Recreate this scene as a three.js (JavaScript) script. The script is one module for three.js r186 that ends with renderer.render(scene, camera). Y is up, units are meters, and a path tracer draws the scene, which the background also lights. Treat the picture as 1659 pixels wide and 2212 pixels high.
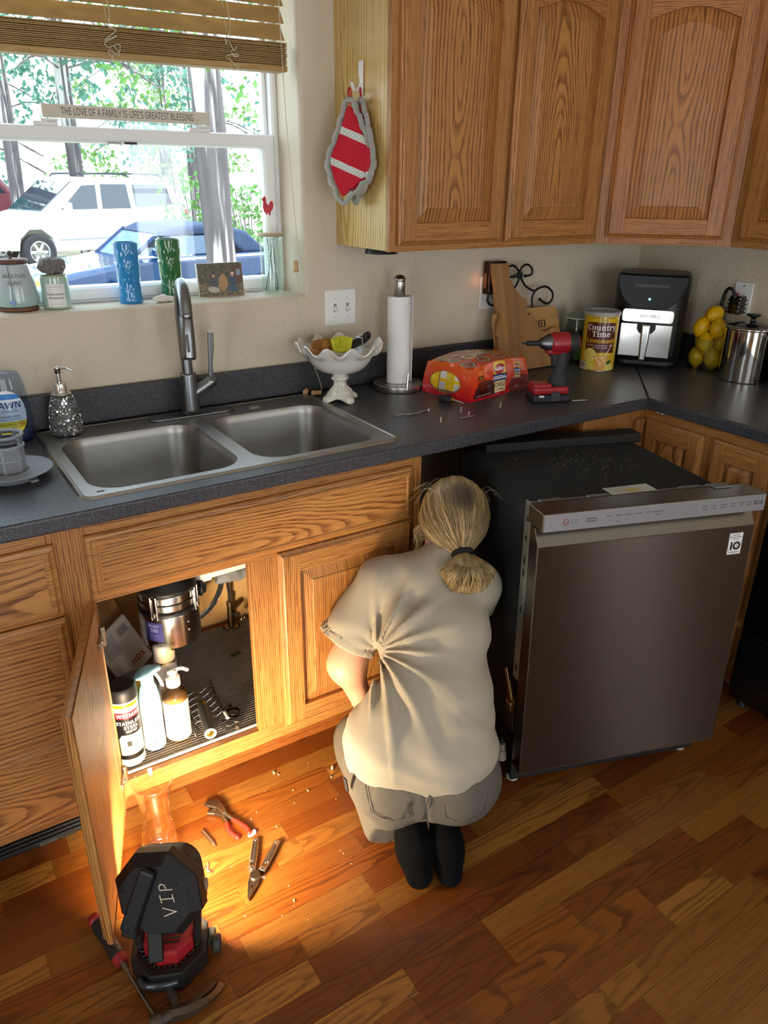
import * as THREE from 'three';
import { RoundedBoxGeometry } from 'three/addons/geometries/RoundedBoxGeometry.js';
import { mergeGeometries, toCreasedNormals } from 'three/addons/utils/BufferGeometryUtils.js';
import { RectAreaLightUniformsLib } from 'three/addons/lights/RectAreaLightUniformsLib.js';

// ---------- camera, sky, sun, daylight, exposure ----------
const scene = new THREE.Scene();
const camera = new THREE.PerspectiveCamera(68.13, 1659 / 2212, 0.05, 400);
camera.rotation.order = 'YXZ';
camera.position.set(-0.6908, 1.5545, 2.2063);
camera.rotation.set(-0.4119, -0.5759, 0.012);
const renderer = new THREE.WebGLRenderer({ antialias: true });
renderer.toneMapping = THREE.LinearToneMapping;
renderer.toneMappingExposure = 1.0;
renderer.shadowMap.enabled = true;
RectAreaLightUniformsLib.init();
{ // pale bright sky, a little bluer towards the zenith, the same all the way round
  const W = 64, H = 32, d = new Float32Array(W * H * 4);
  for (let y = 0; y < H; y++) for (let x = 0; x < W; x++) {
    const e = (y + 0.5) / H * 2 - 1, t = Math.max(0, e), i = (y * W + x) * 4;
    d[i] = 4.4 - 1.4 * t; d[i + 1] = 4.7 - 1.0 * t; d[i + 2] = 4.8 - 0.2 * t; d[i + 3] = 1;
  }
  const sky = new THREE.DataTexture(d, W, H, THREE.RGBAFormat, THREE.FloatType);
  sky.mapping = THREE.EquirectangularReflectionMapping; sky.magFilter = THREE.LinearFilter; sky.needsUpdate = true;
  scene.background = sky;
}
const sun = new THREE.DirectionalLight(0xfff3dd, 5);
sun.position.set(12, 20, -3); sun.target.position.set(0, 0, -12); sun.castShadow = true;
Object.assign(sun.shadow.camera, { left: -25, right: 25, top: 25, bottom: -25, near: 1, far: 80 });
scene.add(sun, sun.target);
function fillDaylight(x, y, z, w, h, tx, ty, tz, k, c) { // daylight from an area lamp added inside a glazed opening, on top of the sky
  const l = new THREE.RectAreaLight(c, k, w, h); l.position.set(x, y, z); l.lookAt(tx, ty, tz); scene.add(l); return l;
}
const DAY = 0xeef3ff;
fillDaylight(-0.75, 1.1, 4.72, 1.75, 2.0, -0.75, 1.1, 0, 1.15, DAY);   // glazed patio door behind the photographer
fillDaylight(-2.62, 1.04, 2.85, 0.8, 1.84, 2, 1.04, 2.85, 3.2, DAY);   // glazed side door at the left end of the room
fillDaylight(1.62, 1.45, 4.72, 0.5, 1.2, 1.62, 1.45, 0, 4.6, DAY);      // dining window beside it

// ---------- helpers ----------
const PI = Math.PI, V3 = (x, y, z) => new THREE.Vector3(x, y, z), V2 = (x, y) => new THREE.Vector2(x, y);
function rng(s) { return () => { s = (s + 0x6d2b79f5) | 0; let t = Math.imul(s ^ (s >>> 15), 1 | s); t = (t + Math.imul(t ^ (t >>> 7), 61 | t)) ^ t; return ((t ^ (t >>> 14)) >>> 0) / 4294967296; }; }
const h3 = (x, y, z) => { let n = Math.imul(x, 374761393) + Math.imul(y, 668265263) + Math.imul(z, 2147483647 ^ 0x5bd1e995) | 0; n = Math.imul(n ^ (n >>> 13), 1274126177); return ((n ^ (n >>> 16)) >>> 0) / 4294967296; };
const sm = (t) => t * t * (3 - 2 * t), lerp = (a, b, t) => a + (b - a) * t, cl = (x, a = 0, b = 1) => x < a ? a : x > b ? b : x, sst = (a, b, x) => sm(cl((x - a) / (b - a)));
function n2(x, y, s = 0) { const i = Math.floor(x), j = Math.floor(y), u = sm(x - i), v = sm(y - j); return lerp(lerp(h3(i, j, s), h3(i + 1, j, s), u), lerp(h3(i, j + 1, s), h3(i + 1, j + 1, s), u), v); }
function n3(x, y, z) { const k = Math.floor(z), w = sm(z - k); return lerp(n2(x, y, k * 7 + 3), n2(x, y, k * 7 + 10), w); }
function fbm(x, y, s = 0, o = 4) { let a = 0, k = 0.5, t = 0; for (let i = 0; i < o; i++) { a += k * n2(x, y, s + i * 13); t += k; k *= 0.5; x *= 2.03; y *= 2.03; } return a / t; }
function tex(w, h, fn, { srgb = true, rep = null, mirror = false } = {}) {
  const d = new Uint8Array(w * h * 4);
  for (let y = 0; y < h; y++) for (let x = 0; x < w; x++) {
    const c = fn(x / w, y / h, x, y), i = (y * w + x) * 4, g = typeof c === 'number';
    d[i] = cl(g ? c : c[0]) * 255; d[i + 1] = cl(g ? c : c[1]) * 255; d[i + 2] = cl(g ? c : c[2]) * 255; d[i + 3] = g || c.length < 4 ? 255 : cl(c[3]) * 255;
  }
  const t = new THREE.DataTexture(d, w, h); return setTex(t, srgb, rep, mirror);
}
function setTex(t, srgb, rep, mirror) {
  t.wrapS = t.wrapT = mirror ? THREE.MirroredRepeatWrapping : THREE.RepeatWrapping; t.magFilter = THREE.LinearFilter;
  if (srgb) t.colorSpace = THREE.SRGBColorSpace; if (rep) t.repeat.set(rep[0], rep[1]); t.needsUpdate = true; return t;
}
function ctex(w, h, draw) { const c = document.createElement('canvas'); c.width = w; c.height = h; const g = c.getContext('2d'); draw(g, w, h); const t = new THREE.CanvasTexture(c); return setTex(t, true); }
function rcp(t, u, v) { const c = t.clone(); c.repeat.set(u, v); c.needsUpdate = true; return c; }
const mat = (color, roughness = 0.5, o = {}) => new THREE.MeshStandardMaterial({ color, roughness, ...o });
const phys = (color, roughness = 0.5, o = {}) => new THREE.MeshPhysicalMaterial({ color, roughness, ...o });
const metal = (color, roughness = 0.3, o = {}) => new THREE.MeshStandardMaterial({ color, roughness, metalness: 1, ...o });
const pane = (color = 0xffffff, roughness = 0, o = {}) => phys(color, roughness, { transmission: 1, thickness: 0, ior: 1.45, ...o });
const solidGlass = (color = 0xffffff, o = {}) => phys(color, 0.02, { transmission: 1, thickness: 0.004, ior: 1.5, ...o });

// geometries
const bx = (w, h, d, r = 0, s = 2) => r > 0 ? new RoundedBoxGeometry(w, h, d, s, Math.min(r, w / 2.01, h / 2.01, d / 2.01)) : new THREE.BoxGeometry(w, h, d);
const box = (x0, x1, y0, y1, z0, z1, r = 0) => mv(bx(x1 - x0, y1 - y0, z1 - z0, r), (x0 + x1) / 2, (y0 + y1) / 2, (z0 + z1) / 2);
const _e = new THREE.Euler(), _m = new THREE.Matrix4(), _q = new THREE.Quaternion();
function mv(g, x = 0, y = 0, z = 0, rx = 0, ry = 0, rz = 0, s = 1) { _e.set(rx, ry, rz); _m.compose(V3(x, y, z), _q.setFromEuler(_e), typeof s === 'number' ? V3(s, s, s) : V3(...s)); g.applyMatrix4(_m); return g; }
function clean(g) { g = g.index ? g.toNonIndexed() : g; for (const k of Object.keys(g.attributes)) if (!['position', 'normal', 'uv', 'color'].includes(k)) g.deleteAttribute(k); if (!g.attributes.uv) g.setAttribute('uv', new THREE.BufferAttribute(new Float32Array(g.attributes.position.count * 2), 2)); return g; }
const merge = (...l) => { const L = l.flat().map(clean); return L.length === 1 ? L[0] : mergeGeometries(L); };
const lathe = (p, seg = 32) => new THREE.LatheGeometry(p.map((q) => V2(Math.max(q[0], 1e-5), q[1])), seg);
const cyl = (r1, r2, h, seg = 24, open = false) => new THREE.CylinderGeometry(r1, r2, h, seg, 1, open);
const sph = (r, a = 20, b = 14) => new THREE.SphereGeometry(r, a, b);
const tor = (R, r, a = 10, b = 32, arc = PI * 2) => new THREE.TorusGeometry(R, r, a, b, arc);
function rod(a, b, r, r2 = r, seg = 12) { const A = V3(...a), B = V3(...b), d = B.clone().sub(A), L = d.length(), g = cyl(r2, r, L, seg); g.applyQuaternion(_q.setFromUnitVectors(V3(0, 1, 0), d.normalize())); g.translate((A.x + B.x) / 2, (A.y + B.y) / 2, (A.z + B.z) / 2); return g; }
function tube(p, r, seg = 32, rad = 8, closed = false, caps = true, tension = 0.5) {
  const c = new THREE.CatmullRomCurve3(p.map((q) => V3(...q)), closed, 'catmullrom', tension), g = new THREE.TubeGeometry(c, seg, r, rad, closed);
  return closed || !caps ? g : merge(g, mv(sph(r, rad, 6), ...p[0]), mv(sph(r, rad, 6), ...p[p.length - 1]));
}
const poly = (p) => p instanceof THREE.Shape ? p : new THREE.Shape(p.map((q) => V2(q[0], q[1])));
function ext(p, d, b = 0, seg = 12, bs = 2) { const g = new THREE.ExtrudeGeometry(poly(p), { depth: Math.max(d - 2 * b, 1e-4), bevelEnabled: b > 0, bevelSize: b, bevelThickness: b, bevelOffset: -b, bevelSegments: bs, curveSegments: seg }); g.translate(0, 0, b); return g; }
function rrect(w, h, r, cx = 0, cy = 0) { const s = new THREE.Shape(), x = cx - w / 2, y = cy - h / 2; s.moveTo(x + r, y); s.lineTo(x + w - r, y); s.absarc(x + w - r, y + r, r, -PI / 2, 0); s.lineTo(x + w, y + h - r); s.absarc(x + w - r, y + h - r, r, 0, PI / 2); s.lineTo(x + r, y + h); s.absarc(x + r, y + h - r, r, PI / 2, PI); s.lineTo(x, y + r); s.absarc(x + r, y + r, r, PI, PI * 1.5); return s; }
// a profile [[inset, z], ...] swept round a w x h rectangle with mitred corners (centre at the origin, facing +z)
function loop(w, h, prof, rad = 0, rs = 5) {
  const ring = (ins) => { const a = w / 2 - ins, b = h / 2 - ins, r = Math.max(rad - ins, 0), o = []; const C = [[a - r, b - r, 0], [-a + r, b - r, 1], [-a + r, -b + r, 2], [a - r, -b + r, 3]]; for (const [x, y, q] of C) for (let k = 0; k <= (rad ? rs : 0); k++) { const t = (q + (rad ? k / rs : 0)) * PI / 2; o.push([x + r * Math.cos(t), y + r * Math.sin(t)]); } return o; };
  const R = prof.map(([i, z]) => ring(i).map(([x, y]) => [x, y, z])), n = R[0].length, pos = [];
  for (let i = 0; i + 1 < R.length; i++) for (let k = 0; k < n; k++) { const a = R[i][k], b = R[i][(k + 1) % n], c = R[i + 1][(k + 1) % n], d = R[i + 1][k]; pos.push(...a, ...b, ...c, ...a, ...c, ...d); }
  return fromTris(pos, rad ? 0.6 : 0);
}
function fromTris(pos, crease = 0) { let g = new THREE.BufferGeometry(); g.setAttribute('position', new THREE.BufferAttribute(new Float32Array(pos), 3)); g.computeVertexNormals(); if (crease) g = toCreasedNormals(g, crease); return clean(g); }
// uv in metres; the grain runs along `axis`
function grain(g, axis = 'y', ou = 0, ov = 0) {
  g = clean(g); const p = g.attributes.position, uv = g.attributes.uv, ai = 'xyz'.indexOf(axis);
  for (let i = 0; i < p.count; i += 3) {
    const P = [0, 1, 2].map((k) => [p.getX(i + k), p.getY(i + k), p.getZ(i + k)]), e = (a, b) => [b[0] - a[0], b[1] - a[1], b[2] - a[2]], u = e(P[0], P[1]), v = e(P[0], P[2]);
    const n = [u[1] * v[2] - u[2] * v[1], u[2] * v[0] - u[0] * v[2], u[0] * v[1] - u[1] * v[0]].map(Math.abs), m = n.indexOf(Math.max(...n));
    const o = [0, 1, 2].filter((k) => k !== m), b = o.includes(ai) ? ai : o[1], a = o.find((k) => k !== b);
    for (let k = 0; k < 3; k++) uv.setXY(i + k, P[k][a] + ou, P[k][b] + ov);
  }
  return g;
}
// flat board with uv in metres and its own stretch of grain
let gseed = 1; const gr = () => h3(gseed++, 5, 9);
const board = (w, h, d, axis = 'y', r = 0.002, ou = null, ov = null) => grain(bx(w, h, d, r, 1), axis, ou === null ? gr() * 0.5 : ou, ov === null ? gr() * 3 : ov);
// surface nets of f(x, y, z) < 0 inside a box
function nets(f, [x0, y0, z0], [x1, y1, z1], c, col = null) {
  const nx = Math.ceil((x1 - x0) / c) + 1, ny = Math.ceil((y1 - y0) / c) + 1, nz = Math.ceil((z1 - z0) / c) + 1, F = new Float32Array(nx * ny * nz), id = (i, j, k) => (k * ny + j) * nx + i;
  for (let k = 0; k < nz; k++) for (let j = 0; j < ny; j++) for (let i = 0; i < nx; i++) F[id(i, j, k)] = f(x0 + i * c, y0 + j * c, z0 + k * c);
  const vid = new Int32Array(nx * ny * nz).fill(-1), P = [], I = [];
  for (let k = 0; k < nz - 1; k++) for (let j = 0; j < ny - 1; j++) for (let i = 0; i < nx - 1; i++) {
    let n = 0, sx = 0, sy = 0, sz = 0, mask = 0; const v = [];
    for (let q = 0; q < 8; q++) { const t = F[id(i + (q & 1), j + ((q >> 1) & 1), k + (q >> 2))]; v.push(t); if (t < 0) mask |= 1 << q; }
    if (mask === 0 || mask === 255) continue;
    for (let a = 0; a < 8; a++) for (let d = 0; d < 3; d++) { const b = a | (1 << d); if (b === a || (v[a] < 0) === (v[b] < 0)) continue; const t = v[a] / (v[a] - v[b]); sx += (a & 1) + (d === 0 ? t : 0); sy += ((a >> 1) & 1) + (d === 1 ? t : 0); sz += (a >> 2) + (d === 2 ? t : 0); n++; }
    vid[id(i, j, k)] = P.length / 3; P.push(x0 + (i + sx / n) * c, y0 + (j + sy / n) * c, z0 + (k + sz / n) * c);
  }
  for (let k = 1; k < nz - 1; k++) for (let j = 1; j < ny - 1; j++) for (let i = 1; i < nx - 1; i++) {
    const s = F[id(i, j, k)] < 0, Q = (a, b, d, e, flip) => { if (a < 0 || b < 0 || d < 0 || e < 0) return; flip ? I.push(a, d, b, a, e, d) : I.push(a, b, d, a, d, e); };
    if (s !== F[id(i + 1, j, k)] < 0) Q(vid[id(i, j - 1, k - 1)], vid[id(i, j, k - 1)], vid[id(i, j, k)], vid[id(i, j - 1, k)], !s);
    if (s !== F[id(i, j + 1, k)] < 0) Q(vid[id(i - 1, j, k - 1)], vid[id(i - 1, j, k)], vid[id(i, j, k)], vid[id(i, j, k - 1)], !s);
    if (s !== F[id(i, j, k + 1)] < 0) Q(vid[id(i - 1, j - 1, k)], vid[id(i, j - 1, k)], vid[id(i, j, k)], vid[id(i - 1, j, k)], !s);
  }
  const g = new THREE.BufferGeometry(); g.setAttribute('position', new THREE.BufferAttribute(new Float32Array(P), 3)); g.setIndex(I); g.computeVertexNormals();
  const uv = new Float32Array(P.length / 3 * 2), cc = col ? new Float32Array(P.length) : null, C = [0, 0, 0];
  for (let i = 0; i < P.length / 3; i++) { uv[i * 2] = P[i * 3]; uv[i * 2 + 1] = P[i * 3 + 1]; if (col) { const q = col(P[i * 3], P[i * 3 + 1], P[i * 3 + 2]) || C; cc.set(q, i * 3); } }
  g.setAttribute('uv', new THREE.BufferAttribute(uv, 2)); if (col) g.setAttribute('color', new THREE.BufferAttribute(cc, 3));
  return g;
}
const smin = (a, b, k) => { const h = Math.max(k - Math.abs(a - b), 0) / k; return Math.min(a, b) - h * h * k * 0.25; };
function cap(x, y, z, a, b, ra, rb) { const bx_ = b[0] - a[0], by = b[1] - a[1], bz = b[2] - a[2], px = x - a[0], py = y - a[1], pz = z - a[2], t = cl((px * bx_ + py * by + pz * bz) / (bx_ * bx_ + by * by + bz * bz + 1e-9)); return Math.hypot(px - bx_ * t, py - by * t, pz - bz * t) - lerp(ra, rb, t); }
const ell = (x, y, z, c, r) => { const a = (x - c[0]) / r[0], b = (y - c[1]) / r[1], d = (z - c[2]) / r[2], k = Math.hypot(a, b, d); return (k - 1) * Math.min(r[0], r[1], r[2]); };

// objects
const used = {};
function numbered(n) { if (!(n in used)) { used[n] = 0; return n; } return n + '_' + String(++used[n]).padStart(3, '0'); }
function place(o, x, y, z, rx, ry, rz) { o.position.set(x || 0, y || 0, z || 0); o.rotation.set(rx || 0, ry || 0, rz || 0); return o; }
function shade(m) { m.castShadow = m.receiveShadow = true; return m; }
function thing(name, label, category, p = [0, 0, 0], ry = 0, group = null) { const o = new THREE.Group(); o.name = numbered(name); place(o, ...p, 0, ry, 0); o.userData = { label, category }; if (group) o.userData.group = group; scene.add(o); return o; }
function part(parent, name, geo, m, x, y, z, rx, ry, rz) { const o = shade(new THREE.Mesh(geo, m)); o.name = name; place(o, x, y, z, rx, ry, rz); parent.add(o); return o; }
function grp(parent, name, x, y, z, rx, ry, rz) { const o = new THREE.Group(); o.name = name; place(o, x, y, z, rx, ry, rz); parent.add(o); return o; }
function one(name, label, category, geo, m, p = [0, 0, 0], ry = 0, group = null) { const o = shade(new THREE.Mesh(geo, m)); o.name = numbered(name); place(o, ...p, 0, ry, 0); o.userData = { label, category }; if (group) o.userData.group = group; scene.add(o); return o; }
function struct(name, label, category, geo, m) { const o = one(name, label, category, geo, m); o.userData.kind = 'structure'; return o; }
function sgrp(name, label, category) { const o = thing(name, label, category); o.userData.kind = 'structure'; return o; }
function copy(src, p, ry, label) { const c = src.clone(); c.name = numbered(src.name.replace(/_\d{3}$/, '')); c.userData = { ...src.userData }; if (label) c.userData.label = label; c.position.set(...p); if (ry !== undefined) c.rotation.y = ry; scene.add(c); return c; }

// ---------- materials ----------
function oakAt(X, Y, o) { // X across, Y along the grain, metres
  const wob = (fbm(X * 5 + o.s, Y * 1.6, o.s) - 0.5) * 0.05 + (fbm(X * 22, Y * 5, o.s + 5) - 0.5) * 0.009, x = X - o.cx + wob * 0.6, D = o.d0 + o.sl * Y + wob;
  const d = Math.hypot(x * o.kx, D), f = d / o.ring, fr = f - Math.floor(f), band = sst(0.0, 0.08, fr) * (1 - sst(0.16, 0.62, fr));
  const pore = sst(0.55, 0.8, n2(X * 760, Y * 26, 3)) * 0.65 + sst(0.62, 0.85, n2(X * 380, Y * 11, 8)) * 0.4;
  const ray = (fbm(X * 130, Y * 6, 4, 3) - 0.5) * 0.35, big = (fbm(X * 4, Y * 1.1, 11, 3) - 0.5) * 0.45;
  return cl(band * (0.25 + 0.75 * n2(Math.floor(f) * 3.7, 2)) * 0.55 + pore * (0.22 + 0.5 * band) + 0.16 + ray * 0.5 + big * 0.5);
}
const mixc = (a, b, t) => [lerp(a[0], b[0], t), lerp(a[1], b[1], t), lerp(a[2], b[2], t)], S = (r, g, b) => [r / 255, g / 255, b / 255];
const OAK0 = S(198, 140, 76), OAK1 = S(100, 56, 22);
const OW = 0.36, OH = 1.08;
const oakT = [{ s: 1, cx: 0.18, d0: -0.02, sl: 0.085, ring: 0.0072, kx: 0.62 }, { s: 17, cx: 0.16, d0: 0.012, sl: 0.05, ring: 0.0066, kx: 0.75 }, { s: 29, cx: -0.5, d0: 0.05, sl: 0.02, ring: 0.0058, kx: 1 }].map((o) => tex(640, 1280, (u, v) => mixc(OAK0, OAK1, oakAt(u * OW, v * OH, o)), { mirror: true, rep: [1 / OW, 1 / OH] }));
const oakSideLit = tex(512, 1024, (u, v) => mixc(S(228, 198, 124), S(160, 120, 62), oakAt(u * OW, v * OH, { s: 51, cx: 0.17, d0: -0.01, sl: 0.07, ring: 0.008, kx: 0.7 })), { mirror: true, rep: [1 / OW, 1 / OH] });  // oak with window light put into its colour, lighter and yellower
const oakB = tex(512, 512, (u, v) => 0.5 + 0.5 * (n2(u * 300, v * 12, 2) - 0.5) - 0.35 * sst(0.6, 0.85, n2(u * 200, v * 9, 7)), { srgb: false, mirror: true, rep: [1 / 0.2, 1 / 0.5] });
const oakM = (t, tint = 0xffffff, r = 0.42) => mat(tint, r, { map: t, bumpMap: oakB, bumpScale: 0.0004 });
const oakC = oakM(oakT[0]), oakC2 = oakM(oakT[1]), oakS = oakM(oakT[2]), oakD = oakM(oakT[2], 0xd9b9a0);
const peel = tex(256, 256, (u, v) => fbm(u * 22, v * 22, 4, 3), { srgb: false, mirror: true, rep: [1 / 0.25, 1 / 0.25] });
const wallM = mat(0xd4c7b0, 0.72, { bumpMap: peel, bumpScale: 0.0016 });
const ceilM = mat(0xe8e4da, 0.85, { bumpMap: peel, bumpScale: 0.003 });
const white = mat(0xeeeeea, 0.4), black = mat(0x141415, 0.5), chrome = metal(0xd8d8d8, 0.12), vinyl = mat(0xf0f2f2, 0.35);
const blackGloss = phys(0x08080a, 0.12, { clearcoat: 0.6, clearcoatRoughness: 0.05 });
const lamT = tex(512, 512, (u, v, x, y) => { const a = h3(x >> 1, y >> 1, 1), b = fbm(u * 90, v * 90, 3, 2), c = n2(u * 170, v * 170, 9); let k = 0.235 + (b - 0.5) * 0.16; if (c > 0.72) k += 0.16; if (c < 0.27) k -= 0.12; k += (a - 0.5) * 0.05; return [k * 0.97, k * 0.985, k * 1.07]; }, { rep: [1 / 0.17, 1 / 0.17] });
const laminate = phys(0xffffff, 0.36, { map: lamT, bumpMap: peel, bumpScale: 0.0003 });
const brush = tex(256, 512, (u, v, x, y) => 0.45 + 0.3 * h3(1, y, 5) + 0.2 * n2(u * 6, v * 512, 2), { srgb: false });
const steel = metal(0xb9b7b2, 0.28), steelSatin = metal(0xa9a7a3, 0.36);

// ---------- the room ----------
const XR = 1.994, ZF = 4.8, XL = -2.7, CH = 2.44, SILL = 1.223, WX0 = -0.80, WX1 = 0.435, WY1 = 2.12, WZ = -0.17;
const holed = (pts, holes, d, b) => { const s = poly(pts); for (const h of holes) s.holes.push(new THREE.Path(h.map((q) => V2(q[0], q[1])))); return ext(s, d, b, 8, 4); };
const rc = (x0, x1, y0, y1) => [[x0, y0], [x0, y1], [x1, y1], [x1, y0]];
struct('wall_back', 'warm grey textured wall with the kitchen window opening', 'wall', mv(holed([[XL - 0.12, -0.1], [XR + 0.12, -0.1], [XR + 0.12, CH + 0.1], [XL - 0.12, CH + 0.1]], [rc(WX0, WX1, SILL, WY1)], 0.17, 0.016), 0, 0, WZ), wallM);
struct('wall_right', 'warm grey textured wall behind the air fryer and canisters', 'wall', grain(box(XR, XR + 0.12, 0, CH, -0.02, ZF), 'y'), wallM);
struct('wall_left', 'plain wall at the far end of the room with a glazed door opening', 'wall', mv(holed([[-ZF, 0], [0.02, 0], [0.02, CH], [-ZF, CH]], [rc(-3.35, -2.35, 0.02, 2.06)], 0.12, 0.004), XL - 0.12, 0, 0, 0, PI / 2), wallM);
struct('wall_front', 'wall behind the photographer with patio door and window openings', 'wall', mv(holed([[XL - 0.12, -0.1], [XR + 0.12, -0.1], [XR + 0.12, CH + 0.1], [XL - 0.12, CH + 0.1]], [rc(-1.65, 0.15, 0.02, 2.12), rc(1.33, 1.91, 0.82, 2.08)], 0.16, 0.008), 0, 0, ZF), wallM);
struct('ceiling', 'white textured ceiling', 'ceiling', grain(box(XL - 0.12, XR + 0.12, CH, CH + 0.14, -0.17, ZF + 0.16), 'x'), ceilM);
{ // glazed patio door and dining window behind the photographer
  const d = sgrp('door_1', 'white framed sliding glass patio door behind the photographer', 'door'); d.position.set(-0.75, 1.07, ZF + 0.05);
  part(d, 'door_frame', loop(1.8, 2.1, [[0, 0], [0, 0.1], [0.05, 0.1], [0.05, 0]]), vinyl);
  for (const s of [-1, 1]) { part(d, 'sash', loop(0.88, 2.0, [[0, 0], [0, 0.04], [0.07, 0.04], [0.07, 0]]), vinyl, s * 0.42, 0, 0.02 + s * 0.02); part(d, 'pane', bx(0.74, 1.86, 0.004), pane(), s * 0.42, 0, 0.04 + s * 0.02); }
  const e = sgrp('door_2', 'white framed glazed side door beyond the left edge of the view', 'door'); e.position.set(XL - 0.08, 1.04, 2.85); e.rotation.y = PI / 2; part(e, 'door_frame', loop(0.998, 2.036, [[0, 0], [0, 0.08], [0.11, 0.08], [0.11, 0]]), vinyl); part(e, 'pane', bx(0.8, 1.84, 0.004), pane(), 0, 0, 0.04);
  const w = sgrp('window_2', 'white framed dining window behind the photographer', 'window'); w.position.set(1.62, 1.45, ZF + 0.05);
  part(w, 'window_frame', loop(0.58, 1.26, [[0, 0], [0, 0.08], [0.06, 0.08], [0.06, 0]]), vinyl); part(w, 'pane', bx(0.48, 1.14, 0.004), pane(), 0, 0, 0.04); part(w, 'mullion', bx(0.48, 0.04, 0.03), vinyl, 0, 0, 0.04);
}

// laminate floor: every strip is a piece of its own
{
  const L = 0.62, N = 16, R = rng(77), kinds = [];
  for (let k = 0; k < N; k++) kinds.push({ s: 40 + k * 7, cx: k % 2 ? -0.3 - R() * 0.3 : 0.02 + R() * 0.03, d0: k % 2 ? 0.03 : -0.02 + R() * 0.02, sl: (k % 2 ? 0.01 + R() * 0.03 : 0.03 + R() * 0.05) * (R() < 0.5 ? -1 : 1), ring: k % 2 ? 0.0035 + R() * 0.002 : 0.0055 + R() * 0.004, kx: 0.6 + R() * 0.4, tone: R(), red: R() });
  const ft = tex(2048, 1024, (u, v) => { const k = Math.min(N - 1, Math.floor(v * N)), o = kinds[k], g = oakAt((v * N - k) * 0.0635, u * L * 1.15, o); const a = mixc(S(164, 112, 48), S(132, 82, 32), o.tone), b = mixc(S(94, 55, 18), S(72, 38, 11), o.red); return mixc(a, b, cl(g * 0.8)); });
  const fb = tex(1024, 256, (u, v) => 0.5 - 0.4 * sst(0.55, 0.8, n2(v * 300, u * 40, 3)), { srgb: false });
  const fm = ['#ffffff', '#e9d0bb', '#cfa98c'].map((c) => phys(new THREE.Color(c), 0.33, { map: ft, bumpMap: fb, bumpScale: 0.00025, clearcoat: 0.25, clearcoatRoughness: 0.22 }));
  const floor = sgrp('floor', 'oak strip laminate floor with strips running along the sink wall', 'floor');
  part(floor, 'subfloor', box(XL - 0.12, XR + 0.12, -0.12, -0.0085, -0.17, ZF + 0.16), mat(0x2a1a0e, 0.9));
  const Z0 = 1.247, Wd = 0.0635, far = [];
  const fixed = { 0: [0.171, 0.702], 1: [-0.047, 0.17, 0.62], 2: [0.169, 0.36], 3: [0.225, 0.541, 0.972], 4: [0.224, 0.54], '-2': [-0.205, -0.006], '-1': [-0.21, -0.01, 0.4] };
  let shown = 0;
  const strip = (x0, x1, z0, kind, m, near) => {
    const g = clean(box(x0 + 0.0003, x1 - 0.0003, -0.008, 0, z0 + 0.00025, z0 + Wd - 0.00025)), p = g.attributes.position, uv = g.attributes.uv, o = h3(Math.round(x0 * 999), Math.round(z0 * 999), 4) * 0.9, fl = h3(Math.round(x0 * 777), Math.round(z0 * 555), 2) < 0.5;
    for (let i = 0; i < p.count; i++) { const t = (p.getZ(i) - z0) / Wd; uv.setXY(i, (p.getX(i) - x0) / L + o, (kind + 0.03 + 0.94 * (fl ? t : 1 - t)) / N); }
    if (near) { part(floor, 'plank', g, m); shown++; } else far.push(g);
  };
  for (let r = -20; r < 57; r++) {
    const z = Z0 + r * Wd; if (z > ZF + 0.1) break; let x = XL + R() * -0.4; const cuts = fixed[r] || [];
    while (x < XR) {
      let nx = x + [0.21, 0.32, 0.43, 0.53][Math.floor(R() * 4)]; const c = cuts.find((q) => q > x + 0.02 && q < nx + 0.16); if (c !== undefined) nx = c;
      if (nx > XL && z > -0.02) strip(Math.max(x, XL), Math.min(nx, XR), z, Math.floor(R() * N), fm[Math.floor(R() * 3)], nx > -0.86 && x < 1.45 && z < 1.78 && z > 0.4 && shown < 296);
      x = nx;
    }
  }
  const f = part(floor, 'plank', merge(far), fm[0]); f.userData.kind = 'stuff';
}

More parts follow.
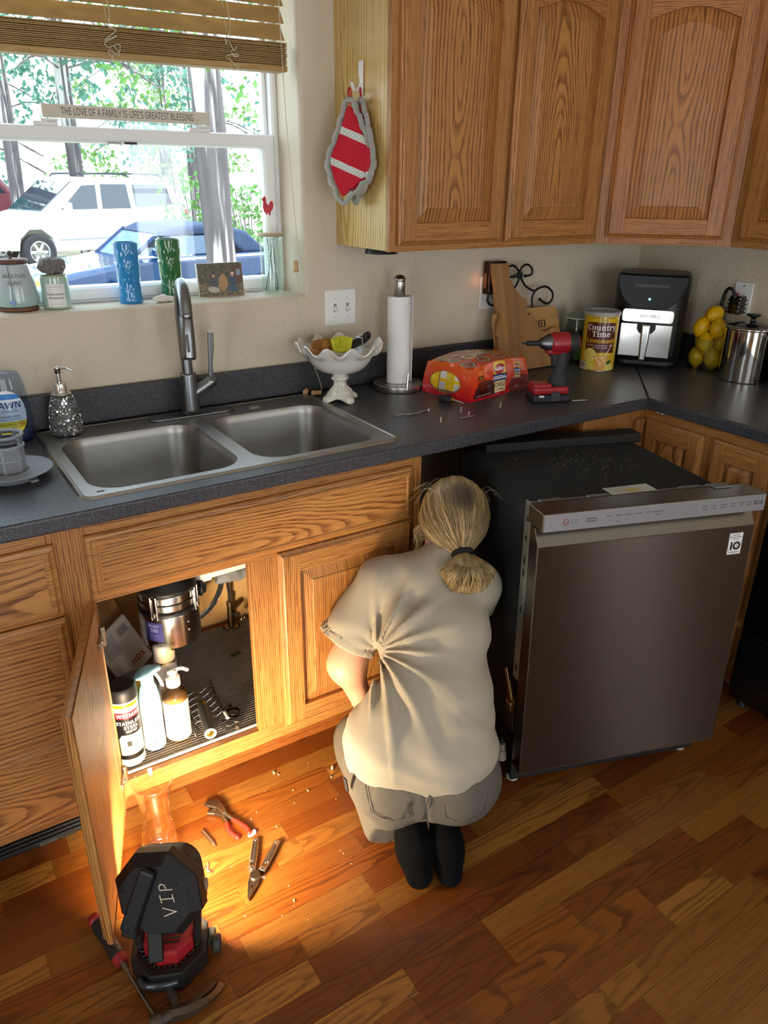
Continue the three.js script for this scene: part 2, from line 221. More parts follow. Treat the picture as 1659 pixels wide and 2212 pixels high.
// kitchen window: white vinyl single-hung with a meeting rail
{
  const w = sgrp('window_1', 'white vinyl single-hung kitchen window above the sink', 'window'), cx = (WX0 + WX1) / 2, ww = WX1 - WX0, hh = WY1 - SILL, cy = (SILL + WY1) / 2;
  part(w, 'window_frame', loop(ww - 0.002, hh - 0.002, [[0, -0.06], [0, 0.0], [0.012, 0.002], [0.018, -0.004], [0.018, -0.06]]), vinyl, cx, cy, WZ + 0.02);
  // upper fixed sash
  const uy0 = 1.672, uy1 = WY1 - 0.02;
  part(w, 'upper_sash', loop(ww - 0.04, uy1 - uy0 + 0.03, [[0, -0.03], [0, 0.0], [0.006, 0.004], [0.012, 0.0], [0.014, -0.02]]), vinyl, cx, (uy0 + uy1) / 2, WZ - 0.012);
  part(w, 'pane', box(WX0 + 0.03, WX1 - 0.03, uy0, uy1 - 0.02, -0.003, 0), pane(0xf4fbff), 0, 0, WZ - 0.03);
  // lower sash
  const ly0 = SILL + 0.008, ly1 = 1.68;
  const ls = part(w, 'lower_sash', loop(ww - 0.036, ly1 - ly0, [[0, -0.03], [0, 0.0], [0.003, 0.006], [0.03, 0.006], [0.036, -0.002], [0.04, -0.02]]), vinyl, cx, (ly0 + ly1) / 2, WZ + 0.022);
  part(w, 'pane', box(WX0 + 0.05, WX1 - 0.05, ly0 + 0.035, ly1 - 0.035, -0.003, 0), pane(0xf4fbff), 0, 0, WZ + 0.008);
  part(ls, 'warning_label', mv(bx(0.085, 0.009, 0.0006), 0.14, (ly1 - ly0) / 2 - 0.0365, 0.001), mat(0xffffff, 0.5, { map: ctex(256, 32, (g) => { g.fillStyle = '#e8eae8'; g.fillRect(0, 0, 256, 32); g.fillStyle = '#222'; g.font = 'bold 22px sans-serif'; g.fillText('\u25B2WARNING', 4, 24); g.fillRect(148, 6, 104, 20); }) }));
}

// ---------- cabinets ----------
const FZ = 0.614;
function raised(w, h, arch, bev, z0, z1) { // raised panel, flat field, optional arched top
  const top = (x, ww, hh, a) => hh / 2 - a * (1 - Math.cos(cl(Math.abs(x) / (ww / 2)) * PI * 0.5)) , n = 14, ring = (i) => { const a = w / 2 - i, o = [[-a, -h / 2 + i], [a, -h / 2 + i]]; for (let k = 0; k <= n; k++) { const x = a - 2 * a * k / n; o.push([x, top(x, 2 * a, h - 2 * i, arch)]); } return o; };
  const A = ring(0), B = ring(0.004), C = ring(bev), pos = [], q = (P, zp, Q, zq) => { for (let k = 0; k < P.length; k++) { const a = P[k], b = P[(k + 1) % P.length], c = Q[(k + 1) % P.length], d = Q[k]; pos.push(...a, zp, ...b, zp, ...c, zq, ...a, zp, ...c, zq, ...d, zq); } };
  q(A, z0 - 0.004, A, z0); q(A, z0, B, z0); q(B, z0, C, z1 - 0.002); const D = ring(bev + 0.0015); q(C, z1 - 0.002, D, z1);
  for (let k = 0; k < D.length; k++) pos.push(0, 0, z1, ...D[k], z1, ...D[(k + 1) % D.length], z1);
  pos.push(...[[-w / 2, -h / 2], [-w / 2, h / 2 - arch], [w / 2, -h / 2], [w / 2, -h / 2], [-w / 2, h / 2 - arch], [w / 2, h / 2 - arch]].flatMap((p) => [...p, z0 - 0.004]));
  return fromTris(pos);
}
const EDGE = [[0, 0], [0, 0.009], [0.002, 0.012], [0.007, 0.014], [0.0085, 0.0175], [0.012, 0.02]];
function cabDoor(parent, w, h, arch, x, y, z, ry = 0, ms = {}, vo = null, sw = 0.058) {
  const d = grp(parent, 'door', x, y, z, 0, ry, 0), st = ms.st || oakS, pm = ms.pm || oakC, i = 0.0118, rw = 0.06, iw = w - 2 * sw;
  part(d, 'edge', grain(loop(w, h, EDGE), 'y', gr()), st);
  for (const s of [-1, 1]) part(d, 'stile', board(sw - i, h - 2 * i, 0.02, 'y', 0.0012), st, s * (w / 2 - (sw + i) / 2), 0, 0.01);
  part(d, 'rail', board(iw, rw - i, 0.0198, 'x', 0.0012), st, 0, -h / 2 + (rw + i) / 2, 0.0099);
  if (arch) { const ph = h - rw - 0.05, p = [[-iw / 2, h / 2 - i], [iw / 2, h / 2 - i]], n = 14; for (let k = 0; k <= n; k++) { const X = iw / 2 - iw * k / n; p.push([X, h / 2 - 0.05 - arch * (1 - Math.cos(Math.abs(X) / (iw / 2) * PI * 0.5))]); } part(d, 'rail', grain(ext(p.reverse(), 0.0198, 0.0012), 'x', gr()), st); part(d, 'panel', grain(raised(iw + 0.008, ph + 0.006, arch, 0.04, 0.005, 0.0178), 'y', 0.18, vo === null ? gr() : vo), pm, 0, -h / 2 + rw + ph / 2, 0); }
  else { part(d, 'rail', board(iw, rw - i, 0.0198, 'x', 0.0012), st, 0, h / 2 - (rw + i) / 2, 0.0099); part(d, 'panel', grain(raised(iw + 0.008, h - 2 * rw + 0.008, 0, Math.min(0.04, iw * 0.22), 0.005, 0.0178), 'y', 0.18, vo === null ? gr() : vo), pm); }
  return d;
}
function drawerFront(parent, w, h, x, y, z, m = oakC2) {
  const d = grp(parent, 'drawer_front', x, y, z);
  part(d, 'edge', grain(loop(w, h, [[0, 0], [0, 0.009], [0.003, 0.0125], [0.011, 0.0145], [0.013, 0.018], [0.016, 0.02], [0.022, 0.02], [0.0235, 0.0185], [0.026, 0.0185], [0.0275, 0.0195]]), 'x', gr()), oakS);
  part(d, 'slab', grain(box(-w / 2 + 0.027, w / 2 - 0.027, -h / 2 + 0.027, h / 2 - 0.027, 0, 0.0195), 'x', 0.12 + gr() * 0.1, gr() * 2), m);
  return d;
}
const SB0 = -0.4575, SB1 = 0.4641;
{ // sink base, open on the left
  const c = thing('base_cabinet', 'oak sink base cabinet with its left door standing open under the sink', 'cabinet');
  const F = (n, x0, x1, y0, y1, ax) => part(c, n, grain(box(x0, x1, y0, y1, FZ - 0.019, FZ, 0.001), ax, gr(), gr()), oakS);
  F('stile', SB0, -0.4275, 0.105, 0.876, 'y'); F('stile', SB1 - 0.04, SB1, 0.105, 0.876, 'y'); F('stile', -0.06, 0.04, 0.155, 0.677, 'y');
  F('rail', -0.4275, SB1 - 0.04, 0.838, 0.876, 'x'); F('rail', -0.4275, SB1 - 0.04, 0.677, 0.715, 'x'); F('rail', -0.4275, SB1 - 0.04, 0.105, 0.155, 'x');
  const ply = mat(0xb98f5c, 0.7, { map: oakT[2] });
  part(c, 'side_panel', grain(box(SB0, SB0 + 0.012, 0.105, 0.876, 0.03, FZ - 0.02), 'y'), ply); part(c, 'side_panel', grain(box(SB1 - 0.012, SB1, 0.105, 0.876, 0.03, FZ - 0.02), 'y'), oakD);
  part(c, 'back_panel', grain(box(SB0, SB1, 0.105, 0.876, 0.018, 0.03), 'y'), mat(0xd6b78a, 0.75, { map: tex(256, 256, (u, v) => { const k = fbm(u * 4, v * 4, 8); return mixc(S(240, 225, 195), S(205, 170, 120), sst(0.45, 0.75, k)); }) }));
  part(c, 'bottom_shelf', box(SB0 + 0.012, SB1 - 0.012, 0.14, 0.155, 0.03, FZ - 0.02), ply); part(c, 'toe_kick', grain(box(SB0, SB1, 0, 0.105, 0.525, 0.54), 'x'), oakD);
  drawerFront(c, 0.861, 0.155, -0.0035, 0.7685, FZ + 0.0005, oakC2);
  cabDoor(c, 0.412, 0.545, 0, 0.222, 0.4145, FZ + 0.0005, 0, { pm: oakS }, 0.2);
  const hd = grp(c, 'door', -0.4335, 0.4045, FZ + 0.022, 0, -1.905, 0);   // hinge line, swung open
  { const w = 0.405, h = 0.575, tmp = new THREE.Group(); cabDoor(tmp, w, h, 0, w / 2, 0, -0.001, 0, {}); for (const m of [...tmp.children[0].children]) { m.position.x += w / 2; hd.add(m); } for (const y of [-0.2, 0.2]) part(hd, 'hinge', merge(mv(bx(0.05, 0.02, 0.008, 0.003), 0.03, y, -0.003), mv(bx(0.012, 0.05, 0.012, 0.004), 0.004, y, -0.006), mv(cyl(0.006, 0.006, 0.004, 12), 0.03, y, -0.008, PI / 2)), metal(0xb9b2a4, 0.3)); }
}
{ // drawer base to its left
  const c = thing('base_cabinet', 'oak three-drawer base cabinet left of the open sink cabinet door', 'cabinet');
  const x0 = -1.1, x1 = SB0; const F = (n, a, b, y0, y1, ax) => part(c, n, grain(box(a, b, y0, y1, FZ - 0.019, FZ, 0.001), ax, gr(), gr()), oakS);
  F('stile', x1 - 0.05, x1, 0.105, 0.876, 'y'); F('stile', x0, x0 + 0.05, 0.105, 0.876, 'y'); F('rail', x0 + 0.05, x1 - 0.05, 0.83, 0.876, 'x'); F('rail', x0 + 0.05, x1 - 0.05, 0.64, 0.69, 'x'); F('rail', x0 + 0.05, x1 - 0.05, 0.34, 0.385, 'x'); F('rail', x0 + 0.05, x1 - 0.05, 0.105, 0.14, 'x');
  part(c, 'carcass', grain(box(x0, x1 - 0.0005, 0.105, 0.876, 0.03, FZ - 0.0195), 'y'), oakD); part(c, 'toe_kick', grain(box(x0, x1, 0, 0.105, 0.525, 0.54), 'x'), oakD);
  const cx = (x0 + x1) / 2 + 0.0, w = x1 - x0 - 0.075;
  drawerFront(c, w, 0.172, cx, 0.757, FZ + 0.0005, oakC); drawerFront(c, w, 0.318, cx, 0.508, FZ + 0.0005, oakC); drawerFront(c, w, 0.238, cx, 0.236, FZ + 0.0005, oakC2);
  const v = thing('toe_kick_register', 'black toe kick floor register under the drawer cabinet', 'vent', [-0.76, 0, 0.5415]);
  part(v, 'face', mv(bx(0.56, 0.085, 0.012, 0.003), 0, 0.045, 0.006), black); for (let k = 0; k < 3; k++) part(v, 'slat', mv(bx(0.5, 0.006, 0.01, 0.002), 0, 0.02 + k * 0.013, 0.014), black);
  part(v, 'caution_print', mv(bx(0.09, 0.012, 0.0006), 0.16, 0.008, 0.0125), mat(0xffffff, 0.6, { map: ctex(256, 40, (g) => { g.fillStyle = '#1a1a1a'; g.fillRect(0, 0, 256, 40); g.fillStyle = '#cfcac0'; g.font = '9px sans-serif'; for (let k = 0; k < 4; k++) g.fillText('\u2014\u2014 \u2014\u2014\u2014 \u2014 \u2014\u2014\u2014\u2014 \u2014\u2014', 8, 9 + k * 9); }) }));
}
{ // corner filler beside the dishwasher space and the base run along the right wall
  const FX = XR - FZ;
  const c = thing('base_cabinet', 'oak corner base cabinet with small raised panel doors behind the dishwasher', 'cabinet');
  part(c, 'filler', grain(box(1.09, FX, 0.105, 0.876, FZ - 0.019, FZ, 0.001), 'y', 0.1), oakS);
  part(c, 'carcass', grain(box(FX + 0.0195, XR - 0.002, 0.105, 0.876, FZ + 0.001, 1.105), 'y'), oakD); part(c, 'carcass', grain(box(1.09, XR - 0.002, 0.105, 0.876, 0.03, FZ - 0.0195), 'y'), oakD);
  const F = (n, z0, z1, y0, y1, ax) => part(c, n, grain(box(FX, FX + 0.019, y0, y1, z0, z1, 0.001), ax, gr(), gr()), oakS);
  F('rail', FZ, 1.105, 0.835, 0.876, 'z'); F('rail', FZ, 1.105, 0.105, 0.15, 'z'); F('stile', FZ, 0.65, 0.15, 0.835, 'y'); F('stile', 0.845, 0.895, 0.15, 0.835, 'y'); F('stile', 1.08, 1.105, 0.15, 0.835, 'y');
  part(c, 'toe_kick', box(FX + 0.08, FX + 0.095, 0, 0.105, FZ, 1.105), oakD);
  cabDoor(c, 0.225, 0.705, 0, FX - 0.0005, 0.488, 0.745, -PI / 2, {}, 0.3, 0.05); cabDoor(c, 0.205, 0.705, 0, FX - 0.0005, 0.488, 0.9915, -PI / 2, {}, 0.6, 0.05);
  part(c, 'edge', grain(box(1.325, FX - 0.001, 0.13, 0.84, FZ + 0.0005, FZ + 0.019, 0.004), 'y', 0.2), oakC2);
}
// upper cabinets
const UY = 1.3687, UT = 2.15, UZ = 0.3026, UX = 0.5517;
{
  const x1 = XR - 0.61, c = thing('wall_cabinet', 'oak wall cabinet with two raised panel doors beside the window', 'cabinet');
  part(c, 'side_panel', grain(box(UX, UX + 0.012, UY + 0.002, UT, 0.001, UZ - 0.019), 'y', 0.1, 0.2), oakM(oakSideLit, 0xffffff, 0.3)); part(c, 'carcass', grain(box(UX + 0.0125, x1 - 0.001, UY + 0.012, UT, 0.001, UZ - 0.0195), 'y'), oakD);  // the glow from the window is painted into this side panel
  const F = (n, a, b, y0, y1, ax) => part(c, n, grain(box(a, b, y0, y1, UZ - 0.019, UZ, 0.001), ax, gr(), gr()), oakS);
  F('stile', UX, UX + 0.04, UY, UT, 'y'); F('stile', x1 - 0.04, x1, UY, UT, 'y'); F('stile', 0.945, 1.0, UY + 0.04, UT, 'y'); F('rail', UX + 0.04, x1 - 0.04, UY, UY + 0.04, 'x'); F('rail', UX + 0.04, x1 - 0.04, UT - 0.04, UT, 'x');
  cabDoor(c, 0.388, 0.7, 0.032, UX + 0.022 + 0.194, UY + 0.018 + 0.35, UZ + 0.0005, 0, { pm: oakC }, 0.12); cabDoor(c, 0.388, 0.7, 0.032, x1 - 0.022 - 0.194, UY + 0.018 + 0.35, UZ + 0.0005, 0, { pm: oakC2 }, 0.35);
  one('under_cabinet_disc', 'flat black disc fixed under the wall cabinet', 'fixture', mv(cyl(0.045, 0.05, 0.018, 32), 0, -0.009, 0), black, [UX + 0.07, UY + 0.0015, 0.15]);
}
{ // diagonal corner cabinet
  const A = [XR - 0.61 + 0.0005, UZ], B = [XR - UZ, 0.61 - 0.0005], dx = B[0] - A[0], dz = B[1] - A[1], L = Math.hypot(dx, dz), ry = -Math.atan2(dz, dx);
  const c = thing('wall_cabinet', 'oak diagonal corner wall cabinet with one arched panel door', 'cabinet', [(A[0] + B[0]) / 2, 0, (A[1] + B[1]) / 2], ry);
  const pale = oakM(oakT[2], 0xfff0e6), litC = oakM(oakT[0], 0xfff4ea), F = (n, a, b, y0, y1, ax) => part(c, n, grain(box(a, b, y0, y1, -0.019, 0, 0.001), ax, gr(), gr()), pale);  // same oak, tinted pinker to paint in the light reflected onto this cabinet
  F('stile', -L / 2, -L / 2 + 0.045, UY, UT, 'y'); F('stile', L / 2 - 0.045, L / 2, UY, UT, 'y'); F('rail', -L / 2 + 0.045, L / 2 - 0.045, UY, UY + 0.045, 'x'); F('rail', -L / 2 + 0.045, L / 2 - 0.045, UT - 0.04, UT, 'x');
  const sh = poly([[-L / 2, 0.0195], [L / 2, 0.0195], [L / 2 + 0.2, 0.2], [0, 0.41], [-L / 2 - 0.2, 0.2]]);
  part(c, 'carcass', grain(mv(ext(sh, UT - UY - 0.012), 0, UY + 0.012, 0, -PI / 2), 'y'), oakD);
  cabDoor(c, L - 0.06, 0.7, 0.032, 0, UY + 0.022 + 0.35, 0.0005, 0, { st: pale, pm: litC }, 0.02);
}
{
  const FX = XR - UZ, z0 = 0.61, z1 = 1.1, c = thing('wall_cabinet', 'oak wall cabinet on the right wall above the canisters', 'cabinet');
  part(c, 'carcass', grain(box(FX + 0.0195, XR - 0.001, UY + 0.01, UT, z0 + 0.001, z1), 'y'), oakD);
  const F = (n, a, b, y0, y1, ax) => part(c, n, grain(box(FX, FX + 0.019, y0, y1, a, b, 0.001), ax, gr(), gr()), oakS);
  F('stile', z0, z0 + 0.045, UY, UT, 'y'); F('stile', z1 - 0.045, z1, UY, UT, 'y'); F('rail', z0 + 0.045, z1 - 0.045, UY, UY + 0.045, 'z'); F('rail', z0 + 0.045, z1 - 0.045, UT - 0.04, UT, 'z');
  cabDoor(c, 0.44, 0.7, 0.032, FX - 0.0005, UY + 0.022 + 0.35, 0.855, -PI / 2, {}, 0.5);
}
// countertop
const CZ = 0.6441, CX = XR - CZ, CT = 0.914;
const SX0 = -0.4222, SX1 = 0.4158, SZ0 = 0.0365, SZ1 = 0.5955;
{
  const c = thing('countertop', 'dark grey speckled laminate worktop with a mitred corner seam', 'countertop');
  const s1 = poly([[-1.4, -0.001], [XR - 0.002, -0.001], [CX - 0.0003, -CZ], [-1.4, -CZ]]); s1.holes.push(new THREE.Path(rrect(SX1 - SX0 - 0.03, SZ1 - SZ0 - 0.03, 0.04, (SX0 + SX1) / 2, -(SZ0 + SZ1) / 2).getPoints(6)));
  const s2 = poly([[XR - 0.0015, -0.0018], [CX + 0.0003, -CZ - 0.0003], [CX, -1.112], [XR - 0.0015, -1.112]]);
  const slab = (s) => mv(ext(s, 0.038, 0.006, 8, 4), 0, 0.876, 0, -PI / 2);
  part(c, 'slab', slab(s1), laminate); part(c, 'slab', slab(s2), laminate);
  const bsp = (w) => bx(w, 0.098, 0.019, 0.006, 3);
  one('backsplash', 'low grey speckled laminate backsplash behind the sink', 'backsplash', grain(mv(bsp(XR + 1.4), (XR - 1.4) / 2, CT + 0.0505, 0.011), 'x'), laminate); one('backsplash', 'low grey speckled laminate backsplash behind the canisters', 'backsplash', grain(mv(bsp(1.088), XR - 0.011, CT + 0.0505, 0.022 + 0.544, 0, PI / 2), 'z'), laminate);
  one('torn_laminate_chip', 'chipped white paper tear under the worktop inner corner', 'chip', mv(ext([[-0.028, 0], [-0.02, -0.008], [-0.012, -0.004], [-0.004, -0.012], [0.004, -0.005], [0.014, -0.013], [0.022, -0.004], [0.03, -0.009], [0.034, 0]], 0.0012), 0, 0, 0, 0, -PI / 2), mat(0xd9dce0, 0.8), [XR - FZ - 0.0015, 0.875, 0.672]);
}
// stainless double sink
{
  const c = thing('kitchen_sink', 'stainless steel double bowl drop-in sink', 'sink'), cx = (SX0 + SX1) / 2, cz = (SZ0 + SZ1) / 2, w = SX1 - SX0, d = SZ1 - SZ0, y = CT;
  const bw = 0.362, bd = 0.405, bz = SZ1 - 0.035 - bd / 2, s = rrect(w - 0.022, d - 0.022, 0.024, cx, -cz); for (const q of [-1, 1]) s.holes.push(new THREE.Path(rrect(bw, bd, 0.075, cx + q * 0.201, -bz).getPoints(8)));
  part(c, 'deck', mv(ext(s, 0.0025), 0, y + 0.001, 0, -PI / 2), steelSatin);
  part(c, 'rim', mv(loop(w, d, [[0, 0], [0.001, 0.002], [0.006, 0.005], [0.011, 0.0045], [0.014, 0.003], [0.0155, 0.001]], 0.034, 6), cx, y, cz, -PI / 2), steel);
  for (const q of [-1, 1]) {
    const b = part(c, 'bowl', merge(mv(loop(bw, bd, [[-0.004, 0.0036], [0.0, 0.0028], [0.003, -0.004], [0.006, -0.02], [0.016, -0.165], [0.024, -0.183], [0.042, -0.192], [0.06, -0.194]], 0.075, 8), 0, 0, 0, -PI / 2), mv(new THREE.ShapeGeometry(rrect(bw - 0.12, bd - 0.12, 0.02), 6), 0, -0.194, 0, -PI / 2)), steelSatin, cx + q * 0.201, y, bz);
    part(b, 'drain', merge(mv(lathe([[0.001, -0.008], [0.03, -0.008], [0.034, 0.001], [0.045, 0.002], [0.047, 0]], 28), 0, -0.193, 0.02)), chrome);
  }
  part(c, 'hole_cap', mv(lathe([[0.001, 0.005], [0.012, 0.0045], [0.02, 0.001], [0.0205, 0]], 24), 0.197, y + 0.0035, 0.1), steelSatin);
  part(c, 'sticker', mv(bx(0.016, 0.0004, 0.008), SX0 + 0.05, y + 0.0038, SZ1 - 0.035), black);
}

// ---------- outside the window ----------
const GY = -0.35;
struct('ground', 'sunlit pale gravel yard outside the window', 'ground', grain(box(-30, 45, GY - 0.3, GY, -60, -0.6), 'x'), mat(0xa8a08c, 0.95, { map: tex(256, 256, (u, v) => { const k = 0.75 + 0.25 * fbm(u * 18, v * 18, 3); return [k, k, k * 0.95]; }, { rep: [0.25, 0.25], mirror: true }) }));
function wheel(parent, x, y, z, r, rim, tyre) {
  const g = grp(parent, 'wheel', x, y, z);
  part(g, 'tyre', mv(lathe([[r * 0.62, -0.1], [r * 0.9, -0.115], [r, -0.08], [r, 0.08], [r * 0.9, 0.115], [r * 0.62, 0.1]], 28), 0, 0, 0, PI / 2), tyre);
  const sp = [mv(lathe([[0.01, 0.07], [r * 0.2, 0.07], [r * 0.2, 0.03]], 18), 0, 0, 0, PI / 2), mv(lathe([[r * 0.54, 0.08], [r * 0.62, 0.1], [r * 0.62, -0.05], [r * 0.5, 0.0]], 28), 0, 0, 0, PI / 2)];
  for (let k = 0; k < 6; k++) sp.push(mv(mv(bx(r * 0.5, r * 0.17, 0.03, 0.008), r * 0.36, 0, 0.05), 0, 0, 0, 0, 0, k * PI / 3));
  part(g, 'rim', merge(sp), rim);
}
const carGlass = phys(0x1b2c3d, 0.06, { clearcoat: 1 }), tyreM = mat(0x22242a, 0.8), rimM = metal(0xc4c8cf, 0.3), lampR = phys(0xb01818, 0.2), lampO = phys(0xf0a040, 0.2);
{ // white sport utility vehicle
  const c = thing('suv', 'white sport utility vehicle parked in the yard', 'vehicle', [1.2, GY, -17.3], 0.3), wp = phys(0xf4f6f8, 0.25, { clearcoat: 0.8 });
  const body = [[0, 0.45], [-0.05, 0.75], [0.0, 1.02], [0.35, 1.1], [1.15, 1.16], [1.3, 1.2], [4.85, 1.2], [5.05, 1.05], [5.08, 0.5], [4.75, 0.42], [4.6, 0.42], [4.55, 0.66], [4.33, 0.84], [4.05, 0.84], [3.82, 0.66], [3.78, 0.36], [1.42, 0.36], [1.38, 0.66], [1.16, 0.84], [0.88, 0.84], [0.66, 0.66], [0.6, 0.42]];
  part(c, 'body', mv(ext(body, 1.9, 0.06, 6, 4), 0, 0, -0.95), wp);
  part(c, 'cabin', mv(ext([[1.2, 1.14], [2.15, 1.86], [2.4, 1.92], [4.6, 1.92], [4.78, 1.84], [4.92, 1.2]], 1.66, 0.09, 6, 4), 0, 0, -0.83), wp);
  const zs = 0.835;
  for (const w of [[[1.72, 1.24], [2.28, 1.74], [2.62, 1.76], [2.62, 1.24]], [[2.75, 1.24], [2.75, 1.77], [3.42, 1.77], [3.5, 1.24]], [[3.64, 1.26], [3.58, 1.77], [4.52, 1.76], [4.7, 1.3]]]) part(c, 'window', mv(ext(w, 0.02, 0.006), 0, 0, zs - 0.012), carGlass);
  const a = Math.atan2(0.72, 0.95); part(c, 'windscreen', mv(bx(1.02, 0.015, 1.5, 0.006), 1.68, 1.525, 0, 0, 0, a), carGlass);
  for (const z of [-0.88, 0.88]) { for (const x of [1.02, 4.19]) wheel(c, x, 0.38, z, 0.38, rimM, tyreM); part(c, 'roof_rail', tube([[2.4, 1.93, z * 0.82], [2.6, 1.99, z * 0.82], [4.3, 1.99, z * 0.82], [4.5, 1.92, z * 0.82]], 0.022, 24, 8), mat(0x2c333a, 0.5)); }
  part(c, 'mirror', mv(bx(0.14, 0.2, 0.22, 0.05, 3), 1.78, 1.3, 1.03), wp); part(c, 'door_handle', mv(bx(0.16, 0.03, 0.03, 0.01), 2.5, 1.12, 0.96), wp);
  part(c, 'headlight', mv(bx(0.1, 0.22, 0.4, 0.04), 0.0, 0.86, 0.7), phys(0xdfe6ee, 0.1)); part(c, 'tail_light', mv(bx(0.06, 0.4, 0.12, 0.03), 5.05, 1.0, 0.86), lampR);
  part(c, 'side_trim', mv(bx(2.2, 0.04, 0.02, 0.008), 2.6, 0.62, 0.955), mat(0x8a9096, 0.5));
}
{ // dark blue convertible
  const c = thing('convertible_car', 'dark blue convertible with its soft top up in front of the white vehicle', 'vehicle', [0.95, GY, -9.1], 0.1), bp = phys(0x1c3a66, 0.22, { clearcoat: 0.9 }), top = mat(0x263a5c, 0.8);
  const body = [[0, 0.35], [-0.04, 0.6], [0.2, 0.76], [1.0, 0.88], [1.25, 0.92], [3.1, 0.94], [3.75, 0.9], [3.86, 0.7], [3.8, 0.35], [3.5, 0.3], [3.42, 0.5], [3.15, 0.64], [2.88, 0.5], [2.8, 0.26], [1.2, 0.26], [1.12, 0.5], [0.85, 0.64], [0.58, 0.5], [0.5, 0.3]];
  part(c, 'body', mv(ext(body, 1.7, 0.07, 6, 4), 0, 0, -0.85), bp);
  part(c, 'soft_top', mv(ext([[1.62, 1.22], [1.85, 1.31], [2.5, 1.33], [2.95, 1.22], [3.3, 0.93], [2.9, 0.93], [2.55, 1.2], [1.66, 1.17]], 1.4, 0.05, 6, 3), 0, 0, -0.7), top);
  part(c, 'windscreen', mv(bx(0.5, 0.012, 1.34, 0.005), 1.42, 1.05, 0, 0, 0, Math.atan2(0.31, 0.4)), phys(0xaac4dd, 0.05, { transmission: 0.6, thickness: 0 }));
  for (const z of [-0.66, 0.66]) part(c, 'windscreen_pillar', rod([1.2, 0.9, z], [1.66, 1.24, z * 0.97], 0.028), top);
  part(c, 'side_window', mv(ext([[1.42, 0.94], [1.68, 1.18], [2.5, 1.18], [2.72, 0.94]], 0.012, 0.004), 0, 0, 0.68), phys(0x6f8fae, 0.06, { transmission: 0.5, thickness: 0 }));
  for (const z of [-0.78, 0.78]) for (const x of [0.85, 3.15]) wheel(c, x, 0.3, z, 0.3, rimM, tyreM);
  part(c, 'headlight', mv(bx(0.12, 0.14, 0.34, 0.04), 0.06, 0.66, 0.6), lampO); part(c, 'tail_light', mv(bx(0.1, 0.13, 0.3, 0.04), 3.8, 0.82, 0.62), lampR); part(c, 'mirror', mv(bx(0.1, 0.12, 0.18, 0.04), 1.5, 1.0, 0.86), bp);
}
{
  const c = thing('parked_car', 'maroon car roof and hood behind the pale tree trunk', 'vehicle', [-1.5, GY, -22.6], -0.06), p = phys(0x6b2832, 0.3, { clearcoat: 0.7 }); c.scale.set(1.2, 1.3, 1.2);
  part(c, 'body', mv(ext([[0, 0.3], [0, 0.9], [0.6, 1.05], [1.3, 1.1], [1.9, 1.65], [3.2, 1.7], [3.7, 1.15], [4.2, 1.05], [4.3, 0.3]], 1.7, 0.08, 6, 3), 0, 0, -0.85), p);
  part(c, 'side_window', mv(ext([[1.5, 1.14], [1.98, 1.58], [3.1, 1.6], [3.5, 1.16]], 0.012, 0.004), 0, 0, 0.846), carGlass); for (const x of [0.9, 3.4]) wheel(c, x, 0.32, 0.78, 0.32, rimM, tyreM);
}
// trees
const barkSunT = tex(256, 512, (u, v) => { const a = fbm(u * 14, v * 9, 3), b = sst(0.5, 0.62, fbm(u * 9, v * 5, 21)); return mixc(mixc(S(112, 104, 104), S(66, 60, 64), a), S(206, 200, 192), b * 0.8); });  // grey bark; the pale blotches are sunlit patches painted into the colour
const bark = mat(0xffffff, 0.95, { map: barkSunT }), leafM = [0x6f9a4c, 0x4f8470, 0x5b8f3e].map((c) => phys(c, 0.7, { transmission: 0.35, thickness: 0 }));
const leafG = (() => { const g = new THREE.BufferGeometry(); g.setAttribute('position', new THREE.BufferAttribute(new Float32Array([-0.5, 0, 0, 0, 0.02, 0.32, 0.5, 0.1, 0, -0.5, 0, 0, 0.5, 0.1, 0, 0, -0.02, -0.32]), 3)); g.computeVertexNormals(); return clean(g); })();
function trunkGeo(h, r0, r1, seed, bend = 0.1) { const g = cyl(r1, r0, h, 18, false), p = g.attributes.position; const gg = new THREE.CylinderGeometry(r1, r0, h, 18, 26); const q = gg.attributes.position; for (let i = 0; i < q.count; i++) { const y = q.getY(i), a = Math.atan2(q.getZ(i), q.getX(i)), k = 1 + (fbm(a * 2.2 + 9, y * 2.4, seed) - 0.5) * 0.35; q.setX(i, q.getX(i) * k + Math.sin(y * 0.7 + seed) * bend); q.setZ(i, q.getZ(i) * k); } gg.computeVertexNormals(); gg.translate(0, h / 2, 0); return gg; }
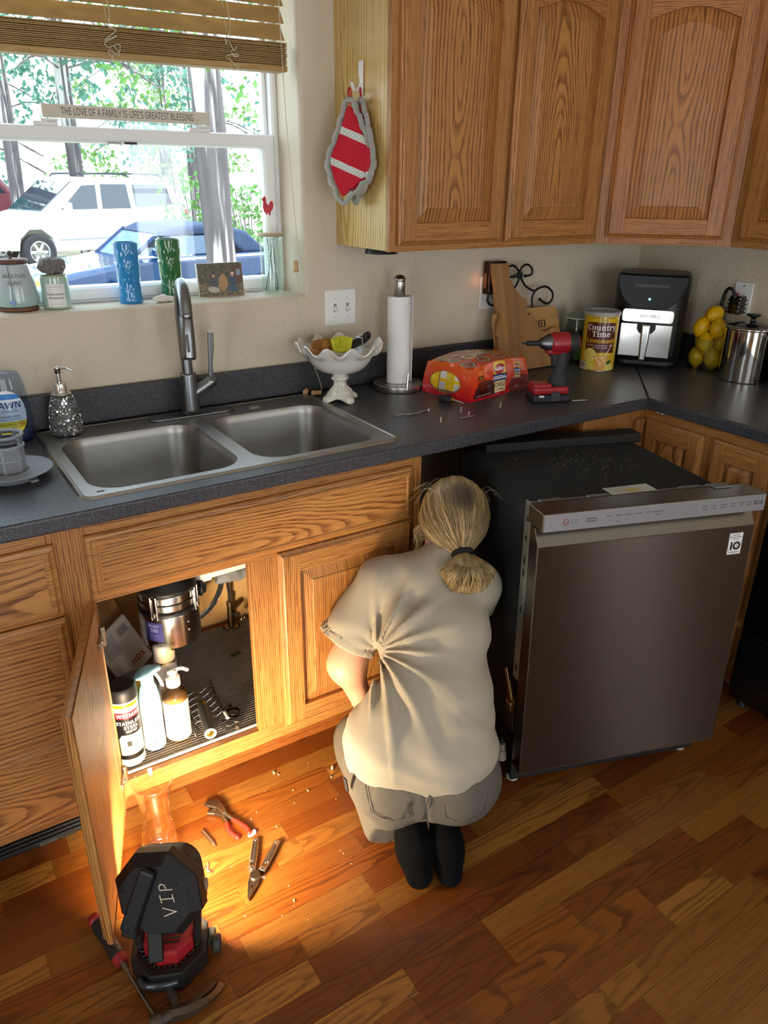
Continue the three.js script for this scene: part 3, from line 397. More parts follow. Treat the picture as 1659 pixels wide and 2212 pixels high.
function tree(label, x, z, r, h, seed, lm, crown, nLeaf, ls, y0) {
  const t = thing('tree', label, 'tree', [x, GY, z], 0, 'trees and shrubs in the yard'), R = rng(seed);
  part(t, 'trunk', trunkGeo(h, r, r * 0.7, seed, 0.03), bark);
  const br = []; for (let k = 0; k < 16; k++) { const y = y0 + R() * (h - y0), a = R() * 6.28, L = crown * (0.5 + R() * 0.5); br.push(tube([[0, y, 0], [Math.cos(a) * L * 0.5, y + 0.1 * L, Math.sin(a) * L * 0.5], [Math.cos(a) * L, y - 0.12 * L, Math.sin(a) * L]], 0.012 + 0.02 * r / 0.2 * R(), 8, 5, false, false)); }
  part(t, 'branches', merge(br), bark).userData.kind = 'stuff';
  const im = new THREE.InstancedMesh(leafG, lm, nLeaf), m = new THREE.Matrix4(), cl_ = []; for (let k = 0; k < 70; k++) { const a = R() * 6.28, L = crown * Math.sqrt(R()), y = y0 + R() * (h - y0); cl_.push([Math.cos(a) * L, y, Math.sin(a) * L]); }
  for (let i = 0; i < nLeaf; i++) { const c = cl_[Math.floor(R() * cl_.length)], s = ls * (0.6 + R() * 0.8); m.compose(V3(c[0] + (R() + R() - 1) * crown * 0.22, c[1] + (R() + R() - 1) * 0.35, c[2] + (R() + R() - 1) * crown * 0.22), new THREE.Quaternion().setFromEuler(new THREE.Euler(R() * 6, R() * 6, R() * 6)), V3(s, s, s)); im.setMatrixAt(i, m); }
  im.name = 'foliage'; im.userData.kind = 'stuff'; im.castShadow = im.receiveShadow = true; t.add(im); return t;
}
tree('thick pale pine trunk close to the window, with ivy at its foot', 3.1, -7.6, 0.2, 9, 5, leafM[2], 1.5, 700, 0.1, 2.9);
tree('slim grey pine trunk beside the maroon car', 2.55, -19, 0.17, 11, 9, leafM[1], 2.6, 2600, 0.15, 3.2);
tree('dark pine trunk behind the roof of the white vehicle', 4.3, -20.5, 0.2, 11, 12, leafM[1], 2.8, 2600, 0.15, 3.2);
tree('blue green pine with low drooping boughs behind the parked cars', 1.2, -24, 0.22, 10, 15, leafM[1], 3.4, 4200, 0.17, 1.6);
tree('tall pale green tree at the back of the yard', 8.2, -25, 0.22, 10, 18, leafM[0], 3.2, 3200, 0.17, 1.8);
tree('feathery pine between the two cars and the thick trunk', 6.4, -17.5, 0.16, 9, 23, leafM[1], 2.2, 2200, 0.13, 2.4);
{
  const shrub = (label, x, z, w, h, n, seed) => { const t = thing('shrub', label, 'shrub', [x, GY, z], 0, 'trees and shrubs in the yard'), R = rng(seed), st = []; for (let k = 0; k < 9; k++) { const a = R() * 6.28; st.push(tube([[0, 0, 0], [Math.cos(a) * w * 0.3, h * 0.5, Math.sin(a) * w * 0.3], [Math.cos(a) * w * 0.6, h, Math.sin(a) * w * 0.6]], 0.012, 8, 5, false, false)); } part(t, 'stems', merge(st), bark).userData.kind = 'stuff';
    const im = new THREE.InstancedMesh(leafG, leafM[2], n), m = new THREE.Matrix4(); for (let i = 0; i < n; i++) { const a = R() * 6.28, q = Math.sqrt(R()) * w, y = 0.1 + R() * h; m.compose(V3(Math.cos(a) * q, y, Math.sin(a) * q), new THREE.Quaternion().setFromEuler(new THREE.Euler(R() * 6, R() * 6, R() * 6)), V3(1, 1, 1).multiplyScalar(0.07 + R() * 0.07)); im.setMatrixAt(i, m); } im.name = 'foliage'; im.userData.kind = 'stuff'; t.add(im); };
  shrub('leafy green shrub growing right of the thick trunk', 4.95, -10.9, 0.85, 1.7, 900, 31); shrub('small leafy shrub growing left of the thick trunk', 4.6, -12.5, 0.7, 1.9, 600, 32);
}

// ---------- window blind ----------
{
  const b = thing('window_blind', 'tan wooden slat blind half raised in the kitchen window', 'blind', [(WX0 + WX1) / 2, 0, -0.032]), sw = WX1 - WX0 - 0.016;
  const wood = phys(0xc9a468, 0.5, { map: tex(64, 256, (u, v) => { const k = 0.86 + 0.14 * n2(u * 30, v * 3, 4); return [k, k, k]; }), transmission: 0.12, thickness: 0 }), cordM = mat(0xd8cdb4, 0.8);
  b.rotation.z = 0.012;
  const slat = bx(sw, 0.0028, 0.05, 0.0012, 1), y0 = 1.826;
  part(b, 'bottom_rail', mv(bx(sw, 0.016, 0.052, 0.004), 0, y0 + 0.008, 0), wood);
  for (let k = 0; k < 13; k++) part(b, 'slat', slat, wood, (h3(k, 1, 1) - 0.5) * 0.004, y0 + 0.0185 + k * 0.0042, (h3(k, 2, 1) - 0.5) * 0.006, (h3(k, 3, 2) - 0.5) * 0.05);
  for (let k = 0; k < 6; k++) part(b, 'slat', slat, wood, 0, y0 + 0.098 + k * 0.0405, 0, 0.98);
  part(b, 'head_rail', mv(bx(sw, 0.045, 0.055, 0.003), 0, WY1 - 0.03, 0), wood);
  for (const x of [-0.44, -0.165, 0.125, 0.44]) {
    part(b, 'ladder_cord', merge(tube([[x, y0 + 0.07, 0.027], [x + 0.004, y0 + 0.1, 0.028], [x, 1.98, 0.027], [x, WY1 - 0.04, 0.026]], 0.0011, 24, 5), tube([[x, y0, 0.027], [x, WY1 - 0.04, -0.024]], 0.0009, 4, 5)), cordM);
    const R = rng(Math.round(x * 1000) + 700), p = [[x, y0 + 0.085, 0.027]]; for (let k = 0; k < 16; k++) p.push([x + (R() - 0.5) * 0.036, y0 + 0.072 - k * 0.0042 + (R() - 0.5) * 0.022, 0.028 + R() * 0.012]); p.push([x + 0.004, y0 - 0.004, 0.02]);
    part(b, 'tangled_cord', tube(p, 0.0012, 110, 5), cordM);
  }
  const tassel = lathe([[0.001, 0], [0.008, 0.001], [0.009, 0.008], [0.0065, 0.017], [0.0068, 0.022], [0.0085, 0.028], [0.006, 0.034], [0.001, 0.035]], 16), tm = mat(0xc79f74, 0.5), X = (WX0 + WX1) / 2;
  part(b, 'lift_cord', tube([[0.585, WY1 - 0.04, 0.034], [0.59, 1.7, 0.04], [0.603, 1.45, 0.042], [0.61, 1.335, 0.044]], 0.0013, 40, 5), cordM);
  const c = thing('cord_tassel', 'turned wooden cord tassel hanging beside the glass jar', 'tassel', [0.4, 1.294, 0.012], 0, 'wooden blind cord tassels'); part(c, 'bead', tassel, tm);
  part(c, 'cord', tube([[0, 0.002, 0], [0.012, -0.15, 0.015], [0.03, -0.25, 0.016], [0.056, -0.335, 0.03], [0.062, -0.372, 0.035]], 0.0012, 30, 5), cordM);
  const e1 = one('cord_tassel', 'turned wooden cord tassel lying on the worktop behind the sink', 'tassel', mv(tassel.clone(), 0, 0.009, 0, 0, 0, -PI / 2), tm, [0.415, CT, 0.062], -0.3, 'wooden blind cord tassels'); copy(e1, [0.4, CT, 0.047], 0.9);
}

// ---------- things on the window sill ----------
const label = (r, h, arc, seg = 24) => new THREE.CylinderGeometry(r, r, h, seg, 1, true, -arc / 2, arc);   // curved label centred on +z
const faceCam = (x, z) => Math.atan2(-0.69 - x, 2.2 - z);
const text = (g, s, x, y, f, c, a = 'center') => { g.font = f; g.fillStyle = c; g.textAlign = a; g.fillText(s, x, y); };
{
  const j = thing('money_jar', 'pale blue ceramic vacation fund jar with brown lid at the left of the sill', 'jar', [-0.383, SILL, -0.1], faceCam(-0.383, -0.1));
  const body = [[0.046, 0.012], [0.054, 0.014], [0.056, 0.03], [0.05, 0.075], [0.041, 0.118], [0.036, 0.122], [0.001, 0.122]];
  part(j, 'body', lathe(body, 40), phys(0xffffff, 0.25, { clearcoat: 0.6, map: ctex(512, 256, (g) => { const q = g.createLinearGradient(0, 0, 0, 256); q.addColorStop(0, '#c3c6cc'); q.addColorStop(0.45, '#b3c0c4'); q.addColorStop(1, '#8fb5ae'); g.fillStyle = q; g.fillRect(0, 0, 512, 256); }) }));
  part(j, 'base', lathe([[0.001, 0], [0.05, 0], [0.051, 0.006], [0.048, 0.013], [0.001, 0.013]], 36), mat(0x7a5242, 0.7)); const l = part(j, 'lid', lathe([[0.001, 0.122], [0.04, 0.122], [0.042, 0.126], [0.041, 0.132], [0.001, 0.134]], 36), mat(0x6d4638, 0.6)); part(l, 'knob', merge(mv(sph(0.007), 0, 0.146, 0), mv(cyl(0.003, 0.004, 0.008), 0, 0.138, 0)), mat(0x4a3a36, 0.4));
  part(j, 'lettering', mv(new THREE.CylinderGeometry(0.0446, 0.0542, 0.046, 20, 1, true, -0.75, 1.5), 0, 0.085, 0), mat(0xffffff, 0.4, { transparent: true, map: ctex(512, 320, (g) => { g.clearRect(0, 0, 512, 320); text(g, 'VACATION', 256, 140, '92px sans-serif', '#6a6560'); text(g, 'FUND', 256, 260, '92px sans-serif', '#6a6560'); }) }));
  part(j, 'charm', merge(tube([[0.0, 0.12, 0.042], [0.002, 0.08, 0.052], [0.0, 0.035, 0.0575]], 0.0007, 12, 5), mv(bx(0.004, 0.018, 0.003, 0.001), 0, 0.026, 0.059), mv(bx(0.014, 0.004, 0.003, 0.001), 0, 0.028, 0.059)), metal(0x50688c, 0.3), -0.012, 0, 0.002);
}
{
  const j = thing('candle_jar', 'pale green candle jar with a white label on the window sill', 'candle', [-0.286, SILL, -0.085], faceCam(-0.286, -0.085));
  part(j, 'glass', lathe([[0.001, 0], [0.034, 0], [0.0365, 0.004], [0.0365, 0.078], [0.0345, 0.084], [0.0345, 0.09], [0.033, 0.09], [0.033, 0.06], [0.001, 0.058]], 36), phys(0xa9c4b4, 0.12, { clearcoat: 0.7 })); part(j, 'rim', mv(tor(0.0342, 0.0016), 0, 0.089, 0, PI / 2), metal(0xa79a84, 0.3)); part(j, 'lid', mv(cyl(0.0325, 0.0325, 0.004, 28), 0, 0.088, 0), mat(0xcfd6cf, 0.5));
  part(j, 'label', mv(label(0.0369, 0.06, 1.35), 0, 0.038, 0), mat(0xffffff, 0.6, { map: ctex(256, 320, (g) => { g.fillStyle = '#e6e6e2'; g.fillRect(0, 0, 256, 320); text(g, 'HAND POURED CANDLE', 128, 46, '17px sans-serif', '#777'); text(g, 'Schweitzer', 128, 160, 'bold 44px serif', '#2c2c30'); text(g, 'Mountain', 128, 210, 'bold 44px serif', '#2c2c30'); text(g, '100% Soy \u00B7 10oz / 283g', 128, 290, '18px sans-serif', '#777'); }) }));
  one('rock', 'rough grey crystal rock resting on top of the candle jar', 'rock', nets((x, y, z) => ell(x, y, z, [0, 0.022, 0], [0.038, 0.022, 0.026]) + 0.008 * (n3(x * 55 + 20, y * 55 + 4, z * 55 + 8) - 0.5) + 0.006 * Math.abs(n3(x * 110 + 4, y * 90, z * 110) - 0.5) * 2 - 0.003, [-0.05, -0.01, -0.04], [0.05, 0.055, 0.04], 0.0028), mat(0x6f6a66, 0.7), [-0.286, SILL + 0.089, -0.085], 0.4);
}
function tiki(name, label_, color, x, z, h) {
  const t = thing(name, label_, 'mug', [x, SILL, z], faceCam(x, z)), prof = (y) => 0.0305 + 0.0028 * Math.sin(y * 60) * (y > 0.03 && y < 0.13 ? 1 : 0) + (y < 0.02 ? 0.002 : 0);
  const m = phys(color, 0.16, { clearcoat: 0.8 }), N = 44, G = new THREE.CylinderGeometry(1, 1, h, 64, N, true), p = G.attributes.position;
  for (let i = 0; i < p.count; i++) { const y = p.getY(i) + h / 2, a = Math.atan2(p.getX(i), p.getZ(i)); let r = 0.0318 + 0.002 * sst(0.1, 0.165, y) - 0.003 * sst(0.015, 0.045, y) * (1 - sst(0.045, 0.08, y)); const f = Math.cos(a * 0.5) ** 2;
    r += 0.0022 * Math.max(0, Math.sin(y * 190)) * (y < 0.05 ? 1 : 0) * (0.6 + 0.4 * Math.cos(a * 14)) + f * (0.0028 * Math.exp(-(((y - 0.105) / 0.006) ** 2)) * Math.abs(Math.sin(a * 4)) + 0.004 * Math.exp(-(((y - 0.085) / 0.012) ** 2) - (a / 0.22) ** 2) + 0.0025 * Math.exp(-(((y - 0.062) / 0.008) ** 2)) * (0.5 + 0.5 * Math.cos(a * 12)) + 0.0022 * Math.exp(-(((y - 0.135) / 0.01) ** 2)) * Math.cos(a * 5) ** 2);
    p.setX(i, Math.sin(a) * r); p.setZ(i, Math.cos(a) * r); p.setY(i, y); } G.computeVertexNormals();
  part(t, 'body', G, m); part(t, 'rim', mv(tor(0.0332, 0.0018, 8, 40), 0, h, 0, PI / 2), m); part(t, 'inside', merge(mv(cyl(0.0322, 0.029, h - 0.006, 32, true), 0, h / 2 + 0.003, 0), mv(cyl(0.032, 0.032, 0.004, 32), 0, 0.002, 0)), m);
}
tiki('tiki_mug', 'glossy blue ceramic tiki mug on the window sill', 0x1f86c8, -0.083, -0.088, 0.165); tiki('tiki_mug', 'glossy green ceramic tiki mug behind the faucet spout', 0x276a33, 0.05, -0.12, 0.168);
one('rock', 'small white quartz rock lying between the two tiki mugs', 'rock', nets((x, y, z) => ell(x, y, z, [0, 0.01, 0], [0.028, 0.011, 0.018]) + 0.01 * (n3(x * 90 + 4, y * 90, z * 90 + 30) - 0.5), [-0.04, -0.006, -0.03], [0.04, 0.03, 0.03], 0.0025), mat(0xe6e2dc, 0.6), [0.003, SILL, -0.055]);
{
  const p = thing('photo_block', 'wooden photo block showing two people sitting outdoors', 'photo', [0.2, SILL, -0.1], -0.12); p.rotation.x = -0.12;
  part(p, 'block', mv(bx(0.142, 0.098, 0.016, 0.002), 0, 0.049, -0.008), mat(0xd9d2c4, 0.6));
  part(p, 'print', mv(bx(0.138, 0.095, 0.0008), 0, 0.049, 0.0006), mat(0xffffff, 0.4, { map: ctex(512, 352, (g) => {
    g.fillStyle = '#4c4a3a'; g.fillRect(0, 0, 512, 352); const R = rng(4); for (let k = 0; k < 900; k++) { g.fillStyle = ['#3a3c2c', '#6a6548', '#57604a', '#7b6a48', '#2f3226'][Math.floor(R() * 5)]; g.fillRect(R() * 512, R() * 230, 6 + R() * 14, 4 + R() * 10); }
    g.fillStyle = '#5a4030'; g.fillRect(380, 30, 132, 190); g.fillStyle = '#8a9aa4'; g.fillRect(440, 70, 50, 70); for (let k = 0; k < 700; k++) { g.fillStyle = ['#8a7650', '#a08a5e', '#6e5c3c', '#b59c70'][Math.floor(R() * 4)]; g.fillRect(R() * 512, 225 + R() * 127, 5 + R() * 16, 3 + R() * 6); }
    g.fillStyle = '#b0875a'; g.beginPath(); g.ellipse(280, 210, 52, 90, 0, 0, 7); g.fill();
    for (const [x, c, q, h] of [[175, '#4a4a50', '#b9b4a8', '#3a3a3a'], [395, '#3c4658', '#3a5470', '#d8d4cc']]) { g.fillStyle = c; g.beginPath(); g.ellipse(x, 205, 46, 62, 0, 0, 7); g.fill(); g.fillStyle = q; g.beginPath(); g.ellipse(x - 10, 285, 66, 34, 0.15, 0, 7); g.fill(); g.fillStyle = '#c69a78'; g.beginPath(); g.ellipse(x, 130, 18, 24, 0, 0, 7); g.fill(); g.fillStyle = h; g.beginPath(); g.ellipse(x, 112, 21, 12, 0, 0, 7); g.fill(); }
  }) }));
}
{
  const j = thing('glass_jar', 'tall embossed glass jar of skewers with a wooden lid by the window jamb', 'jar', [0.362, SILL, -0.078], faceCam(0.362, -0.078));
  part(j, 'glass', lathe([[0.001, 0.004], [0.031, 0.004], [0.034, 0.012], [0.0355, 0.06], [0.0355, 0.16], [0.0375, 0.172], [0.036, 0.172], [0.034, 0.16], [0.034, 0.012], [0.03, 0.007], [0.001, 0.007]], 36), pane(0xf6fbf9, 0.02));
  part(j, 'lid', lathe([[0.001, 0.172], [0.039, 0.172], [0.0395, 0.176], [0.038, 0.181], [0.001, 0.181]], 36), mat(0xb8a584, 0.6));
  part(j, 'emblem', merge(mv(label(0.0358, 0.004, 0.9), 0, 0.135, 0), mv(label(0.0358, 0.003, 0.6), 0, 0.126, 0), mv(label(0.0358, 0.003, 0.7), 0, 0.115, 0)), pane(0xe8f4ee, 0.15));
  for (let k = 0; k < 6; k++) { const a = k * 1.1; part(j, 'skewer', rod([Math.cos(a) * 0.022, 0.01, Math.sin(a) * 0.022], [Math.cos(a + 2) * 0.012, 0.165, Math.sin(a + 2) * 0.012], 0.0011), k % 2 ? metal(0x2c3a4a, 0.3) : metal(0xb8bcc0, 0.3)); }
  const p = thing('rooster_pick', 'red rooster topped pick standing in the glass jar lid', 'pick', [0.358, SILL + 0.178, -0.074], faceCam(0.36, -0.07)); part(p, 'stick', rod([0.003, 0, 0], [-0.006, 0.06, 0], 0.0013), metal(0xcfc7a8, 0.35));
  part(p, 'rooster', mv(ext([[-0.012, 0.0], [-0.016, 0.016], [-0.014, 0.03], [-0.019, 0.036], [-0.014, 0.042], [-0.009, 0.047], [-0.005, 0.04], [-0.004, 0.026], [0.002, 0.02], [0.006, 0.03], [0.012, 0.034], [0.016, 0.026], [0.015, 0.012], [0.008, 0.002], [0.006, -0.008], [0.001, -0.008], [0, 0], [-0.004, -0.006], [-0.008, -0.006], [-0.008, 0]], 0.003, 0.001), -0.002, 0.062, -0.0015), mat(0xc4202c, 0.5));
  one('glass_gem', 'small clear glass gem on the sill beside the photo block', 'gem', nets((x, y, z) => ell(x, y, z, [0, 0.004, 0], [0.008, 0.0045, 0.006]), [-0.012, -0.003, -0.01], [0.012, 0.012, 0.01], 0.001), pane(0xe8f4f8, 0.02), [0.312, SILL + 0.0005, -0.095]);
}
{
  const s = thing('sign_block', 'long white wooden block sign about family on the window rail', 'sign', [-0.013, 1.6985, -0.152]); s.rotation.z = -0.0;
  part(s, 'block', mv(bx(0.455, 0.0315, 0.022, 0.0012, 1), 0, 0.0158, 0), mat(0xd9d3c6, 0.6));
  part(s, 'lettering', mv(bx(0.452, 0.03, 0.0006), 0, 0.0158, 0.0112), mat(0xffffff, 0.6, { map: ctex(2048, 136, (g) => { g.fillStyle = '#d3cdc0'; g.fillRect(0, 0, 2048, 136); g.save(); g.scale(0.86, 1.35); text(g, "THE LOVE OF A FAMILY IS LIFE'S GREATEST BLESSING", 1190, 78, '80px sans-serif', '#26303a'); g.restore(); }) }));
  for (const x of [-0.235, 0.185]) { const l = thing('sash_lock', x < 0 ? 'white sash lock under the left end of the sign' : 'white sash lock under the right end of the sign', 'lock', [x, 1.6795, -0.155]); part(l, 'base', mv(bx(0.062, 0.01, 0.022, 0.003), 0, 0.005, 0), vinyl); part(l, 'lever', merge(mv(bx(0.045, 0.006, 0.016, 0.002), 0.012, 0.0135, 0.002), mv(cyl(0.009, 0.01, 0.007, 16), 0, 0.0125, 0)), vinyl); }
}

// ---------- faucet, sink-side things ----------
const satin = metal(0x8d9094, 0.3);
{
  const f = thing('kitchen_faucet', 'brushed steel pull-down gooseneck faucet behind the sink', 'faucet', [0.006, CT + 0.0035, 0.085]);
  part(f, 'deck_plate', mv(ext(rrect(0.255, 0.062, 0.03), 0.006, 0.002, 12), 0.0, 0, 0, -PI / 2), satin);
  part(f, 'body', lathe([[0.001, 0.006], [0.027, 0.006], [0.0255, 0.02], [0.024, 0.12], [0.0235, 0.125], [0.001, 0.126]], 32), satin);
  const up = [[0, 0.12, 0], [-0.002, 0.2, 0], [-0.004, 0.29, 0.002], [-0.008, 0.345, 0.022], [-0.016, 0.378, 0.06], [-0.026, 0.378, 0.1], [-0.034, 0.35, 0.134], [-0.038, 0.31, 0.15]];
  part(f, 'gooseneck', tube(up, 0.0162, 60, 18), satin);
  const h = part(f, 'spray_head', mv(lathe([[0.001, 0], [0.0165, 0], [0.0182, 0.004], [0.0178, 0.06], [0.016, 0.112], [0.001, 0.113]], 28), -0.043, 0.2, 0.158, -0.1, 0, -0.05), satin); part(h, 'button', mv(bx(0.008, 0.045, 0.004, 0.0018), -0.05, 0.243, 0.176, -0.1), mat(0x5a5c60, 0.4)); part(h, 'nozzle', mv(cyl(0.0165, 0.0165, 0.003, 24), -0.043, 0.1985, 0.158, -0.1, 0, -0.05), mat(0x333436, 0.6));
  part(f, 'handle_hub', rod([0.012, 0.062, 0.0], [0.062, 0.09, 0.006], 0.0195, 0.0165, 24), satin);
  part(f, 'lever', merge(mv(ext([[-0.004, 0], [0.013, 0], [0.008, 0.05], [0.012, 0.095], [0.01, 0.14], [-0.006, 0.14], [-0.005, 0.095], [-0.003, 0.05]], 0.011, 0.003), 0.062, 0.096, 0.0, 0, 0, -0.08), mv(sph(0.0175), 0.064, 0.092, 0.006)), satin);
}
{
  const s = thing('soap_dispenser', 'crackle mirror mosaic soap dispenser with chrome pump on the sink corner', 'dispenser', [-0.343, CT + 0.0036, 0.088], faceCam(-0.34, 0.09));
  const prof = [[0.001, 0], [0.033, 0], [0.039, 0.005], [0.0415, 0.018], [0.04, 0.045], [0.034, 0.078], [0.028, 0.1], [0.0255, 0.108], [0.001, 0.109]];
  part(s, 'body', lathe(prof, 36), mat(0x55585c, 0.4)); part(s, 'mosaic', (() => { const R = rng(5), L = []; for (let k = 0; k < 900; k++) { const t = R(), y = 0.004 + t * 0.101, seg = prof.findIndex((q, i) => i > 0 && prof[i][1] >= y), a = prof[seg - 1], b = prof[seg], r = lerp(a[0], b[0], (y - a[1]) / (b[1] - a[1] + 1e-9)), th = R() * 6.283, sz = 0.0022 + R() * 0.0026; L.push(mv(mv(new THREE.BoxGeometry(sz, sz * (0.6 + R() * 0.6), 0.0009), 0, 0, r, (R() - 0.5) * 0.6, (R() - 0.5) * 0.6, R() * 3), 0, y, 0, 0, th)); } return merge(L); })(), metal(0xe6e9ec, 0.08)).userData.kind = 'stuff';
  const p = part(s, 'pump', merge(mv(lathe([[0.001, 0], [0.026, 0], [0.026, 0.004], [0.019, 0.008], [0.0175, 0.03], [0.015, 0.032], [0.001, 0.032]], 28), 0, 0.108, 0), mv(cyl(0.0055, 0.0055, 0.03, 16), 0, 0.152, 0), mv(lathe([[0.001, 0], [0.008, 0], [0.0085, 0.014], [0.008, 0.018], [0.001, 0.019]], 20), 0, 0.165, 0)), chrome); part(p, 'spout', tube([[0.0, 0.176, 0], [0.02, 0.178, 0.002], [0.036, 0.17, 0.003]], 0.0036, 12, 8), chrome);
}
{
  const b = thing('dish_soap_bottle', 'clear dish soap bottle with a blue and yellow label at the left of the sink', 'bottle', [-0.478, CT, 0.08], faceCam(-0.48, 0.08)); b.scale.set(1, 1, 0.62);
  part(b, 'bottle', lathe([[0.001, 0.002], [0.05, 0.002], [0.056, 0.012], [0.058, 0.05], [0.056, 0.1], [0.05, 0.15], [0.043, 0.178], [0.036, 0.187], [0.001, 0.189]], 36), pane(0xdbe6f2, 0.03)); part(b, 'soap', lathe([[0.001, 0.004], [0.049, 0.004], [0.054, 0.013], [0.0555, 0.035], [0.001, 0.036]], 32), phys(0x2a4f9c, 0.08, { transmission: 0.7, thickness: 0 }));
  part(b, 'cap', lathe([[0.001, 0.0], [0.03, 0.0], [0.03, 0.002], [0.001, 0.002]], 24), white);
  part(b, 'label', mv(new THREE.CylinderGeometry(0.0525, 0.0588, 0.12, 28, 1, true, -0.95, 1.9), 0, 0.085, 0), mat(0xffffff, 0.35, { transparent: true, map: ctex(512, 640, (g) => { g.clearRect(0, 0, 512, 640); g.save(); g.beginPath(); g.ellipse(256, 320, 236, 312, 0, 0, 7); g.clip(); g.fillStyle = '#eef0f4'; g.fillRect(0, 0, 512, 640); g.fillStyle = '#2a7fd0'; g.beginPath(); g.ellipse(256, 130, 210, 80, 0, PI, 0); g.fill(); text(g, 'DAWN', 256, 250, 'bold 120px sans-serif', '#16357c'); text(g, 'PLATINUM', 256, 310, '52px sans-serif', '#3a5a96'); text(g, 'REMOVES 99%', 256, 380, 'bold 40px sans-serif', '#1e3f88'); text(g, 'OF GREASE & FOOD RESIDUE', 256, 412, 'bold 24px sans-serif', '#1e3f88'); g.fillStyle = '#f2dc2a'; g.fillRect(0, 436, 512, 204); text(g, 'FRESH LEMON', 230, 486, 'bold 28px sans-serif', '#7a6a10'); text(g, 'TIME TO REFILL', 230, 540, 'bold 28px sans-serif', '#44521a'); g.fillStyle = '#f0b020'; g.beginPath(); g.ellipse(400, 470, 44, 32, 0.4, 0, 7); g.fill(); g.restore(); }) }));
}
{
  const d = thing('dishwasher_filter', 'grey plastic dishwasher filter cup standing in its round flange tray', 'filter', [-0.5225, CT, 0.36], 0.3);
  const gp = mat(0x8b9096, 0.45), gp2 = mat(0x6d7278, 0.6);
  part(d, 'flange', lathe([[0.04, 0.016], [0.075, 0.02], [0.09, 0.021], [0.092, 0.0225], [0.088, 0.024], [0.05, 0.0205], [0.04, 0.0195]], 44), gp); part(d, 'foot', lathe([[0.001, 0], [0.058, 0], [0.062, 0.004], [0.06, 0.017], [0.04, 0.0185], [0.001, 0.0185]], 36), gp2); part(d, 'tab', mv(bx(0.018, 0.006, 0.014, 0.002), 0.02, 0.0035, 0.064), gp);
  part(d, 'mesh_cup', lathe([[0.031, 0.019], [0.0335, 0.02], [0.0335, 0.075], [0.031, 0.075]], 36), mat(0x9da0a6, 0.55, { bumpMap: tex(64, 64, (u, v, x, y) => (x % 4 < 2) ^ (y % 4 < 2) ? 1 : 0, { srgb: false, rep: [24, 8] }), bumpScale: 0.0006 }));
  for (let k = 0; k < 6; k++) part(d, 'rib', mv(mv(bx(0.008, 0.058, 0.003, 0.001), 0, 0.047, 0.034), 0, 0, 0, 0, k * PI / 3 + 0.3), gp);
  part(d, 'band', mv(lathe([[0.0345, 0], [0.036, 0.001], [0.036, 0.004], [0.0345, 0.005]], 36), 0, 0.045, 0), gp); part(d, 'collar', lathe([[0.034, 0.074], [0.039, 0.076], [0.039, 0.08], [0.034, 0.082]], 36), gp);
  for (let k = 0; k < 4; k++) part(d, 'post', mv(mv(bx(0.009, 0.024, 0.004, 0.001), 0, 0.091, 0.0345), 0, 0, 0, 0, k * PI / 2 + 0.5), gp); part(d, 'top_ring', lathe([[0.031, 0.098], [0.0395, 0.1], [0.041, 0.104], [0.0395, 0.1075], [0.033, 0.106], [0.031, 0.103]], 40), gp); part(d, 'inner_ring', lathe([[0.033, 0.09], [0.037, 0.09], [0.037, 0.093], [0.033, 0.093]], 32), gp2);
}
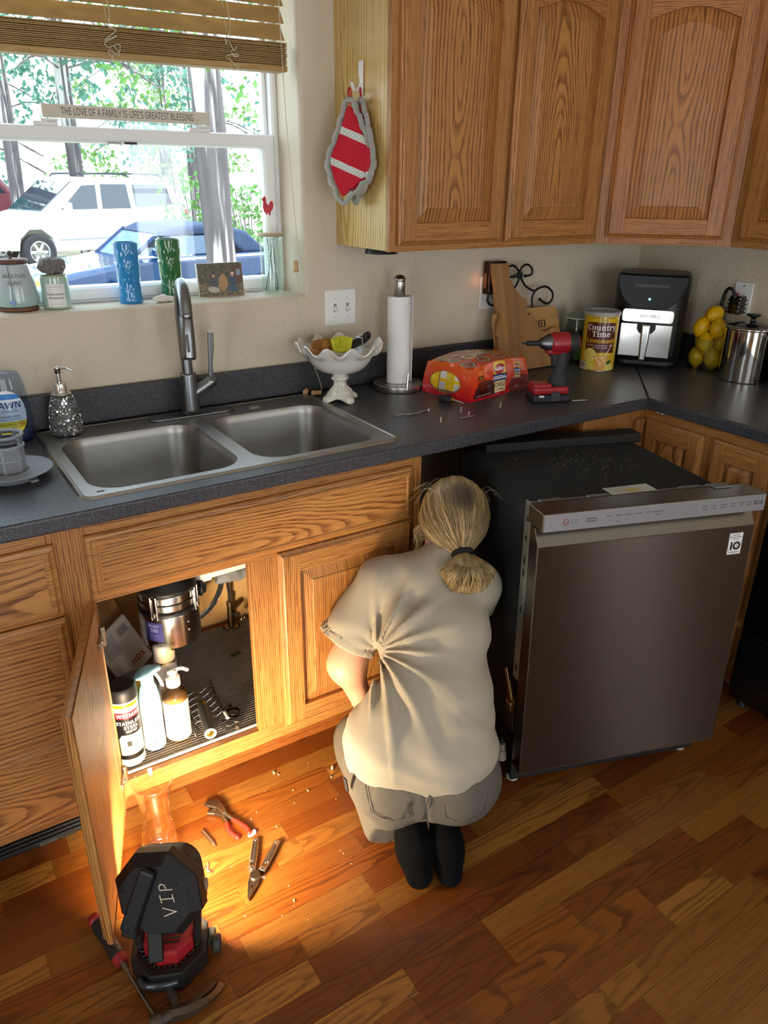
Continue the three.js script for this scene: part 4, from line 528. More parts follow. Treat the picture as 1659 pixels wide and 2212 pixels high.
// ---------- compote bowl with scrubbers ----------
{
  const bX = 0.468, bZ = 0.158, c = thing('compote_bowl', 'white ruffled ceramic pedestal bowl beside the sink', 'bowl', [bX, CT, bZ]), cer = phys(0xe9e4d8, 0.14, { clearcoat: 0.8, iridescence: 0.4 });
  const N = 96, M = 20, pos = [], P = (i, j, off) => { const a = i / N * 2 * PI, t = j / M, w = Math.sin(a * 11) * 0.5 + Math.sin(a * 5 + 1) * 0.5, ru = sst(0.78, 1, t), r = lerp(0.022, 0.118, Math.pow(t, 0.62)) + ru * (0.018 + 0.007 * w) - off, y = 0.092 + Math.pow(t, 1.9) * 0.082 + ru * 0.013 * Math.sin(a * 11 + 0.7); return [Math.cos(a) * r, y + off * 0.8, Math.sin(a) * r]; };
  for (const off of [0, 0.004]) for (let i = 0; i < N; i++) for (let j = 0; j < M; j++) { const a = P(i, j, off), b = P(i + 1, j, off), d = P(i + 1, j + 1, off), e = P(i, j + 1, off); off ? pos.push(...a, ...b, ...d, ...a, ...d, ...e) : pos.push(...a, ...d, ...b, ...a, ...e, ...d); }
  for (let i = 0; i < N; i++) { const a = P(i, M, 0), b = P(i + 1, M, 0), d = P(i + 1, M, 0.004), e = P(i, M, 0.004); pos.push(...a, ...b, ...d, ...a, ...d, ...e); const f = P(i, 0, 0.004), g = P(i + 1, 0, 0.004); pos.push(0, 0.0952, 0, ...g, ...f); }
  part(c, 'dish', fromTris(pos, 1.2), cer);
  const ped = (y, a) => { const l = [[0, 0.053], [0.012, 0.05], [0.03, 0.036], [0.05, 0.022], [0.062, 0.0205], [0.075, 0.029], [0.083, 0.022], [0.094, 0.024]]; let k = 1; while (k < l.length - 1 && l[k][0] < y) k++; const t = cl((y - l[k - 1][0]) / (l[k][0] - l[k - 1][0])), r = lerp(l[k - 1][1], l[k][1], sm(t)); return r * (1 + (y < 0.05 ? 0.16 : 0.05) * Math.cos(a * 4 + 0.4) + (y < 0.05 ? 0.05 * Math.sin(a * 12) : 0.03 * Math.cos(a * 8))); };
  part(c, 'pedestal', nets((x, y, z) => { const a = Math.atan2(z, x), q = Math.hypot(x, z); let d = Math.max(q - ped(cl(y, 0.002, 0.094), a), Math.max(0.008 + 0.005 * Math.cos(a * 4 + 0.4 + PI) - y, y - 0.096)); for (let k = 0; k < 4; k++) { const t = (k * PI / 2) - 0.1; d = smin(d, Math.hypot(x - Math.cos(t) * 0.052, y - 0.0105, z - Math.sin(t) * 0.052) - 0.0105, 0.012); } return d * 0.8; }, [-0.07, -0.006, -0.07], [0.07, 0.1, 0.07], 0.0026), cer);
  const b = thing('dish_brush', 'scrub brush with yellow bristles and black handle lying in the bowl', 'brush', [bX, CT + 0.172, bZ], 0.25);
  part(b, 'bristles', (() => { const R = rng(8), L = []; for (let k = 0; k < 420; k++) { const a = R() * 6.28, q = Math.sqrt(R()), x = Math.cos(a) * q * 0.034, z = Math.sin(a) * q * 0.026; L.push(mv(cyl(0.0011, 0.0013, 0.03 + R() * 0.006, 5), 0.0 + x, 0.006 + (1 - q * q) * 0.008, z + 0.01, z * 6, 0, -x * 6)); } L.push(mv(sph(0.03, 16, 10), 0, -0.004, 0.01, 0, 0, 0, [1, 0.5, 0.8])); return merge(L); })(), phys(0xf2ee38, 0.4, { transmission: 0.2, thickness: 0 })).userData.kind = 'stuff';
  part(b, 'handle', merge(mv(bx(0.09, 0.024, 0.026, 0.01, 3), 0.072, 0.0, 0.0, 0, 0.1, 0.16), mv(tor(0.0125, 0.0075, 10, 24), 0.124, 0.011, -0.006, 0.5, 0.1, 0)), mat(0x17191b, 0.45)); part(b, 'ferrule', mv(bx(0.004, 0.026, 0.028, 0.004), 0.088, 0.004, -0.001, 0, 0.1, 0.16), chrome);
  const w = thing('wooden_brush', 'natural bristle wooden brush lying at the back of the bowl', 'brush', [bX - 0.05, CT + 0.166, bZ - 0.02], 0.35); part(w, 'bristles', (() => { const R = rng(9), L = []; for (let k = 0; k < 330; k++) { const x = (R() - 0.5) * 0.075, z = (R() - 0.5) * 0.03; L.push(mv(cyl(0.0008, 0.001, 0.026 + R() * 0.004, 4), x, 0.012, z, z * 8 + (R() - 0.5) * 0.2, 0, -x * 5)); } return merge(L); })(), mat(0xb9803c, 0.7)).userData.kind = 'stuff'; part(w, 'block', mv(bx(0.085, 0.014, 0.036, 0.006), 0, -0.004, 0), mat(0xa46a34, 0.6));
}
// ---------- paper towel ----------
{
  const x = 0.712, z = 0.122, h = thing('paper_towel_holder', 'brushed steel upright paper towel holder with a round base', 'holder', [x, CT, z]);
  part(h, 'base', lathe([[0.001, 0], [0.08, 0], [0.083, 0.002], [0.083, 0.02], [0.081, 0.0225], [0.001, 0.0235]], 56), steel); part(h, 'post', mv(cyl(0.008, 0.008, 0.31, 16), 0, 0.178, 0), steel); part(h, 'finial', mv(lathe([[0.001, 0], [0.0185, 0], [0.0185, 0.042], [0.0165, 0.046], [0.019, 0.049], [0.019, 0.055], [0.012, 0.064], [0.001, 0.067]], 28), 0, 0.302, 0), steel);
  part(h, 'tension_arm', rod([-0.016, 0.012, 0.078], [-0.01, 0.066, 0.074], 0.0042), chrome);
  const r = thing('paper_towel_roll', 'white paper towel roll on the upright holder', 'paper roll', [x, CT + 0.0235, z]); const T = tex(256, 256, (u, v) => fbm(u * 26, v * 26, 6, 3), { srgb: false, rep: [2, 3] });
  part(r, 'sheets', merge(mv(cyl(0.038, 0.038, 0.279, 48, true), 0, 0.14, 0), mv(new THREE.RingGeometry(0.019, 0.038, 40), 0, 0.2795, 0, -PI / 2), mv(bx(0.0015, 0.279, 0.03), 0.0383, 0.14, 0.008, 0, 0.1)), mat(0xf4f3f0, 0.9, { bumpMap: T, bumpScale: 0.0015 })); part(r, 'core', mv(cyl(0.0192, 0.0192, 0.279, 28, true), 0, 0.14, 0), mat(0x9a7d5c, 0.9));
}
// ---------- shrink-wrapped chili pack ----------
{
  const c = thing('chili_pack', 'shrink-wrapped red and orange multipack of canned chili', 'canned goods', [0.935, CT, 0.262], 0.2), w = 0.31, d = 0.205, h = 0.122;
  const face = (W, H, draw) => phys(0xffffff, 0.12, { map: ctex(W, H, draw), clearcoat: 0.8, clearcoatRoughness: 0.1, bumpMap: tex(128, 128, (u, v) => fbm(u * 9, v * 5, 33, 3), { srgb: false, mirror: true }), bumpScale: 0.006 });
  const base = (g, W, H) => { const q = g.createLinearGradient(0, 0, 0, H); q.addColorStop(0, '#e8641c'); q.addColorStop(0.55, '#e03a1c'); q.addColorStop(1, '#d8142a'); g.fillStyle = q; g.fillRect(0, 0, W, H); };
  const logo = (g, x, y, s) => { g.save(); g.translate(x, y); g.scale(s, s); g.fillStyle = '#f6cf3c'; g.beginPath(); g.roundRect(-92, -108, 184, 112, 30); g.fill(); g.fillStyle = '#b3141e'; g.beginPath(); g.ellipse(0, -42, 84, 44, -0.05, 0, 7); g.fill(); text(g, 'Nalley', 0, -26, 'bold 52px sans-serif', '#fff'); g.fillStyle = '#173a78'; g.fillRect(-104, 2, 208, 62); text(g, 'ORIGINAL', 0, 49, 'bold 42px sans-serif', '#fff'); g.fillStyle = '#f4dfa2'; g.fillRect(-80, 64, 160, 100); text(g, 'CHILI', 0, 116, 'bold 54px sans-serif', '#1a1a1a'); text(g, 'NO BEANS', 0, 146, 'bold 20px sans-serif', '#a02020'); g.restore(); };
  const top = (x, z) => h - 0.012 * sst(0.02, 0.16, Math.abs(x)) - 0.01 * sst(0.02, 0.1, Math.abs(z)) + 0.006 * (fbm(x * 30 + 9, z * 30 + 9, 2) - 0.5), N = 24, M = 16, tp = [], ww = w / 2 - 0.012, dd = d / 2 - 0.012;
  const G = new THREE.PlaneGeometry(2 * ww, 2 * dd, N, M); mv(G, 0, 0, 0, -PI / 2); { const p = G.attributes.position; for (let i = 0; i < p.count; i++) p.setY(i, top(p.getX(i), p.getZ(i))); G.computeVertexNormals(); }
  part(c, 'wrap_top', G, face(512, 384, (g, W, H) => { base(g, W, H * 3); const R = rng(3); for (let k = 0; k < 12; k++) { const x = 50 + (k % 4) * 138, y = 70 + Math.floor(k / 4) * 120; g.fillStyle = '#8a3a1c'; g.beginPath(); g.ellipse(x, y, 56, 50, 0, 0, 7); g.fill(); g.fillStyle = '#c9c2b4'; g.beginPath(); g.ellipse(x, y, 48, 42, 0, 0, 7); g.fill(); g.fillStyle = '#9a5a3c'; g.beginPath(); g.ellipse(x, y, 38, 33, 0, 0, 7); g.fill(); } g.save(); g.translate(250, 190); g.rotate(-0.05); g.fillStyle = 'rgba(120,60,30,0.55)'; g.fillRect(-170, -70, 340, 140); text(g, 'CHILI', 0, 50, 'bold 110px sans-serif', '#e8dcb8'); text(g, 'ORIGINAL', 0, -36, 'bold 44px sans-serif', '#d03020'); g.restore(); }));
  const side = (W, flip) => { const p = [], n = 20, m = 8, uv = [], F = (i, j) => { const s = i / n * 2 - 1, t = j / m, hw = W / 2, x = s * (hw - 0.012 * t * t), H = flip ? top(s * 0, 0) : h, yy = t * (flip ? top(ww, s * dd) : top(s * ww, dd)), z = (flip ? w / 2 : d / 2) - 0.012 * t * t - 0.004 * Math.cos(s * 9 + t * 3) * t * (1 - t); return [x, yy, z]; }; for (let i = 0; i < n; i++) for (let j = 0; j < m; j++) { const a = F(i, j), b = F(i + 1, j), e = F(i + 1, j + 1), f = F(i, j + 1); p.push(...a, ...b, ...e, ...a, ...e, ...f); const U = [i / n, (i + 1) / n], Q = [j / m, (j + 1) / m]; uv.push(U[0], Q[0], U[1], Q[0], U[1], Q[1], U[0], Q[0], U[1], Q[1], U[0], Q[1]); } const g = fromTris(p, 1); g.setAttribute('uv', new THREE.BufferAttribute(new Float32Array(uv), 2)); return g; };
  const fm = face(1024, 352, (g, W, H) => { base(g, W, H); g.fillStyle = '#4a1a14'; g.beginPath(); g.moveTo(60, 330); g.quadraticCurveTo(90, 200, 210, 170); g.quadraticCurveTo(330, 150, 400, 200); g.lineTo(460, 330); g.fill(); g.fillStyle = '#6e2c1c'; g.beginPath(); g.ellipse(220, 200, 90, 50, 0, 0, 7); g.fill(); g.fillStyle = '#8a1620'; g.beginPath(); g.ellipse(880, 290, 220, 110, 0, 0, 7); g.fill(); text(g, '12', 170, 90, 'bold 60px sans-serif', '#f8c850'); g.fillStyle = '#1a1410'; g.fillRect(135, 104, 90, 36); text(g, 'PACK', 180, 132, 'bold 26px sans-serif', '#f8c850'); logo(g, 510, 130, 1.15); logo(g, 830, 110, 0.62); text(g, '12 CANS - NET WT 15 OZ', 230, 316, '22px sans-serif', '#e8dcc8'); });
  part(c, 'wrap_side', side(w, false), fm); part(c, 'wrap_side', side(w, false), fm, 0, 0, 0, 0, PI, 0);
  const em = face(512, 280, (g, W, H) => { base(g, W, H); g.fillStyle = '#8a6a48'; g.beginPath(); g.ellipse(240, 160, 170, 92, 0, 0, 7); g.fill(); g.save(); g.beginPath(); g.ellipse(240, 156, 160, 84, 0, 0, 7); g.clip(); for (const x of [90, 260, 420]) { g.fillStyle = '#f0c020'; g.fillRect(x - 80, 60, 160, 160); g.fillStyle = '#e8e4dc'; g.fillRect(x - 76, 70, 70, 60); g.fillStyle = '#dcd8d0'; g.fillRect(x - 76, 160, 60, 60); g.fillStyle = '#8890a0'; for (let k = 0; k < 5; k++) g.fillRect(x - 70, 168 + k * 10, 50, 4); g.fillStyle = '#e6dc50'; g.fillRect(x, 100, 40, 40); } g.restore(); });
  part(c, 'wrap_end', side(d, true), em, 0, 0, 0, 0, PI / 2, 0); part(c, 'wrap_end', side(d, true), em, 0, 0, 0, 0, -PI / 2, 0); part(c, 'tray', mv(bx(w - 0.03, 0.06, d - 0.03), 0, 0.031, 0), mat(0x8a6a48, 0.8));
}
// ---------- cordless driver ----------
{
  const d = thing('cordless_driver', 'red and black cordless impact driver standing on its battery', 'power tool', [1.055, CT, 0.495], -0.42), rp = phys(0x9c1420, 0.3, { clearcoat: 0.4 }), bk = mat(0x1d1e20, 0.6), gy = metal(0x77787a, 0.35);
  part(d, 'battery', merge(mv(bx(0.128, 0.026, 0.078, 0.008, 3), -0.01, 0.013, 0)), bk); part(d, 'battery_top', merge(mv(bx(0.118, 0.026, 0.07, 0.01, 3), -0.012, 0.037, 0), mv(bx(0.06, 0.018, 0.058, 0.008), -0.038, 0.05, 0)), rp); part(d, 'latch', mv(bx(0.03, 0.03, 0.004, 0.002), 0.0, 0.02, 0.0395), mat(0x303234, 0.4)); part(d, 'badge', mv(bx(0.016, 0.006, 0.001), -0.045, 0.022, 0.0395), mat(0xd8d8d8, 0.5));
  part(d, 'handle', nets((x, y, z) => smin(ell(x, 0, z, [0.022 + (y - 0.1) * 0.12, 0, 0], [0.023, 1, 0.0185]) * 1.0 + (y < 0.05 || y > 0.165 ? 0.01 : 0), cap(x, y, z, [0.012, 0.056, 0], [0.026, 0.056, 0], 0.024, 0.024), 0.02), [-0.02, 0.045, -0.035], [0.065, 0.165, 0.035], 0.003), bk);
  part(d, 'motor_housing', mv(lathe([[0.001, -0.045], [0.02, -0.045], [0.031, -0.04], [0.0335, -0.02], [0.0335, 0.03], [0.028, 0.042], [0.001, 0.042]], 32), 0.02, 0.183, 0, 0, 0, PI / 2), rp); part(d, 'rear_band', mv(lathe([[0.0345, -0.012], [0.037, -0.006], [0.037, 0.01], [0.034, 0.016]], 32), 0.052, 0.183, 0, 0, 0, PI / 2), bk); part(d, 'rear_cap', mv(cyl(0.024, 0.026, 0.006, 8), 0.068, 0.183, 0, 0, 0, PI / 2), rp);
  part(d, 'nose', mv(lathe([[0.012, 0], [0.014, 0.002], [0.02, 0.012], [0.028, 0.028], [0.029, 0.034], [0.001, 0.034]], 28), -0.052, 0.183, 0, 0, 0, -PI / 2), gy); part(d, 'chuck', merge(mv(cyl(0.008, 0.0085, 0.045, 18), -0.072, 0.183, 0, 0, 0, PI / 2), mv(cyl(0.0028, 0.0035, 0.022, 8), -0.1, 0.183, 0, 0, 0, PI / 2)), bk);
  part(d, 'trigger', mv(ext([[-0.008, 0.152], [-0.026, 0.148], [-0.014, 0.135], [-0.012, 0.112], [0.004, 0.108], [0.006, 0.15]], 0.018, 0.004), 0.004, 0, -0.009), bk); part(d, 'trigger_guard', mv(bx(0.05, 0.018, 0.04, 0.006), -0.006, 0.158, 0), rp);
}
// ---------- boards, wrought-iron stand, jar against the wall ----------
{
  const lean = -0.245, bam = mat(0xb98a56, 0.55, { map: tex(256, 256, (u, v) => { const s = Math.floor(u * 12), k = 0.82 + 0.16 * h3(s, 2, 1) + 0.06 * (n2(u * 200, v * 6, 3) - 0.5); return [k, k * 0.98, k * 0.95]; }, { rep: [4, 2], mirror: true }) });
  const pts = [[1.15, 0.386], [1.23, 0.383], [1.228, 0.335], [1.244, 0.297], [1.279, 0.263], [1.301, 0.255], [1.293, 0.21], [1.301, 0.193], [1.314, 0.204], [1.328, 0.188], [1.341, 0.163], [1.355, 0.14], [1.371, 0.131], [1.403, 0.138], [1.435, 0.145], [1.455, 0.13], [1.458, 0.067], [1.452, 0.001], [1.145, 0.001], [1.146, 0.101], [1.151, 0.126], [1.14, 0.134], [1.15, 0.162], [1.171, 0.203], [1.152, 0.232], [1.154, 0.297]].map(([x, y]) => [x - 1.3, y]);
  const b = one('state_shaped_board', 'wooden cutting board cut in the outline of a state leaning on the backsplash', 'cutting board', grain(mv(ext(pts.reverse(), 0.016, 0.002), 0, 0, -0.016), 'y'), bam, [1.3, CT + 0.004, 0.148]); b.rotation.x = lean;
  const t = thing('engraved_board', 'pale bamboo cutting board with engraved letters behind the state shaped board', 'cutting board', [1.317, CT + 0.004, 0.122]); t.rotation.x = lean; part(t, 'board', grain(mv(ext(rrect(0.325, 0.215, 0.03, 0, 0.1085), 0.014, 0.003), 0, 0, -0.014), 'x'), mat(0xd0a468, 0.55, { map: bam.map }));
  part(t, 'engraving', mv(bx(0.16, 0.036, 0.0006), 0.03, 0.153, 0.0004), mat(0xffffff, 0.7, { transparent: true, map: ctex(512, 112, (g) => { g.clearRect(0, 0, 512, 112); text(g, 'IDAHO', 256, 92, 'bold 112px serif', '#4a2818'); }) })); part(t, 'hanging_cord', tube([[-0.135, 0.185, 0.004], [-0.15, 0.16, 0.008], [-0.175, 0.135, 0.01], [-0.17, 0.132, 0.012], [-0.148, 0.155, 0.01]], 0.002, 24, 6), mat(0xcaa878, 0.8));
  const s = thing('scroll_stand', 'black wrought iron scroll stand against the wall', 'stand', [0, 0, 0.05]), iron = mat(0x121213, 0.45); const z = (l, r = 0.0042) => part(s, 'scroll', tube(l.map(([x, y]) => [x, y, 0]), r, 40, 8), iron);
  z([[1.289, 1.253], [1.296, 1.272], [1.321, 1.281], [1.345, 1.267], [1.348, 1.248], [1.335, 1.242], [1.315, 1.241]]); z([[1.285, 1.254], [1.273, 1.27], [1.249, 1.281], [1.225, 1.27], [1.222, 1.25], [1.24, 1.242], [1.262, 1.242]]); z([[1.287, 1.235], [1.282, 1.221], [1.264, 1.2], [1.22, 1.183]]); z([[1.296, 1.234], [1.319, 1.207], [1.348, 1.191], [1.372, 1.183]]);
  z([[1.363, 0.916], [1.363, 1.121], [1.359, 1.154], [1.369, 1.182], [1.395, 1.195], [1.429, 1.196], [1.459, 1.177], [1.466, 1.154], [1.451, 1.135], [1.426, 1.137], [1.4, 1.152]]); z([[1.219, 0.916], [1.219, 1.121], [1.223, 1.154], [1.213, 1.182], [1.187, 1.195], [1.155, 1.193], [1.143, 1.172], [1.152, 1.152], [1.18, 1.143]]);
  for (const [x, y] of [[1.315, 1.241], [1.262, 1.242], [1.4, 1.152], [1.18, 1.143]]) part(s, 'ball_tip', mv(sph(0.0065, 12, 8), x, y, 0), iron); part(s, 'collar', mv(bx(0.02, 0.02, 0.016, 0.003), 1.288, 1.244, 0), iron); part(s, 'cross_bar', rod([1.219, 0.96, 0], [1.363, 0.96, 0], 0.004), iron);
}
{
  const x = 1.55, z = 0.115, j = thing('clamp_jar', 'clear glass clamp-top jar behind the cordless driver', 'jar', [x, CT, z], faceCam(x, z)); part(j, 'glass', lathe([[0.001, 0.002], [0.044, 0.002], [0.048, 0.008], [0.048, 0.13], [0.042, 0.15], [0.042, 0.166], [0.04, 0.166], [0.04, 0.15], [0.046, 0.128], [0.046, 0.008], [0.001, 0.005]], 36), pane(0xe4efe8, 0.02)); part(j, 'lid', lathe([[0.001, 0.17], [0.044, 0.17], [0.047, 0.175], [0.046, 0.182], [0.03, 0.188], [0.001, 0.19]], 36), pane(0xe4efe8, 0.02)); part(j, 'gasket', mv(tor(0.043, 0.0022), 0, 0.168, 0, PI / 2), mat(0xd8d4cc, 0.5));
  part(j, 'clamp', merge(tube([[0.047, 0.15, -0.01], [0.058, 0.165, 0], [0.058, 0.185, 0], [0.047, 0.178, 0.01]], 0.0016, 20, 6), tube([[0.058, 0.175, 0], [0.062, 0.15, 0.004], [0.06, 0.12, 0.004]], 0.0016, 12, 6), mv(tor(0.0428, 0.0014), 0, 0.155, 0, PI / 2)), chrome);
  for (let k = 0; k < 3; k++) part(j, 'lime_slice', mv(lathe([[0.001, -0.003], [0.019, -0.003], [0.0215, 0], [0.019, 0.003], [0.001, 0.003]], 24), 0.012 - k * 0.012, 0.03 + k * 0.035, 0.03, PI / 2 + 0.2, 0, 0), mat(k % 2 ? 0xdfe8c0 : 0x6f9a3c, 0.5));
}
{ // outlet with a plug-in warmer behind the boards
  const o = thing('wall_outlet', 'white wall outlet plate behind the boards', 'outlet', [1.2, 1.185, 0.0005]); part(o, 'plate', mv(bx(0.075, 0.118, 0.006, 0.003), -0.02, 0, 0.003), white); part(o, 'receptacle', mv(bx(0.034, 0.028, 0.002, 0.001), -0.02, -0.02, 0.0065), white);
  const w = thing('plug_in_warmer', 'bronze framed mirrored plug-in night light glowing faintly behind the board', 'night light', [1.187, 1.24, 0.0085]); part(w, 'frame', mv(loop(0.078, 0.112, [[0, 0], [0, 0.03], [0.006, 0.032], [0.008, 0.03], [0.008, 0.022]]), 0, 0, 0.006), metal(0x4a3a30, 0.35)); part(w, 'back', mv(bx(0.07, 0.104, 0.02), 0, 0, 0.01), mat(0x2a2220, 0.6));
  part(w, 'mirror', (() => { const g = new THREE.PlaneGeometry(0.064, 0.098, 10, 14), p = g.attributes.position; for (let i = 0; i < p.count; i++) p.setZ(i, 0.024 + 0.004 * n2(p.getX(i) * 90 + 7, p.getY(i) * 90 + 7, 3)); g.computeVertexNormals(); return g; })(), metal(0xb08458, 0.12));
  part(w, 'bulb_glow', mv(bx(0.002, 0.05, 0.012), -0.0425, -0.01, 0.02), mat(0x5a4434, 0.5, { emissive: 0xff9040, emissiveIntensity: 0.05 })); const l = new THREE.PointLight(0xff9a55, 0.0012); l.position.set(-0.062, -0.01, 0.02); l.castShadow = true; l.shadow.radius = 0.5; w.add(l);
}
// ---------- corner: drink mix, air fryer, lemons, canisters ----------
{
  const x = 1.533, z = 0.246, c = thing('drink_mix_can', 'yellow lemonade drink mix canister with brown label', 'canister', [x, CT, z], faceCam(x, z)), r = 0.0625, h = 0.208;
  part(c, 'body', mv(new THREE.CylinderGeometry(r, r, h, 56, 1, true, -PI, 2 * PI), 0, h / 2 + 0.001, 0), phys(0xffffff, 0.3, { clearcoat: 0.3, map: ctex(1536, 820, (g, W, H) => {
    const q = g.createLinearGradient(0, 0, 0, H); q.addColorStop(0, '#e8c21c'); q.addColorStop(0.4, '#d9ae10'); q.addColorStop(1, '#e6c83a'); g.fillStyle = q; g.fillRect(0, 0, W, H); const cx = W / 2; text(g, 'no artificial sweeteners', cx + 30, 66, 'bold 30px serif', '#3a2a10'); text(g, 'or flavors', cx + 30, 98, 'bold 30px serif', '#3a2a10');
    g.fillStyle = '#5c2414'; g.beginPath(); g.moveTo(cx - 210, 130); g.quadraticCurveTo(cx, 104, cx + 240, 130); g.lineTo(cx + 240, 560); g.quadraticCurveTo(cx, 520, cx - 210, 600); g.fill(); text(g, 'Country', cx + 20, 230, 'bold 106px serif', '#fff8f0'); text(g, 'Time', cx + 20, 322, 'bold 106px serif', '#fff8f0'); text(g, 'Lemonade', cx + 20, 410, 'italic bold 84px serif', '#f2c020'); text(g, 'FLAVORED DRINK MIX WITH OTHER', cx + 20, 456, 'bold 24px sans-serif', '#d8c8c0'); text(g, 'NATURAL FLAVOR', cx + 20, 488, 'bold 26px sans-serif', '#d8c8c0');
    const sl = (X, Y, R2) => { g.fillStyle = '#f0d040'; g.beginPath(); g.arc(X, Y, R2, 0, 7); g.fill(); g.fillStyle = '#f8eeb0'; g.beginPath(); g.arc(X, Y, R2 * 0.88, 0, 7); g.fill(); g.fillStyle = '#eed860'; for (let k = 0; k < 8; k++) { g.beginPath(); g.moveTo(X, Y); g.arc(X, Y, R2 * 0.8, k * 0.785 + 0.06, k * 0.785 + 0.72); g.fill(); } };
    sl(cx - 120, 590, 100); g.fillStyle = '#e8a850'; g.beginPath(); g.moveTo(cx - 60, 590); g.lineTo(cx + 170, 590); g.lineTo(cx + 130, 800); g.lineTo(cx - 10, 800); g.fill(); g.fillStyle = '#f4d8a0'; for (let k = 0; k < 6; k++) g.fillRect(cx - 30 + k * 28, 610 + (k % 3) * 40, 30, 34); g.strokeStyle = '#f6eee0'; g.lineWidth = 12; g.beginPath(); g.moveTo(cx + 100, 610); g.lineTo(cx + 200, 430); g.stroke(); g.fillStyle = '#2a5a34'; g.beginPath(); g.ellipse(cx + 180, 690, 48, 24, -0.4, 0, 7); g.fill(); sl(cx - 130, 780, 90); sl(cx + 210, 800, 90); g.fillStyle = '#e8e8e8'; g.fillRect(cx - 300, 700, 130, 110); g.fillStyle = '#444'; for (let k = 0; k < 16; k++) g.fillRect(cx - 286 + k * 6.6, 714, 2 + (k * 7 % 4), 76); text(g, 'NET WT 63 OZ (3 LB 15 OZ)', cx, 812, 'bold 22px sans-serif', '#6a5010');
  }) })); part(c, 'rim', merge(mv(tor(r, 0.0022, 8, 48), 0, 0.002, 0, PI / 2), mv(tor(r, 0.002, 8, 48), 0, h, 0, PI / 2)), chrome);
  part(c, 'lid', lathe([[0.001, h - 0.004], [0.06, h - 0.004], [0.0605, h + 0.006], [0.0645, h + 0.0065], [0.066, h + 0.003], [0.0655, h - 0.008], [0.064, h - 0.008]], 48), phys(0xcfcfcf, 0.35, { transmission: 0.4, thickness: 0 }));
}
{
  const a = thing('air_fryer', 'black air fryer with stainless steel front and glossy touch panel in the corner', 'air fryer', [1.778, CT, 0.262], -0.95), bk = mat(0x0e0e10, 0.38), w = 0.248, d = 0.235; a.scale.set(1.05, 1.03, 1.0);
  const shell = (t) => { const k = 1 - 0.13 * sst(0.0, 1, t) * 0 ; return k; };
  part(a, 'body', (() => { const R = []; const L = [[0.02, 0.93], [0.03, 0.99], [0.06, 1], [0.2, 1.0], [0.29, 1.02], [0.318, 1.0], [0.33, 0.94]]; const pos = []; const ring = (s, y) => rrect(w * s, d * s, 0.07 * s).getPoints(10).slice(0, -1).map((p) => [p.x, y, -p.y]); const rs = L.map(([y, s]) => ring(s, y)), n = rs[0].length; for (let i = 0; i + 1 < rs.length; i++) for (let k = 0; k < n; k++) { const A = rs[i][k], B = rs[i][(k + 1) % n], C = rs[i + 1][(k + 1) % n], D = rs[i + 1][k]; pos.push(...A, ...B, ...C, ...A, ...C, ...D); } const tp = rs[rs.length - 1], bt = rs[0]; for (let k = 0; k < n; k++) { pos.push(0, 0.334, 0, ...tp[k], ...tp[(k + 1) % n]); pos.push(0, 0.02, 0, ...bt[(k + 1) % n], ...bt[k]); } return fromTris(pos, 0.7); })(), bk);
  part(a, 'base', mv(ext(rrect(w * 0.96, d * 0.96, 0.065), 0.03, 0.008, 10), 0, 0.006, 0, -PI / 2), mat(0x1c1f24, 0.4)); for (const [x, z] of [[-0.08, 0.075], [0.08, 0.075], [-0.08, -0.075], [0.08, -0.075]]) part(a, 'foot', mv(cyl(0.013, 0.012, 0.008, 14), x, 0.004, z), black);
  const fz = d / 2; part(a, 'touch_panel', (() => { const s = new THREE.Shape(); s.moveTo(-0.118, 0.1); s.lineTo(0.118, 0.1); s.quadraticCurveTo(0.108, 0.0, 0.04, -0.012); s.quadraticCurveTo(0, -0.017, -0.04, -0.012); s.quadraticCurveTo(-0.108, 0.0, -0.118, 0.1); const g = ext(s, 0.008, 0.002, 16); return mv(g, 0, 0.226, fz - 0.002, -0.06); })(), phys(0x050506, 0.3, { specularIntensity: 0.35 }));
  part(a, 'power_light', mv(cyl(0.0042, 0.0042, 0.0012, 18), -0.002, 0.247, fz + 0.0055, PI / 2 - 0.06), mat(0xbfeeff, 0.4, { emissive: 0x8fdcff, emissiveIntensity: 1.6 }));
  const ss = metal(0xc6c4c0, 0.16); part(a, 'front_band', mv(ext(rrect(0.176, 0.047, 0.012), 0.006, 0.002, 8), 0, 0.188, fz), ss); const dr = part(a, 'drawer', (() => { const s = poly([[-0.088, 0], [0.088, 0], [0.088, 0.118], [0.03, 0.118], [0.03, 0.1], [0.02, 0.086], [-0.02, 0.086], [-0.03, 0.1], [-0.03, 0.118], [-0.088, 0.118]]); return mv(ext(s, 0.006, 0.002, 8), 0, 0.042, fz); })(), ss);
  part(dr, 'handle', mv(ext([[-0.011, -0.012], [0.011, -0.012], [0.014, 0.06], [0.0155, 0.118], [-0.0155, 0.118], [-0.014, 0.06]], 0.026, 0.006, 8, 3), 0, 0.044, fz + 0.008), ss); part(dr, 'handle_recess', mv(ext(rrect(0.06, 0.04, 0.012), 0.003), 0, 0.142, fz), black);
  part(a, 'brand_lettering', mv(bx(0.086, 0.014, 0.0006), 0.0, 0.188, fz + 0.0063), mat(0xffffff, 0.4, { transparent: true, map: ctex(384, 64, (g) => { g.clearRect(0, 0, 384, 64); text(g, 'gourmia', 192, 48, '64px sans-serif', '#f2f2f2'); }) }));
}
